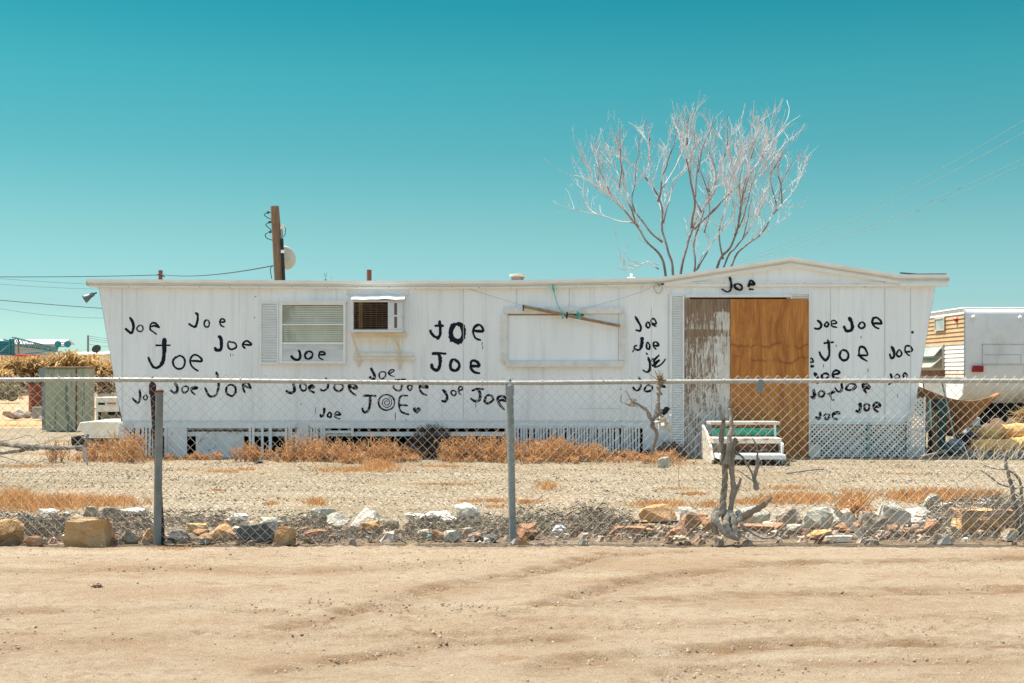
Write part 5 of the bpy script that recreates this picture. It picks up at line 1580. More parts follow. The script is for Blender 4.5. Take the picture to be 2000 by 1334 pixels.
# sticks, scraps on the yard and road
def scrap(name, pts, r, m, lab, cat, n=6, k=4):
    return tag(MB().tube(catmull(pts, k), r, n).build(name, m), lab, cat)
scrap('stick', [G(1535, 928) + Vector((0, 0, .02)), G(1580, 923) + Vector((0, 0, .03)), G(1609, 919) + Vector((0, 0, .02))], 0.010, greywood, 'thin dark stick lying on the gravel right of the steps', 'stick')
scrap('stick', [G(1684, 994) + Vector((0, 0, .02)), G(1700, 995) + Vector((0, 0, .05)), G(1712, 1000) + Vector((0, 0, .02))], 0.008, greywood, 'curved dark stick behind the leaning slat', 'stick')
o = MB().bar(G(1658, 1054) + Vector((.12, 0, .01)), G(1645, 1054) + Vector((-.03, .1, .22)), 0.045, 0.012, (0, -1, .3)).build('grey_plank', greywood)
tag(o, 'short grey slat leaning on the striped boulder', 'slat')
scrap('hose', [G(1160, 1034) + Vector((0, 0, .04)), G(1200, 1032) + Vector((0, 0, .045)), G(1260, 1031) + Vector((0, 0, .045)), G(1325, 1030) + Vector((0, 0, .05))], 0.009, blackm, 'black hose lying under the biggest tan boulder', 'hose')
scrap('hose', [G(835, 1030) + Vector((0, 0, .045)), G(865, 1026) + Vector((0, 0, .05)), G(897, 1022) + Vector((0, 0, .05))], 0.010, blackm, 'short black pipe on the wide grey white rock', 'pipe')
scrap('stick', [G(1024, 1020) + Vector((0, 0, .06)), G(1042, 1010) + Vector((0, 0, .12)), G(1060, 1003) + Vector((.0, 0, .17))], 0.006, greywood, 'dark stick poking up right of the middle post', 'stick')
scrap('stick', [G(940, 1022) + Vector((0, 0, .02)), G(943, 1010) + Vector((0, 0, .08)), G(945, 1000) + Vector((0, 0, .15))], 0.006, greywood, 'dark stick standing left of the middle post', 'stick')
scrap('wire', [G(985, 1066) + Vector((0, 0, .03)), G(998, 1072) + Vector((0, 0, .025)), G(1015, 1068) + Vector((0, 0, .045)), G(1045, 1072) + Vector((0, 0, .03))], 0.004, greywood, 'bent pale wire on the road below the middle post', 'wire')
def crumple(name, cx, cy, w, h, m, lab, cat, sd):
    bm = bmesh.new()
    bmesh.ops.create_icosphere(bm, subdivisions=3, radius=1)
    Y = gy(cy); s = Y / F
    for q in bm.verts:
        n_ = noise.fractal(q.co * 2.2 + Vector((sd, 0, 0)), .8, 2, 4)
        q.co *= 1 + .55 * n_
        q.co = Vector((q.co.x * w * s / 2, q.co.y * w * s / 2.5, (q.co.z + .8) * h * s / 2))
    me = bpy.data.meshes.new(name); bm.to_mesh(me); bm.free(); me.materials.append(m)
    o = bpy.data.objects.new(name, me); o.location = ((cx - 1000) * s, Y, .03); COL.objects.link(o)
    return tag(o, lab, cat)
plast = mat('crumpled_plastic', (0.60, 0.60, 0.60), (0.76, 0.75, 0.73), 8, 0.4)
crumple('litter_bag', 1093, 1048, 26, 16, plast, 'crumpled white plastic bag in the brush right of the middle post', 'litter', 3)
crumple('litter_scrap', 1330, 1062, 26, 9, mat('tan_paper', (0.5, 0.4, 0.28), (0.62, 0.52, 0.38), 9), 'crumpled tan paper scrap at the road edge left of the vine', 'litter', 8)
crumple('dirt_clod', 190, 1158, 18, 9, mat('clod_brown', (0.16, 0.09, 0.055), (0.24, 0.15, 0.10), 9), 'lone dark brown clod on the left of the road', 'clod', 5)
crumple('litter_scrap', 505, 909, 16, 5, blackm, 'small black scrap on the gravel before the skirting', 'litter', 6)
crumple('litter_scrap', 838, 1057, 12, 6, tealrope, 'tiny turquoise scrap under the rocks left of the middle post', 'litter', 9)
crumple('litter_scrap', 136, 1067, 14, 6, mat('blue_scrap', (0.12, 0.28, 0.36), (0.2, 0.36, 0.42), 9), 'small blue scrap beside the sandstone block', 'litter', 4)

# fallen branch in the left yard
fb = thing('fallen_branch', 'grey fallen tree branch propped up over the gravel at the left', 'fallen branch', (P(90, 900, 17.95).x, 17.95, 0))
u = lambda x, y, d=0.0: P(x, y, 17.95 - d)
mb = MB()
limb(mb, [u(-60, 862), u(0, 867), u(40, 871), u(90, 874), u(130, 875), u(160, 872), u(169, 862), u(173, 847)], 0.034, 0.022, 8, sd=60)
mb.build('branch', greywood, fb)
mb = MB()
limb(mb, [u(-60, 884), u(0, 885), u(40, 880), u(75, 876)], 0.022, 0.022, 8, sd=61)
mb.build('branch', greywood, fb)
mb = MB()
limb(mb, [u(164, 873), u(167, 890), u(171, 908)], 0.022, 0.014, sd=62)
mb.build('branch_stub', mat('bleached_wood', (0.42, 0.38, 0.36), (0.58, 0.54, 0.50), 9, 0.9), fb)
mb = MB()
limb(mb, [u(161, 876), u(165, 890, -.1), u(168, 900, -.1)], 0.016, 0.010, sd=63)
mb.build('branch_stub', mat('bleached_wood', (0.42, 0.38, 0.36), (0.58, 0.54, 0.50), 9, 0.9), fb)
mb = MB()
for pts in ([(0, 862), (30, 857), (50, 851), (62, 853), (78, 866)], [(50, 870), (85, 866), (110, 856), (140, 850), (165, 853)], [(0, 890), (25, 898), (45, 905), (50, 911)], [(56, 912), (70, 905), (95, 896), (130, 890)], [(150, 866), (160, 856), (172, 850), (195, 858)], [(150, 868), (165, 858), (185, 866)], [(8, 920), (10, 940), (6, 965), (2, 985)], [(80, 845), (110, 832), (116, 826)]):
    mb = MB()
    limb(mb, [u(*p) for p in pts], 0.006, 0.003, 5, sd=len(pts))
    mb.build('twig', greywood, fb)
# ------------------------------------------------------------------ bare tree behind the home
TY = 26.5
tree = thing('bare_tree', 'leafless multi-stemmed tree with pale twigs behind the gable', 'tree', (P(1345, 0, TY).x, TY, 0))
def T(cx, cy, dy=0.0):
    return P(1100 + cx / 3.706, 180 + cy / 3.706, TY + dy)
rt = random.Random(11)
LIMBS = [   # (depth lean at the tip, radius at base, radius at tip, crop points)
 (-1.2, .070, .010, [(740,1330),(700,1180),(610,1090),(545,980),(440,850),(330,740),(220,670),(120,610),(45,605)]),
 (.6, .030, .006, [(520,945),(430,940),(370,925),(270,890),(150,865),(70,845)]),
 (.8, .045, .006, [(715,1085),(620,990),(500,830),(420,640),(380,560),(320,490),(300,450)]),
 (-.6, .040, .006, [(545,980),(500,880),(440,760),(360,600),(300,520),(230,450),(235,370)]),
 (-.4, .03, .005, [(330,740),(250,640),(180,530),(130,480),(120,360)]),
 (1.0, .070, .008, [(795,1310),(750,1150),(715,1000),(705,800),(620,640),(625,480),(600,350),(540,265),(470,215)]),
 (-.9, .040, .006, [(690,790),(705,680),(720,580),(740,430),(790,260),(815,150)]),
 (.4, .035, .006, [(725,950),(780,760),(800,640),(880,570),(910,540)]),
 (-.8, .03, .006, [(620,640),(560,570),(480,500),(400,460),(330,450)]),
 (.9, .03, .006, [(720,700),(780,600),(850,450),(900,330),(910,270)]),
 (1.4, .075, .008, [(860,1312),(900,1120),(930,980),(1000,870),(1080,740),(1130,560),(1190,400),(1220,280),(1190,180)]),
 (-1.2, .050, .006, [(930,985),(945,800),(930,620),(880,450),(935,300),(945,200),(965,120),(1020,60)]),
 (.5, .045, .006, [(945,990),(1060,880),(1170,760),(1240,620),(1300,470),(1330,380)]),
 (-.7, .03, .006, [(1000,870),(950,730),(920,560),(870,400),(900,300)]),
 (.8, .06, .008, [(950,1295),(943,1110),(990,960),(1040,800),(1090,700),(1180,640),(1250,560),(1290,470)]),
 (-.6, .03, .005, [(1060,720),(1000,640),(975,540),(1040,470),(1110,380),(1100,270)]),
 (-1.3, .075, .008, [(1118,1266),(1200,1120),(1260,980),(1290,800),(1310,660),(1350,480),(1380,330),(1420,230),(1480,110)]),
 (.9, .045, .006, [(1295,790),(1330,650),(1430,470),(1540,330),(1640,230),(1710,170)]),
 (.2, .04, .006, [(1150,1210),(1122,1050),(1160,850),(1190,680),(1230,520),(1280,440)]),
 (-.8, .035, .005, [(1300,740),(1250,640),(1220,480),(1200,340),(1270,240),(1285,170)]),
 (1.1, .060, .007, [(1215,1250),(1320,1110),(1430,1030),(1520,880),(1560,780),(1660,650),(1720,600),(1760,460)]),
 (-.9, .050, .006, [(1175,1250),(1260,1120),(1350,980),(1430,800),(1500,600),(1430,480),(1450,370),(1500,260),(1530,90)]),
 (.6, .03, .005, [(1520,880),(1600,790),(1690,690),(1740,540),(1770,480)]),
 (.9, .03, .005, [(1300,800),(1400,640),(1480,530),(1550,450),(1600,370),(1660,330)]),
 (-.5, .035, .006, [(980,1280),(1090,1070),(1190,930),(1270,790)]),
 (.4, .025, .005, [(700,1280),(600,1225),(540,1258),(480,1290),(440,1250),(430,1180)]),
 (-.3, .02, .004, [(690,1250),(600,1230),(520,1260),(450,1240),(410,1200)]),
 (.5, .03, .005, [(970,1290),(1010,1180),(1050,1100),(1020,1000),(1060,940)]),
 (-.4, .025, .004, [(1140,1000),(1050,930),(1000,970)]),
 (.7, .025, .005, [(1260,990),(1350,900),(1420,840),(1500,800),(1560,690)]),
 (.3, .02, .004, [(1420,1035),(1500,980),(1560,950),(1620,910)]),
 (.8, .03, .005, [(1430,470),(1490,400),(1600,230),(1640,130),(1625,60)]),
 (-.8, .03, .005, [(1350,480),(1400,300),(1370,200),(1385,60)]),
 (.2, .02, .004, [(1540,830),(1620,830),(1690,830)]),
]
tb, tw = MB(), MB()
def grow(p, d, L, r, depth):
    if depth == 0 or L < 0.05 or p.z > CH + (HZ - 232) * TY / F: return
    d = d.normalized()
    bend = Vector((rt.uniform(-1, 1), rt.uniform(-1, 1), rt.uniform(-.2, 1.1))) * 0.22
    q = p + (d + bend * .3).normalized() * L * .5
    e = q + (d + bend).normalized() * L * .5
    tw.tube([p, q, e], [r, r * .8, r * .55], 4, cap=False)
    for _ in range(rt.randint(1, 2)):
        nd = (e - q).normalized() + Vector((rt.uniform(-1, 1), rt.uniform(-1, 1), rt.uniform(-.3, 1.1))) * .6
        grow(q.lerp(e, rt.uniform(.1, 1)), nd, L * rt.uniform(.45, .8), max(.0042, r * .75), depth - 1)
for lean, r0, r1, pts in LIMBS:
    n = len(pts)
    dl = rt.uniform(-.3, .3)
    pp = [T(a, b_, lean * i / (n - 1) + dl * 0) for i, (a, b_) in enumerate(pts)]
    if pts[0][1] > 1200 and r0 > .045:      # run the stem on down to the root
        pp = [Vector((P(1345, 0, TY).x + (pp[0].x - P(1345, 0, TY).x) * .15, TY, 0)), pp[0].lerp(Vector((P(1345, 0, TY).x, TY, 0)), .45)] + pp
    q = catmull(pp, 5)
    m = len(q)
    q = [p + Vector((noise.noise(p * 2.2 + Vector((r0 * 90, 0, 0))), noise.noise(p * 2.2 + Vector((9, r0 * 90, 0))), 0)) * .05 for p in q]
    rs = [max(.0065, (r0 + (r1 - r0) * (i / (m - 1)) ** .55) * .62) for i in range(m)]
    cut = next((i for i in range(m) if rs[i] < .015), m - 1)
    tb.tube(q[:cut + 1], rs[:cut + 1], 7)
    tw.tube(q[max(0, cut):], rs[max(0, cut):], 5, cap=False) if m - cut > 1 else None
    L = sum((q[i + 1] - q[i]).length for i in range(m - 1))
    k = int(L * (6.5 if r0 < .06 else 5))
    for _ in range(k):
        u = rt.uniform(.25, 1.0) ** .8
        i = min(int(u * (m - 1)), m - 2)
        d = (q[i + 1] - q[i]).normalized() + Vector((rt.uniform(-1, 1), rt.uniform(-1, 1), rt.uniform(-.3, 1.2))) * .8
        if q[i].z < 3.2: continue
        grow(q[i], d, rt.uniform(.12, .44), min(.0078, max(.005, rs[i] * .6)), 3)
def inside(p):
    px, py = 1000 + p.x * F / p.y, HZ - (p.z - CH) * F / p.y
    return ((px - 1350) / 225) ** 2 + ((py - 395) / 185) ** 2 < 1
for lean, r0, r1, pts in LIMBS:
    if r0 < .03: continue
    q = catmull([T(a, b_, lean * i / (len(pts) - 1)) for i, (a, b_) in enumerate(pts)], 5)
    for _ in range(3 if r0 >= .045 else 1):
        i = int(rt.uniform(.18, .75) * (len(q) - 1))
        d = ((q[min(i + 2, len(q) - 1)] - q[i]).normalized() + Vector((rt.uniform(-.7, .7), rt.uniform(-.8, .8), .25))).normalized()
        p, path = q[i].copy(), [q[i].copy()]
        r = rt.uniform(.011, .018)
        for s_ in range(rt.randint(5, 9)):
            d = (d + Vector((rt.uniform(-.28, .28), rt.uniform(-.28, .28), rt.uniform(-.05, .32)))).normalized()
            p = p + d * rt.uniform(.15, .24)
            if not inside(p): break
            path.append(p.copy())
        if len(path) < 4: continue
        path = catmull(path, 3)
        n_ = len(path)
        (tb if r > .013 else tw).tube(path, [max(.0055, r * (1 - .65 * k / n_)) for k in range(n_)], 5)
        for _ in range(int(n_ * .55)):
            k = rt.randint(n_ // 4, n_ - 2)
            grow(path[k], (path[k + 1] - path[k]).normalized() + Vector((rt.uniform(-1, 1), rt.uniform(-1, 1), rt.uniform(-.2, 1))) * .7, rt.uniform(.12, .4), .0062, 3)
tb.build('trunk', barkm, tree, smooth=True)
tw.build('twig', twigm, tree)
# pipe frame just seen behind the roof by the tree
o = MB().tube([P(1316, 523, 24), P(1356, 522.5, 24)], .012, 6).tube([P(1342, 517, 24), P(1342, 700, 24)], .022, 8).tube([P(1353, 517, 24), P(1353, 700, 24)], .02, 8).build('pipe_frame', polem)
tag(o, 'rusty pipe frame just showing over the roof at the tree stems', 'pipe frame')
o.location.z = 0
mbx = None

# ------------------------------------------------------------------ utility poles, dish, cables
PY_ = 25.0
pole = thing('utility_pole', 'brown wooden utility pole with cut cables and a satellite dish behind the roof', 'utility pole', (P(552, 0, PY_).x, PY_, 0))
a, b = P(536.5, 403, PY_), P(546, 545, PY_)
bot = b + (b - a) * ((b.z) / (a.z - b.z))
MB().tube([bot, bot.lerp(b, .5), b, b.lerp(a, .5), a], [.108, .106, .104, .092, .083], 16).build('pole_shaft', oldwood, pole)
mb = MB()
for x, y in ((523, 414), (526, 433), (527, 452)):
    mb.tube([P(x + 9, y, PY_), P(x, y + 1, PY_)], [.010, .010], 6)
    mb.tube([P(x + 3, y, PY_), P(x - 2, y + 1.5, PY_)], [.026, .022], 8)
mb.build('insulator', insul, pole)
mb = MB()
for pts in ([(521, 416), (516, 419), (521, 424), (529, 428)], [(524, 435), (519, 439), (525, 445), (530, 450)], [(524, 454), (518, 458), (521, 465), (532, 469)]):
    mb.tube(catmull([P(*p, PY_ - .05) for p in pts], 5), .009, 5)
mb.tube(catmull([P(553, 440, PY_ - .05), P(557.5, 447, PY_ - .05), P(557, 457, PY_ - .05), P(553, 463, PY_ - .05)], 5), .007, 5)
mb.tube(catmull([P(533, 519, PY_ - .1), P(528, 526, PY_ - .12), P(531, 545, PY_ - .1)], 5), .008, 5)
mb.build('cable', insul, pole)
mb = MB()
mb.tube([P(549.8, 440, PY_ - .08), P(550.5, 466, PY_ - .08)], .020, 8)
mb.build('conduit', galv, pole)
mb = MB().tube([P(550.5, 466, PY_ - .08), P(555, 560, PY_ - .08)], .030, 10)
mb.build('conduit', blackm, pole)
mb = MB()
mb.lathe([(.02, -.06), (.042, -.05), (.044, .02), (.034, .04), (.001, .045)], P(552, 442, PY_ - .1), 12, Matrix.Rotation(.2, 3, 'Y'))
mb.build('weather_head', dishm, pole, smooth=True)
mb = MB().tube([P(549, 491, PY_ - .1), P(555, 491.3, PY_ - .1)], .033, 10)
mb.build('conduit_clamp', trimw, pole)
# satellite dish seen from behind
dish = thing('satellite_dish', 'round cream satellite dish on the back of the wooden utility pole', 'satellite dish', tuple(P(553, 505, PY_ + .3)))
dd = Vector((0.25, 0.9, 0.30)).normalized()
Mx = dd.to_track_quat('Z', 'Y').to_matrix()
prof = [(.001, 0.0), (.06, .004), (.12, .016), (.18, .036), (.225, .056), (.243, .066), (.243, .072), (.222, .062), (.12, .022), (.001, .008)]
MB().lathe(prof, P(553, 505, PY_ + .28), 36, Mx).build('reflector', dishm, dish, smooth=True)
c = P(553, 505, PY_ + .28)
MB().tube([c + Vector((0, -.01, 0)), c + Vector((-.02, -.12, -.08)), P(549, 520, PY_ + .1)], .022, 8).tube([c + dd * .02 + Vector((0, 0, -.2)), c + dd * .30 + Vector((0, 0, -.16))], .009, 6).build('mount_arm', galv, dish)

def stub(name, px, top, Y, r, m, lab, lean=0.0):
    t = P(px, top, Y)
    return tag(MB().tube([Vector((t.x + lean, Y, 0)), t], [r * 1.1, r], 12).build(name, m), lab, 'utility pole')
fpole = mat('far_pole_red_brown', (0.17, 0.075, 0.06), (0.25, 0.12, 0.095), 4, 0.85)
p1 = stub('utility_pole', 313.5, 528, 46, .075, fpole, 'short reddish pole tip over the left roof where a cable ends')
MB().tube([P(305, 537, 45.9), P(313, 535, 45.9), P(322, 541, 45.9)], .02, 6).build('insulator', insul, p1)
p2 = stub('utility_pole', 721, 527, 44, .085, fpole, 'small brown pole tip over the roof above the air conditioner')
p3 = stub('utility_pole', 172, 655, 118, .09, mat('far_pole_grey', (0.14, 0.13, 0.16), (0.2, 0.18, 0.2), 4), 'far grey pole standing beyond the dry palms at the left')
stub('utility_pole', 36, 661, 135, .09, oldwood, 'far brown pole behind the blue crane')
o = MB().tube([P(636, 545, 40), P(635, 538, 40), P(633, 534, 40)], .008, 4).tube([P(635.5, 541, 40), P(638, 536, 40), P(637, 531, 40)], .006, 4).tube([P(647, 545, 40), P(648, 540, 40)], .006, 4)
o.tube([Vector((P(636, 0, 40).x, 40, 0)), P(636, 545, 40)], .03, 6)
tag(o.build('dry_stalk', greywood), 'tiny dry stalk tips over the roof right of the utility pole', 'stalk')

def cable(a, b, sag, r, m, lab, n=16):
    a, b = Vector(a), Vector(b)
    pts = [a.lerp(b, i / n) - Vector((0, 0, sag * 4 * (i / n) * (1 - i / n))) for i in range(n + 1)]
    return tag(MB().tube(pts, r, 5).build('overhead_cable', m), lab, 'cable')
cable(P(-140, 539, 46), P(313, 537, 46), .05, .013, insul, 'dark cable along the left sky ending at the reddish pole tip')
cable(P(313, 536, 46), P(533, 519, PY_), .12, .012, insul, 'dark cable from the reddish pole tip to the utility pole')
cable(P(-140, 530, 60), P(240, 557, 60), .10, .011, cableg, 'thin grey cable just under the uppermost left cable')
cable(P(-140, 540, 62), P(240, 565, 62), .15, .011, cableg, 'thin sagging grey cable in the middle of the left sky')
cable(P(-140, 572, 50), P(260, 606, 50), .05, .013, insul, 'lower dark cable left of the wall corner')
cable(P(-140, 570, 52), P(260, 620, 52), .35, .009, cableg, 'lowest thin cable left of the wall corner')
for i, (y0, y1, xe_, ye_) in enumerate(((-160, 0, 1440, 507), (-130, 0, 1440, 515), (-60, 0, 1480, 504), (-50, 0, 1470, 510))):
    pass
for (xs_, ys_, xe_, ye_, r, lab) in ((2000, 232, 1440, 508, .010, 'uppermost of the four thin cables rising to the right'), (2000, 255, 1440, 513, .011, 'second of the four thin cables rising to the right'),
                                     (2000, 304, 1480, 500, .011, 'third of the four thin cables rising to the right'), (2000, 316, 1480, 504, .010, 'lowest of the four thin cables rising to the right')):
    a = P(xs_ + 60, ys_ - (60 * (ye_ - ys_) / (xs_ - xe_)) * -1.12 * -1, 40)
    cable(a, P(xe_, ye_, 75), .55, r, cableg, lab)
for i, yy in enumerate((656, 660, 664, 672)):
    cable(P(173, yy, 118), P(230, yy + 5, 150), .1, .02, cableg, ['topmost', 'second', 'third', 'lowest'][i] + ' faint far cable at the grey pole by the wall corner')

# ------------------------------------------------------------------ caravan on the right
CX, CY = 8.84, 25.0
car = thing('caravan', 'old white caravan with tan ribbed side, hopper window and red tail lamp', 'caravan', (CX + 1.2, CY + 2.5, 0))
def cz(py, Y=CY): return CH - (py - HZ) * Y / F
# side wall of overlapping siding boards, running back from the rear corner
def sideboards(y0, y1, z0, z1, n, m, name):
    mb = MB()
    for i in range(n):
        za, zb_ = z0 + (z1 - z0) * i / n, z0 + (z1 - z0) * (i + 1) / n
        mb.add([(CX - .022, y0, za), (CX - .022, y1, za), (CX - .004, y1, zb_), (CX - .004, y0, zb_), (CX, y0, za), (CX, y1, za)], [(0, 3, 2, 1), (0, 1, 5, 4)])
    return mb.build(name, m, car)
sideboards(CY, CY + 5.2, cz(672), cz(613), 7, siding, 'side_panel')
wsid = mat('white_siding', (0.72, 0.68, 0.60), (0.80, 0.77, 0.71), 2, 0.5, stain=[((0.50, 0.36, 0.24), 2.5, 0.66, (.4, .4, 2.5))])
sideboards(CY, CY + 5.2, cz(722), cz(672.3), 6, wsid, 'side_panel')
sideboards(CY, CY + 5.2, cz(745), cz(722.3), 3, mat('stained_siding', (0.50, 0.36, 0.26), (0.70, 0.60, 0.50), 5, 0.6, stain=[((0.36, 0.19, 0.11), 6, 0.55, (1, 1, 2))]), 'side_panel')
mb = MB()
prof = [(CY + 0.06, cz(780)), (CY + .02, cz(745))]
mb.add([(CX, CY, cz(745)), (CX, CY + 5.2, cz(745)), (CX, CY + 5.2, cz(790)), (CX, CY + .55, cz(790)), (CX, CY + .1, cz(770))], [(0, 4, 3, 2, 1)])
mb.build('side_panel', wsid, car)
mb = MB()
mb.add([(CX - .006, CY, cz(613)), (CX - .006, CY + 5.2, cz(613)), (CX - .006, CY + 5.2, cz(603)), (CX - .006, CY, cz(603)), ], [(0, 3, 2, 1)])
mb.build('side_panel', roofw, car)
# rear wall with a curved foot, roof with rolled edge
mb = MB()
rows = [(601.5, .13), (604, .05), (608, .015), (614, 0), (640, 0), (700, 0), (745, .02), (765, .10), (778, .26), (788, .5)]
for i, (py, dy) in enumerate(rows):
    z = cz(py)
    mb.v += [Vector((CX, CY + dy, z)), Vector((CX + 2.35, CY + dy, z))]
    if i: mb.f.append((2 * i - 2, 2 * i - 1, 2 * i + 1, 2 * i))
mb.build('rear_panel', caravanw, car, smooth=True)
mb = MB()
mb.box(CX - .03, CX + 2.38, CY + .06, CY + 5.2, cz(603.5), cz(600))
mb.build('roof', roofw, car, bevel=.02)
mb = MB()
mb.tube([(CX + .004, CY + .008, cz(612)), (CX + .004, CY + .005, cz(700)), (CX + .004, CY + .02, cz(745)), (CX + .004, CY + .12, cz(768))], .012, 8)
mb.tube([(CX - .012, CY + .02, cz(613)), (CX - .012, CY + 5.2, cz(613))], .012, 6)
mb.tube([(CX + .0, CY + .03, cz(605)), (CX + .0, CY + 5.2, cz(605))], .022, 6)
mb.build('corner_moulding', mat('moulding_grey', (0.32, 0.30, 0.29), (0.60, 0.58, 0.56), 20, 0.5), car)
mb = MB()
a_, b_ = P(1918, 712, CY), P(2010, 672, CY)
for (x0, z0, x1, z1) in ((a_.x, a_.z, a_.x + .012, b_.z), (a_.x, b_.z - .012, b_.x, b_.z), (a_.x, a_.z, b_.x, a_.z + .012), (a_.x + .05, P(0, 693, CY).z, b_.x - .15, P(0, 692, CY).z), (P(1993, 0, CY).x, a_.z + .02, P(1994, 0, CY).x, P(0, 693, CY).z)):
    mb.box(x0, x1, CY - .012, CY - .002, z0, z1)
mb.build('window_trim', mat('trim_grey', (0.38, 0.38, 0.38), (0.55, 0.55, 0.54), 6, 0.5), car)
mb = MB()
mb.box(a_.x + .014, b_.x - .014, CY - .006, CY - .001, a_.z + .014, b_.z - .014)
mb.build('window_cover', caravanw, car)
mb = MB()
p, q = P(1897, 726.5, CY), P(1919, 714, CY)
mb.prism([(p.x, p.z), (q.x, p.z), (q.x, q.z), (p.x + .02, q.z)], CY - .07, CY - .001)
mb.build('tail_lamp', redlens, car, bevel=.012)
mb = MB()
for px, py in ((1901, 619.5), (1992, 620.5)):
    mb.lathe([(.04, 0), (.04, .02), (.022, .04), (.001, .045)], P(px, py, CY), 14, Matrix.Rotation(R(90), 3, 'X'))
mb.build('clearance_lamp', trimw, car)
mb = MB().lathe([(.05, 0), (.05, .025), (.03, .06), (.001, .07)], (CX - .02, CY + .38, cz(622)), 12, Matrix.Rotation(R(-90), 3, 'Y'))
mb.build('clearance_lamp', mat('red_marker', (0.45, 0.04, 0.02), (0.5, 0.06, 0.03), 4, .3), car)
def sidewin(y0, y1, z0, z1, name):
    fr = MB()
    t = .03
    fr.box(CX - .05, CX - .023, y0, y1, z1 - t, z1)
    fr.box(CX - .05, CX - .023, y0, y1, z0, z0 + t)
    fr.box(CX - .05, CX - .023, y0, y0 + t, z0 + t + .001, z1 - t - .001)
    fr.box(CX - .05, CX - .023, y1 - t, y1, z0 + t + .001, z1 - t - .001)
    f = fr.build(name, mat('window_trim_tan', (0.40, 0.34, 0.27), (0.55, 0.49, 0.42), 6, .5), car)
    MB().box(CX - .036, CX - .024, y0 + t, y1 - t, z0 + t, z1 - t).build('pane', mat('caravan_glass', (0.20, 0.25, 0.23), (0.34, 0.39, 0.35), 2.5, 0.12, spec=.6), f)
    return f
sidewin(26.05, 26.65, CH + .01 * 26.3 * 0 + (730 - 645) * 26.05 / F, CH + (730 - 619) * 26.05 / F, 'side_window')
zw0, zw1 = CH + (730 - 722) * 26.1 / F, CH + (730 - 673) * 26.1 / F
f = sidewin(26.12, 27.6, zw0, zw1, 'side_window')
mb = MB()
zm = CH + (730 - 696) * 26.1 / F
for (zt_, zb2, out_) in ((zw1 - .04, zm + .02, .16), (zm - .02, zw0 + .06, .22)):     # hopper panes tilted out
    mb.add([(CX - .055, 26.16, zt_), (CX - .055, 27.56, zt_), (CX - .055 - out_, 27.56, zb2), (CX - .055 - out_, 26.16, zb2)], [(0, 3, 2, 1), (0, 1, 2, 3)])
mb.build('hopper_pane', mat('hopper_glass', (0.30, 0.33, 0.26), (0.44, 0.46, 0.36), 2, 0.15, spec=.6), f)
mb = MB()
for (zt_, zb2, out_) in ((zw1 - .04, zm + .02, .16), (zm - .02, zw0 + .06, .22)):
    A, B_, C_, D_ = Vector((CX - .06, 26.16, zt_)), Vector((CX - .06, 27.56, zt_)), Vector((CX - .06 - out_, 27.56, zb2)), Vector((CX - .06 - out_, 26.16, zb2))
    for s0, s1 in ((A, D_), (D_, C_), (B_, C_)):
        mb.bar(s0, s1, .03, .02)
mb.build('hopper_frame', trimw, f)
mb = MB()
mb.box(CX - .03, CX - .0225, 26.1, 27.9, cz(735), cz(723))
mb.build('broken_panel', mat('bare_hardboard', (0.16, 0.08, 0.05), (0.30, 0.17, 0.11), 5, .8), car)
mb = MB()
mb.box(CX + .1, CX + 2.25, CY + .6, CY + 5, .35, .48)
mb.box(CX + .5, CX + 1.9, CY + .35, CY + .45, .38, .46)
mb.box(CX + .12, CX + 2.2, CY + .9, CY + 5, .49, .80)  # dark box added to hide bright ground and darken the space below
mb.box(CX + .15, CX + 2.2, CY + 1.6, CY + 1.7, .02, .47)
mb.build('chassis_dark_fill', dark, car)
for yy in (CY + 2.4,):
    for xx in (CX + .08, CX + 2.1):
        Mw = Matrix.Rotation(R(90), 3, 'Y')
        w_ = MB().lathe([(.20, 0), (.33, 0), (.345, .03), (.345, .16), (.33, .19), (.20, .19)], (xx, yy, .345), 24, Mw).build('wheel', blackm, car, smooth=False)
        MB().lathe([(.2, .03), (.19, .05), (.05, .06), (.001, .06)], (xx, yy, .345), 20, Mw).build('rim', galv, w_)

# clutter between the home and the caravan
def grid(fn, nu, nv, th=0.0):
    mb = MB()
    vs = [fn(u / nu, v_ / nv) for v_ in range(nv + 1) for u in range(nu + 1)]
    fs = [(v_ * (nu + 1) + u, v_ * (nu + 1) + u + 1, (v_ + 1) * (nu + 1) + u + 1, (v_ + 1) * (nu + 1) + u) for v_ in range(nv) for u in range(nu)]
    return mb.add(vs, fs)
topc = catmull([P(1786, 751, 21.6), P(1818, 764, 21.5), P(1850, 776, 21.4), P(1882, 782, 21.3), P(1915, 780, 21.3), P(1948, 768, 21.5)], 6)
botc = catmull([P(1786, 776, 21.9), P(1812, 800, 21.9), P(1838, 830, 21.9), P(1862, 848, 21.9), P(1890, 832, 21.8), P(1947, 771, 21.55)], 6)
def sheetf(u, v_):
    i = u * (len(topc) - 1)
    j = min(int(i), len(topc) - 2)
    a, b = topc[j].lerp(topc[j + 1], i - j), botc[j].lerp(botc[j + 1], i - j)
    p = a.lerp(b, v_)
    p.y += -.12 * math.sin(math.pi * v_)
    return p
o = grid(sheetf, 30, 10).build('bent_sheet', brownsheet, smooth=True)
so_ = o.modifiers.new('solid', 'SOLIDIFY'); so_.thickness = .012
tag(o, 'large brown sheet curled like a hammock in front of the caravan', 'sheet')
lt = lattice([(P(1766, 0, YW).x, 0.0), (P(1803, 0, YW).x, 0.0), (P(1805, 0, YW).x, W(0, 775).z), (P(1781, 0, YW).x, W(0, 777).z), (P(1766, 0, YW).x, W(0, 830).z)], 0.09)
lt = lt.build('lattice_panel', latt)
tag(lt, 'tall loose white lattice piece leaning at the right corner of the home', 'lattice panel')
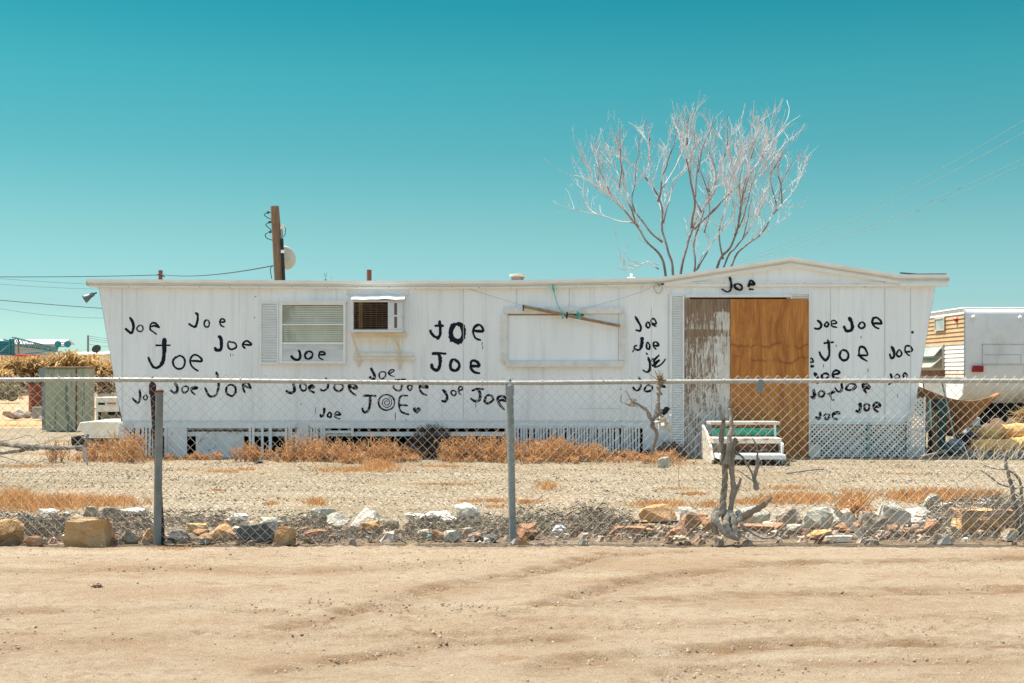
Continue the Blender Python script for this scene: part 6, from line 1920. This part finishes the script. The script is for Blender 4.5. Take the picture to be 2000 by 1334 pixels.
MB().bar(P(1804, 893, YW - .12), P(1806, 776, YW - .12), .022, .02).build('edge_strip', trimw, lt)
for px0, px1, py0, lean, m, lab, Y0 in ((1828, 1846, 779, .03, dgreen, 'dark green door panel standing right of the lattice', 20.05), (1812, 1826, 780, .05, mat('dark_brown_panel', (0.06, 0.03, 0.025), (0.10, 0.055, 0.04), 5), 'dark brown narrow panel between lattice and green panel', 20.2), (1822, 1832, 800, -.02, oldwood, 'weathered brown plank before the dark panels', 19.95)):
    a, b = P(px0, 890, Y0), P(px1, py0, Y0)
    o = MB().prism([(a.x, 0), (b.x, 0), (b.x + lean, b.z), (a.x + lean, b.z)], Y0, Y0 + .04).build('standing_panel', m, bevel=.004)
    tag(o, lab, 'panel')
o = MB().tube([P(1838, 738, 20.0), P(1852, 800, 19.9), P(1867, 868, 19.8)], .014, 8).build('leaning_rod', galv)
tag(o, 'long thin grey rod leaning over the green panel', 'rod')
o = MB().tube([P(1802, 738, 20.3), P(1806, 775, 20.3)], .010, 6).tube([P(1806, 775, 20.3), Vector((P(1808, 0, 20.3).x, 20.3, 0))], .010, 6).build('thin_stake', oldwood)
tag(o, 'thin brown stake rising behind the loose lattice', 'stake')
o = MB().tube([P(1797, 897, 18.9) + Vector((0, 0, .03)), P(1820, 888, 19.2), P(1846, 881, 19.5)], .026, 8).build('lying_pole', greywood)
tag(o, 'grey pole lying low across the foot of the lattice', 'pole')
o = MB().bar(P(1816, 780, 19.9), P(1818, 835, 19.9), .05, .02).build('teal_strip', mat('pale_teal', (0.30, 0.44, 0.40), (0.42, 0.55, 0.50), 6))
tag(o, 'short pale teal strip on the dark brown panel', 'strip')
crumple('tarp_bundle', 1863, 889, 48, 30, mat('grey_teal_tarp', (0.14, 0.20, 0.20), (0.22, 0.29, 0.29), 5, .5), 'grey teal tarp bundle on the ground below the leaning rod', 'tarp', 12)
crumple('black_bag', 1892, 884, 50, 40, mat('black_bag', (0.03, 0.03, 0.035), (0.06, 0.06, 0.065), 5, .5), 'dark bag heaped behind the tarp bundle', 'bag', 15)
a, b = P(1886, 832, 22.4), P(1915, 815, 22.4)
o = MB().box(a.x, b.x, 22.4, 22.7, a.z, b.z).box(a.x + .02, b.x - .02, 22.42, 22.68, 0, a.z - .002).build('plastic_tub', mat('pale_blue_plastic', (0.42, 0.47, 0.50), (0.50, 0.55, 0.57), 4, .4), bevel=.02)
tag(o, 'pale blue grey tub in the shade under the curled sheet', 'tub')
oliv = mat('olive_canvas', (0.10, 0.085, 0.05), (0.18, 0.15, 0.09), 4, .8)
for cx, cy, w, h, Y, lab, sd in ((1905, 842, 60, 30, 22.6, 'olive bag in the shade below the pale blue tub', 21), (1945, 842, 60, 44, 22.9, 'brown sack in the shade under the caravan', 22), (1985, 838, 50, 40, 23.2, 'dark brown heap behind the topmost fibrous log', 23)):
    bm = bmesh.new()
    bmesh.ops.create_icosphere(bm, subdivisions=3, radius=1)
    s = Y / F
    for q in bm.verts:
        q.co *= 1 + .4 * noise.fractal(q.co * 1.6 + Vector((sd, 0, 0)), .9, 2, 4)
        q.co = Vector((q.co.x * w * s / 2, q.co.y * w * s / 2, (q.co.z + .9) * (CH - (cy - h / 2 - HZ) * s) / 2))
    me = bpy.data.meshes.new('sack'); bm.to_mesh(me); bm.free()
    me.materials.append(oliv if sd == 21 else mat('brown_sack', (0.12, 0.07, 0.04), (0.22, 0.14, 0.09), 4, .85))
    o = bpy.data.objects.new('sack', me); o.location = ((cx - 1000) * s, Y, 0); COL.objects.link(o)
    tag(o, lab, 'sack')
def fibrelog(pts, r, lab, sd):
    q = catmull(pts, 8)
    mb = MB()
    n = 14
    rnd = random.Random(sd)
    o0 = len(mb.v)
    for i, p in enumerate(q):
        u = i / (len(q) - 1)
        e = min(1, .55 + 5 * min(u, 1 - u)) * r
        d = (q[min(i + 1, len(q) - 1)] - q[max(i - 1, 0)]).normalized()
        a = d.cross(Vector((0, 0, 1))).normalized()
        b = a.cross(d)
        for k in range(n):
            t = 6.283 * k / n
            rr = e * (1 + .28 * noise.noise(Vector((u * 7 + sd, math.cos(t) * 1.2, math.sin(t) * 1.2))) + rnd.uniform(-.06, .06))
            mb.v.append(p + a * math.cos(t) * rr * 1.25 + b * math.sin(t) * rr)
    for i in range(len(q) - 1):
        for k in range(n):
            mb.f.append((i * n + k, i * n + (k + 1) % n, (i + 1) * n + (k + 1) % n, (i + 1) * n + k))
    mb.f.append(tuple(range(n - 1, -1, -1)))
    for _ in range(170):
        i = rnd.choice([0, 1, 2, 3, rnd.randint(0, len(q) - 1)])
        t = rnd.uniform(0, 6.28)
        p = q[i] + Vector((0, math.cos(t) * r, math.sin(t) * r * .95))
        e = p + Vector((rnd.uniform(-.14, .03), rnd.uniform(-.06, .03), rnd.uniform(-.08, .05)))
        s_ = Vector((0, .004, .003))
        mb.add([p - s_, p + s_, e], [(0, 1, 2)])
    lg = mb.build('fibrous_log', strawm)
    tag(lg, lab, 'fibrous log', 'tan fibrous logs piled at the right edge')
    return lg
L_ = lambda x, y, Y: P(x, y, Y)
fibrelog([L_(1903, 873, 19.6), L_(1930, 871, 19.6), L_(1960, 872, 19.6), L_(1985, 870, 19.7)], .105, 'lower tan fibrous log with a torn left end', 3)
fibrelog([L_(1916, 852, 20.1), L_(1945, 846, 20.1), L_(1975, 842, 20.1), L_(2060, 838, 20.2)], .115, 'upper tan fibrous log running out of the right edge', 5)
fibrelog([L_(1975, 868, 19.9), L_(2000, 866, 19.9), L_(2060, 868, 19.9)], .10, 'pale tan fibrous log at the right edge under the upper one', 8)
mb = MB()
for _ in range(260):
    p = P(random.uniform(1985, 2030), random.uniform(800, 832), 20.4)
    d = Vector((random.uniform(-1, .6), random.uniform(-.5, .5), random.uniform(-.7, .7))).normalized() * random.uniform(.06, .22)
    s_ = d.orthogonal().normalized() * .010
    mb.add([p - s_, p + s_, p + d], [(0, 1, 2)])
mb.tube([Vector((P(2014, 0, 20.4).x, 20.4, 0)), P(2010, 815, 20.4)], [.14, .09], 10)
tag(mb.build('dry_palm_stump', palmdry), 'shaggy dry palm stump at the right edge above the logs', 'palm stump')
o = MB()
for _ in range(36):
    p = P(random.uniform(1888, 1995), 905, 19.2); p.z = 0
    e = p + Vector((random.uniform(-.25, .25), random.uniform(-.15, .15), random.uniform(.08, .34)))
    o.tube([p, p.lerp(e, .5) + Vector((random.uniform(-.05, .05), 0, .03)), e], [.006, .005, .002], 4)
o = o.build('dry_twig_tangle', mat('straw_pale', (0.46, 0.38, 0.27), (0.62, 0.54, 0.42), 5, .9))
tag(o, 'tangle of pale dry twigs on the gravel before the fibrous logs', 'dry twigs')
o = MB().bar(P(1930, 842, 20.9), P(2040, 829, 21.3), .07, .05).build('plank', oldwood)
tag(o, 'brown plank under the palm stump behind the logs', 'plank')
o = MB().box(P(1895, 0, 19.5).x, P(2080, 0, 19.5).x, 19.4, 19.8, 0.0, .10).build('low_timber', mat('grey_timber', (0.16, 0.15, 0.14), (0.28, 0.26, 0.24), 6, .9), bevel=.02)
tag(o, 'long grey timber on the ground under the fibrous logs', 'timber')

# ------------------------------------------------------------------ left background
cab = thing('utility_cabinet', 'tall pale green metal cabinet with rust streaks left of the home', 'cabinet', (P(126, 843, 28.6).x, 28.8, 0))
a, b = P(89, 843, 28.6), P(165, 719, 28.6)
MB().box(a.x, b.x, 28.6, 29.3, 0, b.z).build('cabinet_body', cabm, cab, bevel=.01)
MB().box(a.x - .02, b.x + .02, 28.57, 29.33, b.z + .001, b.z + .035).build('cabinet_lid', mat('rusty_lid', (0.26, 0.15, 0.08), (0.40, 0.28, 0.16), 5, .7), cab, bevel=.006)
x = P(149.5, 0, 28.6).x
MB().box(x - .012, x + .012, 28.588, 28.599, .02, b.z - .01).build('door_seam', rust, cab)
MB().box(a.x + .02, x - .03, 28.589, 28.598, .03, b.z - .03).build('cabinet_door', cabm, cab)
o = MB().pb(76, 718, 88, 745, 29.2, 29.6)
p = P(76, 745, 29.2)
o.box(p.x + .03, p.x + .08, 29.3, 29.5, 0, p.z - .002)
tag(o.build('meter_box', mat('meter_grey', (0.16, 0.19, 0.20), (0.28, 0.31, 0.31), 4, .5)), 'small grey box on a post behind the left of the green cabinet', 'meter box')
c = P(70, 808, 41); r_ = .33
bar_ = thing('barrel', 'rusty red oil barrel standing left of the green cabinet', 'barrel', (c.x, 41.3, 0))
h_ = P(0, 750, 41).z
MB().lathe([(r_, 0), (r_, .01), (r_ - .005, h_ * .33 - .03), (r_ + .012, h_ * .33), (r_ - .005, h_ * .33 + .03), (r_ - .005, h_ * .66 - .03), (r_ + .012, h_ * .66), (r_ - .005, h_ * .66 + .03), (r_, h_ - .02), (r_ + .01, h_), (r_ - .02, h_), (r_ - .03, h_ - .03), (.001, h_ - .03)], (c.x, 41.3, 0), 28).build('drum', rust, bar_)
MB().lathe([(.04, 0), (.04, .03), (.001, .035)], (c.x + .15, 41.2, h_ - .03), 10).build('bung', dark, bar_)
o = MB().pb(62, 795, 88, 818, 36.6, 37.0)
tag(o.build('metal_box', mat('grey_metal_box', (0.22, 0.22, 0.19), (0.32, 0.32, 0.28), 4), bevel=.01), 'low grey metal box in front of the rusty barrel', 'box')
o = MB().pb(76, 814, 91, 819, 36.0, 36.3)
tag(o.build('tray', mat('pale_blue_tray', (0.45, 0.55, 0.60), (0.55, 0.63, 0.66), 4), bevel=.004), 'small pale blue tray before the grey metal box', 'tray')
# white metal cabinet with openings
wc = thing('stove', 'old cream stove with open holes beside the left end of the home', 'stove', (P(212, 865, 24).x, 24.2, 0))
mb = MB()
Yc = 24.0
mb.pb(187, 776, 250, 786, Yc, Yc + .6)
mb.pb(187, 786.3, 191, 853, Yc, Yc + .6)
mb.pb(205, 786.3, 250, 791, Yc, Yc + .02)
mb.pb(191.2, 791, 250, 804, Yc + .002, Yc + .02)
mb.pb(196, 817, 250, 853, Yc + .2, Yc + .6)
mb.pb(191.2, 786, 250, 853, Yc + .57, Yc + .6)
p = P(187, 853, Yc)
mb.box(p.x, P(250, 0, Yc).x, Yc + .1, Yc + .6, 0, p.z - .002)
mb.build('stove_body', cream, wc, bevel=.006)
MB().pb(192, 787, 204, 791.5, Yc + .03, Yc + .05).pb(191.5, 805, 197, 825, Yc + .03, Yc + .05).pb(210, 805, 232, 811, Yc + .1, Yc + .3).build('stove_hole', dark, wc)
MB().tube([P(210, 788, Yc - .02), P(226, 788, Yc - .02)], .012, 6).build('stove_trim', rust, wc)
MB().tube([P(187, 768, Yc + .1), P(187, 776, Yc + .1)], .03, 8).build('stove_pipe', cream, wc)
# cream truck bed / tub on dark wheels
ct = thing('utility_trailer', 'low cream utility trailer with sloping end, half behind the wall corner', 'trailer', (P(200, 884, 21.2).x, 21.6, 0))
Yt = 21.2
mb = MB()
pl = [(149, 842), (156, 825), (176, 823), (246, 823.5), (246, 851), (172, 853), (158, 843)]
v_ = [P(*p, Yt) for p in pl]
mb.prism([(q.x, q.z) for q in v_][::-1], Yt, Yt + 1.2)
mb.build('trailer_body', cream, ct, bevel=.012)
MB().pb(160, 852.5, 246, 855.5, Yt - .03, Yt + 1.1).build('trailer_rail', trimw, ct)
mb = MB()
p = P(139, 865, Yt)
mb.pb(139, 853, 250, 866, Yt + .12, Yt + 1.0)
mb.build('trailer_frame', dark, ct)
for px in (158, 205):
    c = P(px, 0, Yt + .2)
    MB().lathe([(.08, 0), (.125, 0), (.135, .02), (.135, .11), (.125, .13), (.08, .13), (.07, .09), (.001, .09)][::-1], (c.x, Yt + .24, .135), 20, Matrix.Rotation(R(90), 3, 'X')).build('wheel', blackm, ct)
# dry palm clumps along the back of the lot
def palmclump(cx, base_y, top, Y, w, n, lab, sd):
    rnd = random.Random(sd)
    c = P(cx, 0, Y)
    H = P(0, top, Y).z
    mb = MB()
    for _ in range(int(n * 1.9)):
        a = rnd.uniform(0, 6.283)
        rr = w * Y / F / 2
        b0 = Vector((c.x + rnd.uniform(-.5, .5) * rr, Y + rnd.uniform(-.5, .5), H * rnd.uniform(.0, .75)))
        el = rnd.uniform(.1, 1.4)
        L = rnd.uniform(.45, 1.0) * H * .6
        d = Vector((math.cos(a) * math.cos(el), math.sin(a) * math.cos(el), math.sin(el)))
        m_ = b0 + d * L * .6
        e = m_ + (d + Vector((0, 0, -.9))).normalized() * L * .5
        e.z = max(.02, min(e.z, H))
        m_.z = min(m_.z, H)
        s_ = d.cross(Vector((0, 0, 1))).normalized() * .05
        mb.add([b0 - s_ * .5, b0 + s_ * .5, m_ + s_, m_ - s_, e], [(0, 1, 2, 3), (3, 2, 4)])
    mb.tube([(c.x, Y, 0), (c.x, Y, H * .5)], [.12, .08], 7)
    o = mb.build('dry_palm', palmdry, loc=(c.x, Y, 0))
    return tag(o, lab, 'dry palm', 'dry palm clumps at the back of the lot')
PL = [(-10, 694, 84, 70, 420, 'dry palm clump cut off by the left edge'), (26, 696, 80, 60, 460, 'low dry palm clump under the red machine'), (54, 694, 82, 60, 460, 'dry palm clump just right of the red machine'), (84, 693, 84, 60, 420, 'bushy dry palm clump behind the meter box'),
      (108, 686, 82, 44, 380, 'tall golden dry palm clump under the crane tip'), (136, 682, 80, 42, 420, 'tallest dry palm clump above the green cabinet'), (160, 694, 84, 44, 300, 'dry palm clump at the foot of the far grey pole'), (180, 690, 80, 36, 300, 'pale dry palm clump below the far dark dish'), (194, 704, 76, 34, 300, 'yellowish dry palm clump before the brown wall'), (214, 700, 82, 34, 240, 'dry palm clump at the slanting home corner'), (5, 720, 70, 60, 280, 'yellow low dry palm clump nearest the left edge')]
for i, (cx, top, Y, w, n, lab) in enumerate(PL):
    palmclump(cx, 0, top, Y, w, n, lab, 40 + i)
mb = MB()
for _ in range(3200):
    px, py = random.uniform(-80, 240), random.gauss(766, 4)
    if py < 757: continue
    g = G(px, py)
    d = Vector((random.uniform(-1, 1), random.uniform(-.6, .6), random.uniform(0, .6))).normalized() * random.uniform(.2, .6)
    p = g + Vector((0, 0, random.uniform(0, .45)))
    s_ = d.orthogonal().normalized() * .02
    mb.add([p - s_, p + s_, p + d + s_ * .4, p + d - s_ * .4], [(0, 1, 2, 3)])
tag(mb.build('dead_brush', mat('brown_brush', (0.16, 0.11, 0.07), (0.34, 0.25, 0.16), .6, .95, island=(.4, 1.3), world_co=True)), None, None, kind='stuff')
o = MB().pb(160, 707, 240, 752, 92, 92.4)
p = P(0, 752, 92)
tag(o.box(P(160, 0, 92).x, P(240, 0, 92).x, 92.02, 92.38, 0, p.z - .01).build('brown_wall', mat('brown_wall', (0.16, 0.075, 0.045), (0.26, 0.14, 0.085), .5, .9, stretch=(3, 1, .3))), 'low brown wall behind the dry palms at the wall corner', 'wall')
# small agave-like green bush and rubbish at the left edge
mb = MB()
for _ in range(500):
    b0 = P(8, 0, 58) + Vector((random.gauss(0, .35), random.gauss(0, .3), 0)); b0.z = random.uniform(.1, .8)
    d = Vector((random.uniform(-1, 1), random.uniform(-1, 1), random.uniform(-.1, 1))).normalized() * random.uniform(.15, .4)
    s_ = d.orthogonal().normalized() * .03
    mb.add([b0 - s_, b0 + s_, b0 + d], [(0, 1, 2)])
tag(mb.build('bush', mat('dusty_green_leaf', (0.22, 0.19, 0.09), (0.40, 0.34, 0.19), 2, .9, island=(.5, 1.2), world_co=True)), 'dusty green bush at the left edge beyond the rocks', 'bush')
o = MB().lathe([(.2, 0), (.34, 0), (.35, .05), (.35, .16), (.34, .2), (.2, .2)], P(19, 777, 60), 20, Matrix.Rotation(R(70), 3, 'Y') @ Matrix.Rotation(.4, 3, 'X')).build('tyre', blackm)
o.location.z = 0.0
tag(o, 'old dark tyre lying by the dusty green bush', 'tyre')
o = MB().pb(168, 797, 182, 801, 46, 46.8)
tag(o.build('flat_rubbish', mat('pale_rubbish', (0.45, 0.38, 0.33), (0.6, 0.53, 0.48), 4)), 'pale flat slab on the ground right of the green cabinet', 'slab').location.z = 0
o = MB().pb(170, 756, 240, 760, 75, 76)
tag(o.build('concrete_kerb', mat('pale_concrete', (0.42, 0.36, 0.29), (0.55, 0.48, 0.4), 2)), 'long pale concrete edge below the brown wall', 'kerb').location.z = 0
o = MB().bar(P(166, 745, 30), Vector((P(186, 0, 30).x, 30, 0)), .05, .02).build('leaning_board', siding)
tag(o, 'tan board leaning on the right side of the green cabinet', 'board')
# far houses, shed, crane
def house(px0, px1, eave, roof_t, base, Y, lab, m):
    t = thing('house', lab, 'house', (P((px0 + px1) / 2, 0, Y).x, Y + 3, 0))
    a, b = P(px0, 0, Y), P(px1, 0, Y)
    ze, zr = P(0, eave, Y).z, P(0, roof_t, Y).z
    MB().box(a.x, b.x, Y, Y + 6, 0, ze).build('wall', m, t)
    MB().add([(a.x - .3, Y - .4, ze + .01), (b.x + .3, Y - .4, ze + .01), (b.x + .3, Y + 3, zr), (a.x - .3, Y + 3, zr), (b.x + .3, Y + 6.4, ze + .01), (a.x - .3, Y + 6.4, ze + .01)], [(0, 1, 2, 3), (3, 2, 4, 5), (0, 3, 5), (1, 4, 2), (0, 5, 4, 1)]).build('roof', roofw, t)
    c = P((px0 * .7 + px1 * .3), (eave + 730) / 2 - 4, Y)
    MB().box(c.x - .6, c.x + .6, Y - .03, Y - .005, c.z - .4, c.z + .5).build('window', dark, t)
    return t
house(146, 200, 692, 686.5, 0, 112, 'far low house with a white roof and dark opening beyond the palms', cream)
h2 = house(196, 260, 693, 684.5, 0, 128, 'far cream house with a white roof at the slanting home corner', cream)
di = thing('satellite_dish', 'far dark satellite dish on the white roof by the home corner', 'satellite dish', tuple(P(189, 683, 111)))
MB().lathe([(.001, 0), (.2, .02), (.40, .09), (.40, .12), (.18, .05), (.001, .03)], P(189, 682.5, 111), 24, Vector((-.5, .6, .5)).to_track_quat('Z', 'Y').to_matrix()).build('reflector', mat('dark_blue_dish', (0.03, 0.05, 0.07), (0.05, 0.07, 0.09), 3), di, smooth=True)
MB().tube([P(189, 684, 111.2), P(189.5, 692, 111.2)], .07, 6).build('mount_arm', dark, di)
shed = thing('shed', 'far pale grey green corrugated shed behind the blue crane', 'shed', (P(30, 0, 140).x, 143, 0))
a, b = P(-120, 0, 140), P(108, 0, 140)
z1 = P(0, 672, 140).z
mb = MB()
n = 60
zz = [z1 * i / n for i in range(n + 1)]
for i in range(n):
    o_ = .08 if i % 2 else 0
    mb.box(a.x, b.x, 140 - o_, 140.2, zz[i], zz[i + 1] - .002)
shm = mat('shed_metal', (0.42, 0.48, 0.46), (0.52, 0.56, 0.54), .4, .6)
mb.build('wall', shm, shed)
MB().add([(a.x - 1, 139.5, z1), (b.x + 1, 139.5, z1), (b.x + 1, 141.5, z1 + .55), (a.x - 1, 141.5, z1 + .55), (b.x + 1, 143.5, z1), (a.x - 1, 143.5, z1)], [(0, 1, 2, 3), (3, 2, 4, 5), (0, 3, 5), (1, 4, 2)]).build('roof', mat('shed_roof_pinkish', (0.56, 0.50, 0.46), (0.66, 0.6, 0.56), .4, .6), shed)
MB().box(a.x + 2, b.x - 2, 140.3, 142.5, 0, z1 - .1).build('inner_wall', shm, shed)
crane = thing('crane', 'blue teal lattice boom crane on a red machine beyond the dry palms', 'crane', (P(30, 0, 100).x, 100, 0))
mb = MB()
A, B_ = P(26, 666, 100), P(112, 683, 100)
for dz, dy in ((.28, -.3), (-.28, -.3), (.28, .3), (-.28, .3)):
    tp = .45
    mb.tube([A + Vector((0, dy, dz)), B_ + Vector((0, dy * tp, dz * tp))], .05, 5)
n = 14
for i in range(n):
    u0, u1 = i / n, (i + 1) / n
    for dy in (-.3, .3):
        p, q = A.lerp(B_, u0), A.lerp(B_, u1)
        s0, s1 = 1 - .55 * u0, 1 - .55 * u1
        sg = 1 if i % 2 else -1
        mb.tube([p + Vector((0, dy * s0, .28 * s0 * sg)), q + Vector((0, dy * s1, -.28 * s1 * sg))], .03, 4)
mb.build('boom', teal, crane)
mb = MB()
for x in (20, 26):
    mb.tube([P(x, 662, 100), P(x, 694, 100)], .12, 6)
mb.tube([P(26, 668, 100), P(2, 688, 100)], .08, 5)
mb.tube([P(20, 680, 100), P(30, 694, 100)], .06, 5)
mb.tube([P(6, 663, 100), P(26, 666, 100)], .05, 5)
mb.tube([P(24, 694, 100), P(108, 684, 100)], .05, 5)
for i in range(7):
    mb.tube([P(-60, 666 + i * 4, 101), P(24, 667 + i * 4, 101)], .09, 5)
mb.build('mast_frame', teal, crane)
mb = MB()
for px in (113, 132):
    mb.lathe([(.001, -.06), (.24, -.06), (.27, -.03), (.27, .03), (.24, .06), (.001, .06)], P(px, 672, 100), 20, Matrix.Rotation(R(78), 3, 'X'))
mb.tube([P(113, 668, 100), P(132, 669, 100)], .04, 5)
mb.tube([P(113, 677, 100), P(132, 676, 100)], .04, 5)
mb.tube([P(112, 683, 100), P(113, 673, 100)], .06, 5)
mb.build('sheave', teal, crane)
mb = MB()
mb.pb(-30, 703, 14, 722, 99, 101)
pl = [P(*p, 99) for p in ((14, 722), (58, 722), (58, 692), (34, 692), (24, 695), (14, 698))]
mb.prism([(q.x, q.z) for q in pl], 99, 101.4)
mb.box(P(-20, 0, 99).x, P(55, 0, 99).x, 99.2, 101.2, .5, P(0, 722.2, 99).z)
mb.build('machine_body', red, crane, bevel=.05)
mb = MB()
for px in (-10, 20, 48):
    c = P(px, 0, 99)
    mb.lathe([(.001, 0), (.5, 0), (.52, .05), (.52, .3), (.5, .35), (.001, .35)], (c.x, 99.2, .52), 18, Matrix.Rotation(R(90), 3, 'X'))
mb.build('wheel', blackm, crane)

# tidy up: drop the helper property
for o in bpy.data.objects:
    if '_b' in o: del o['_b']
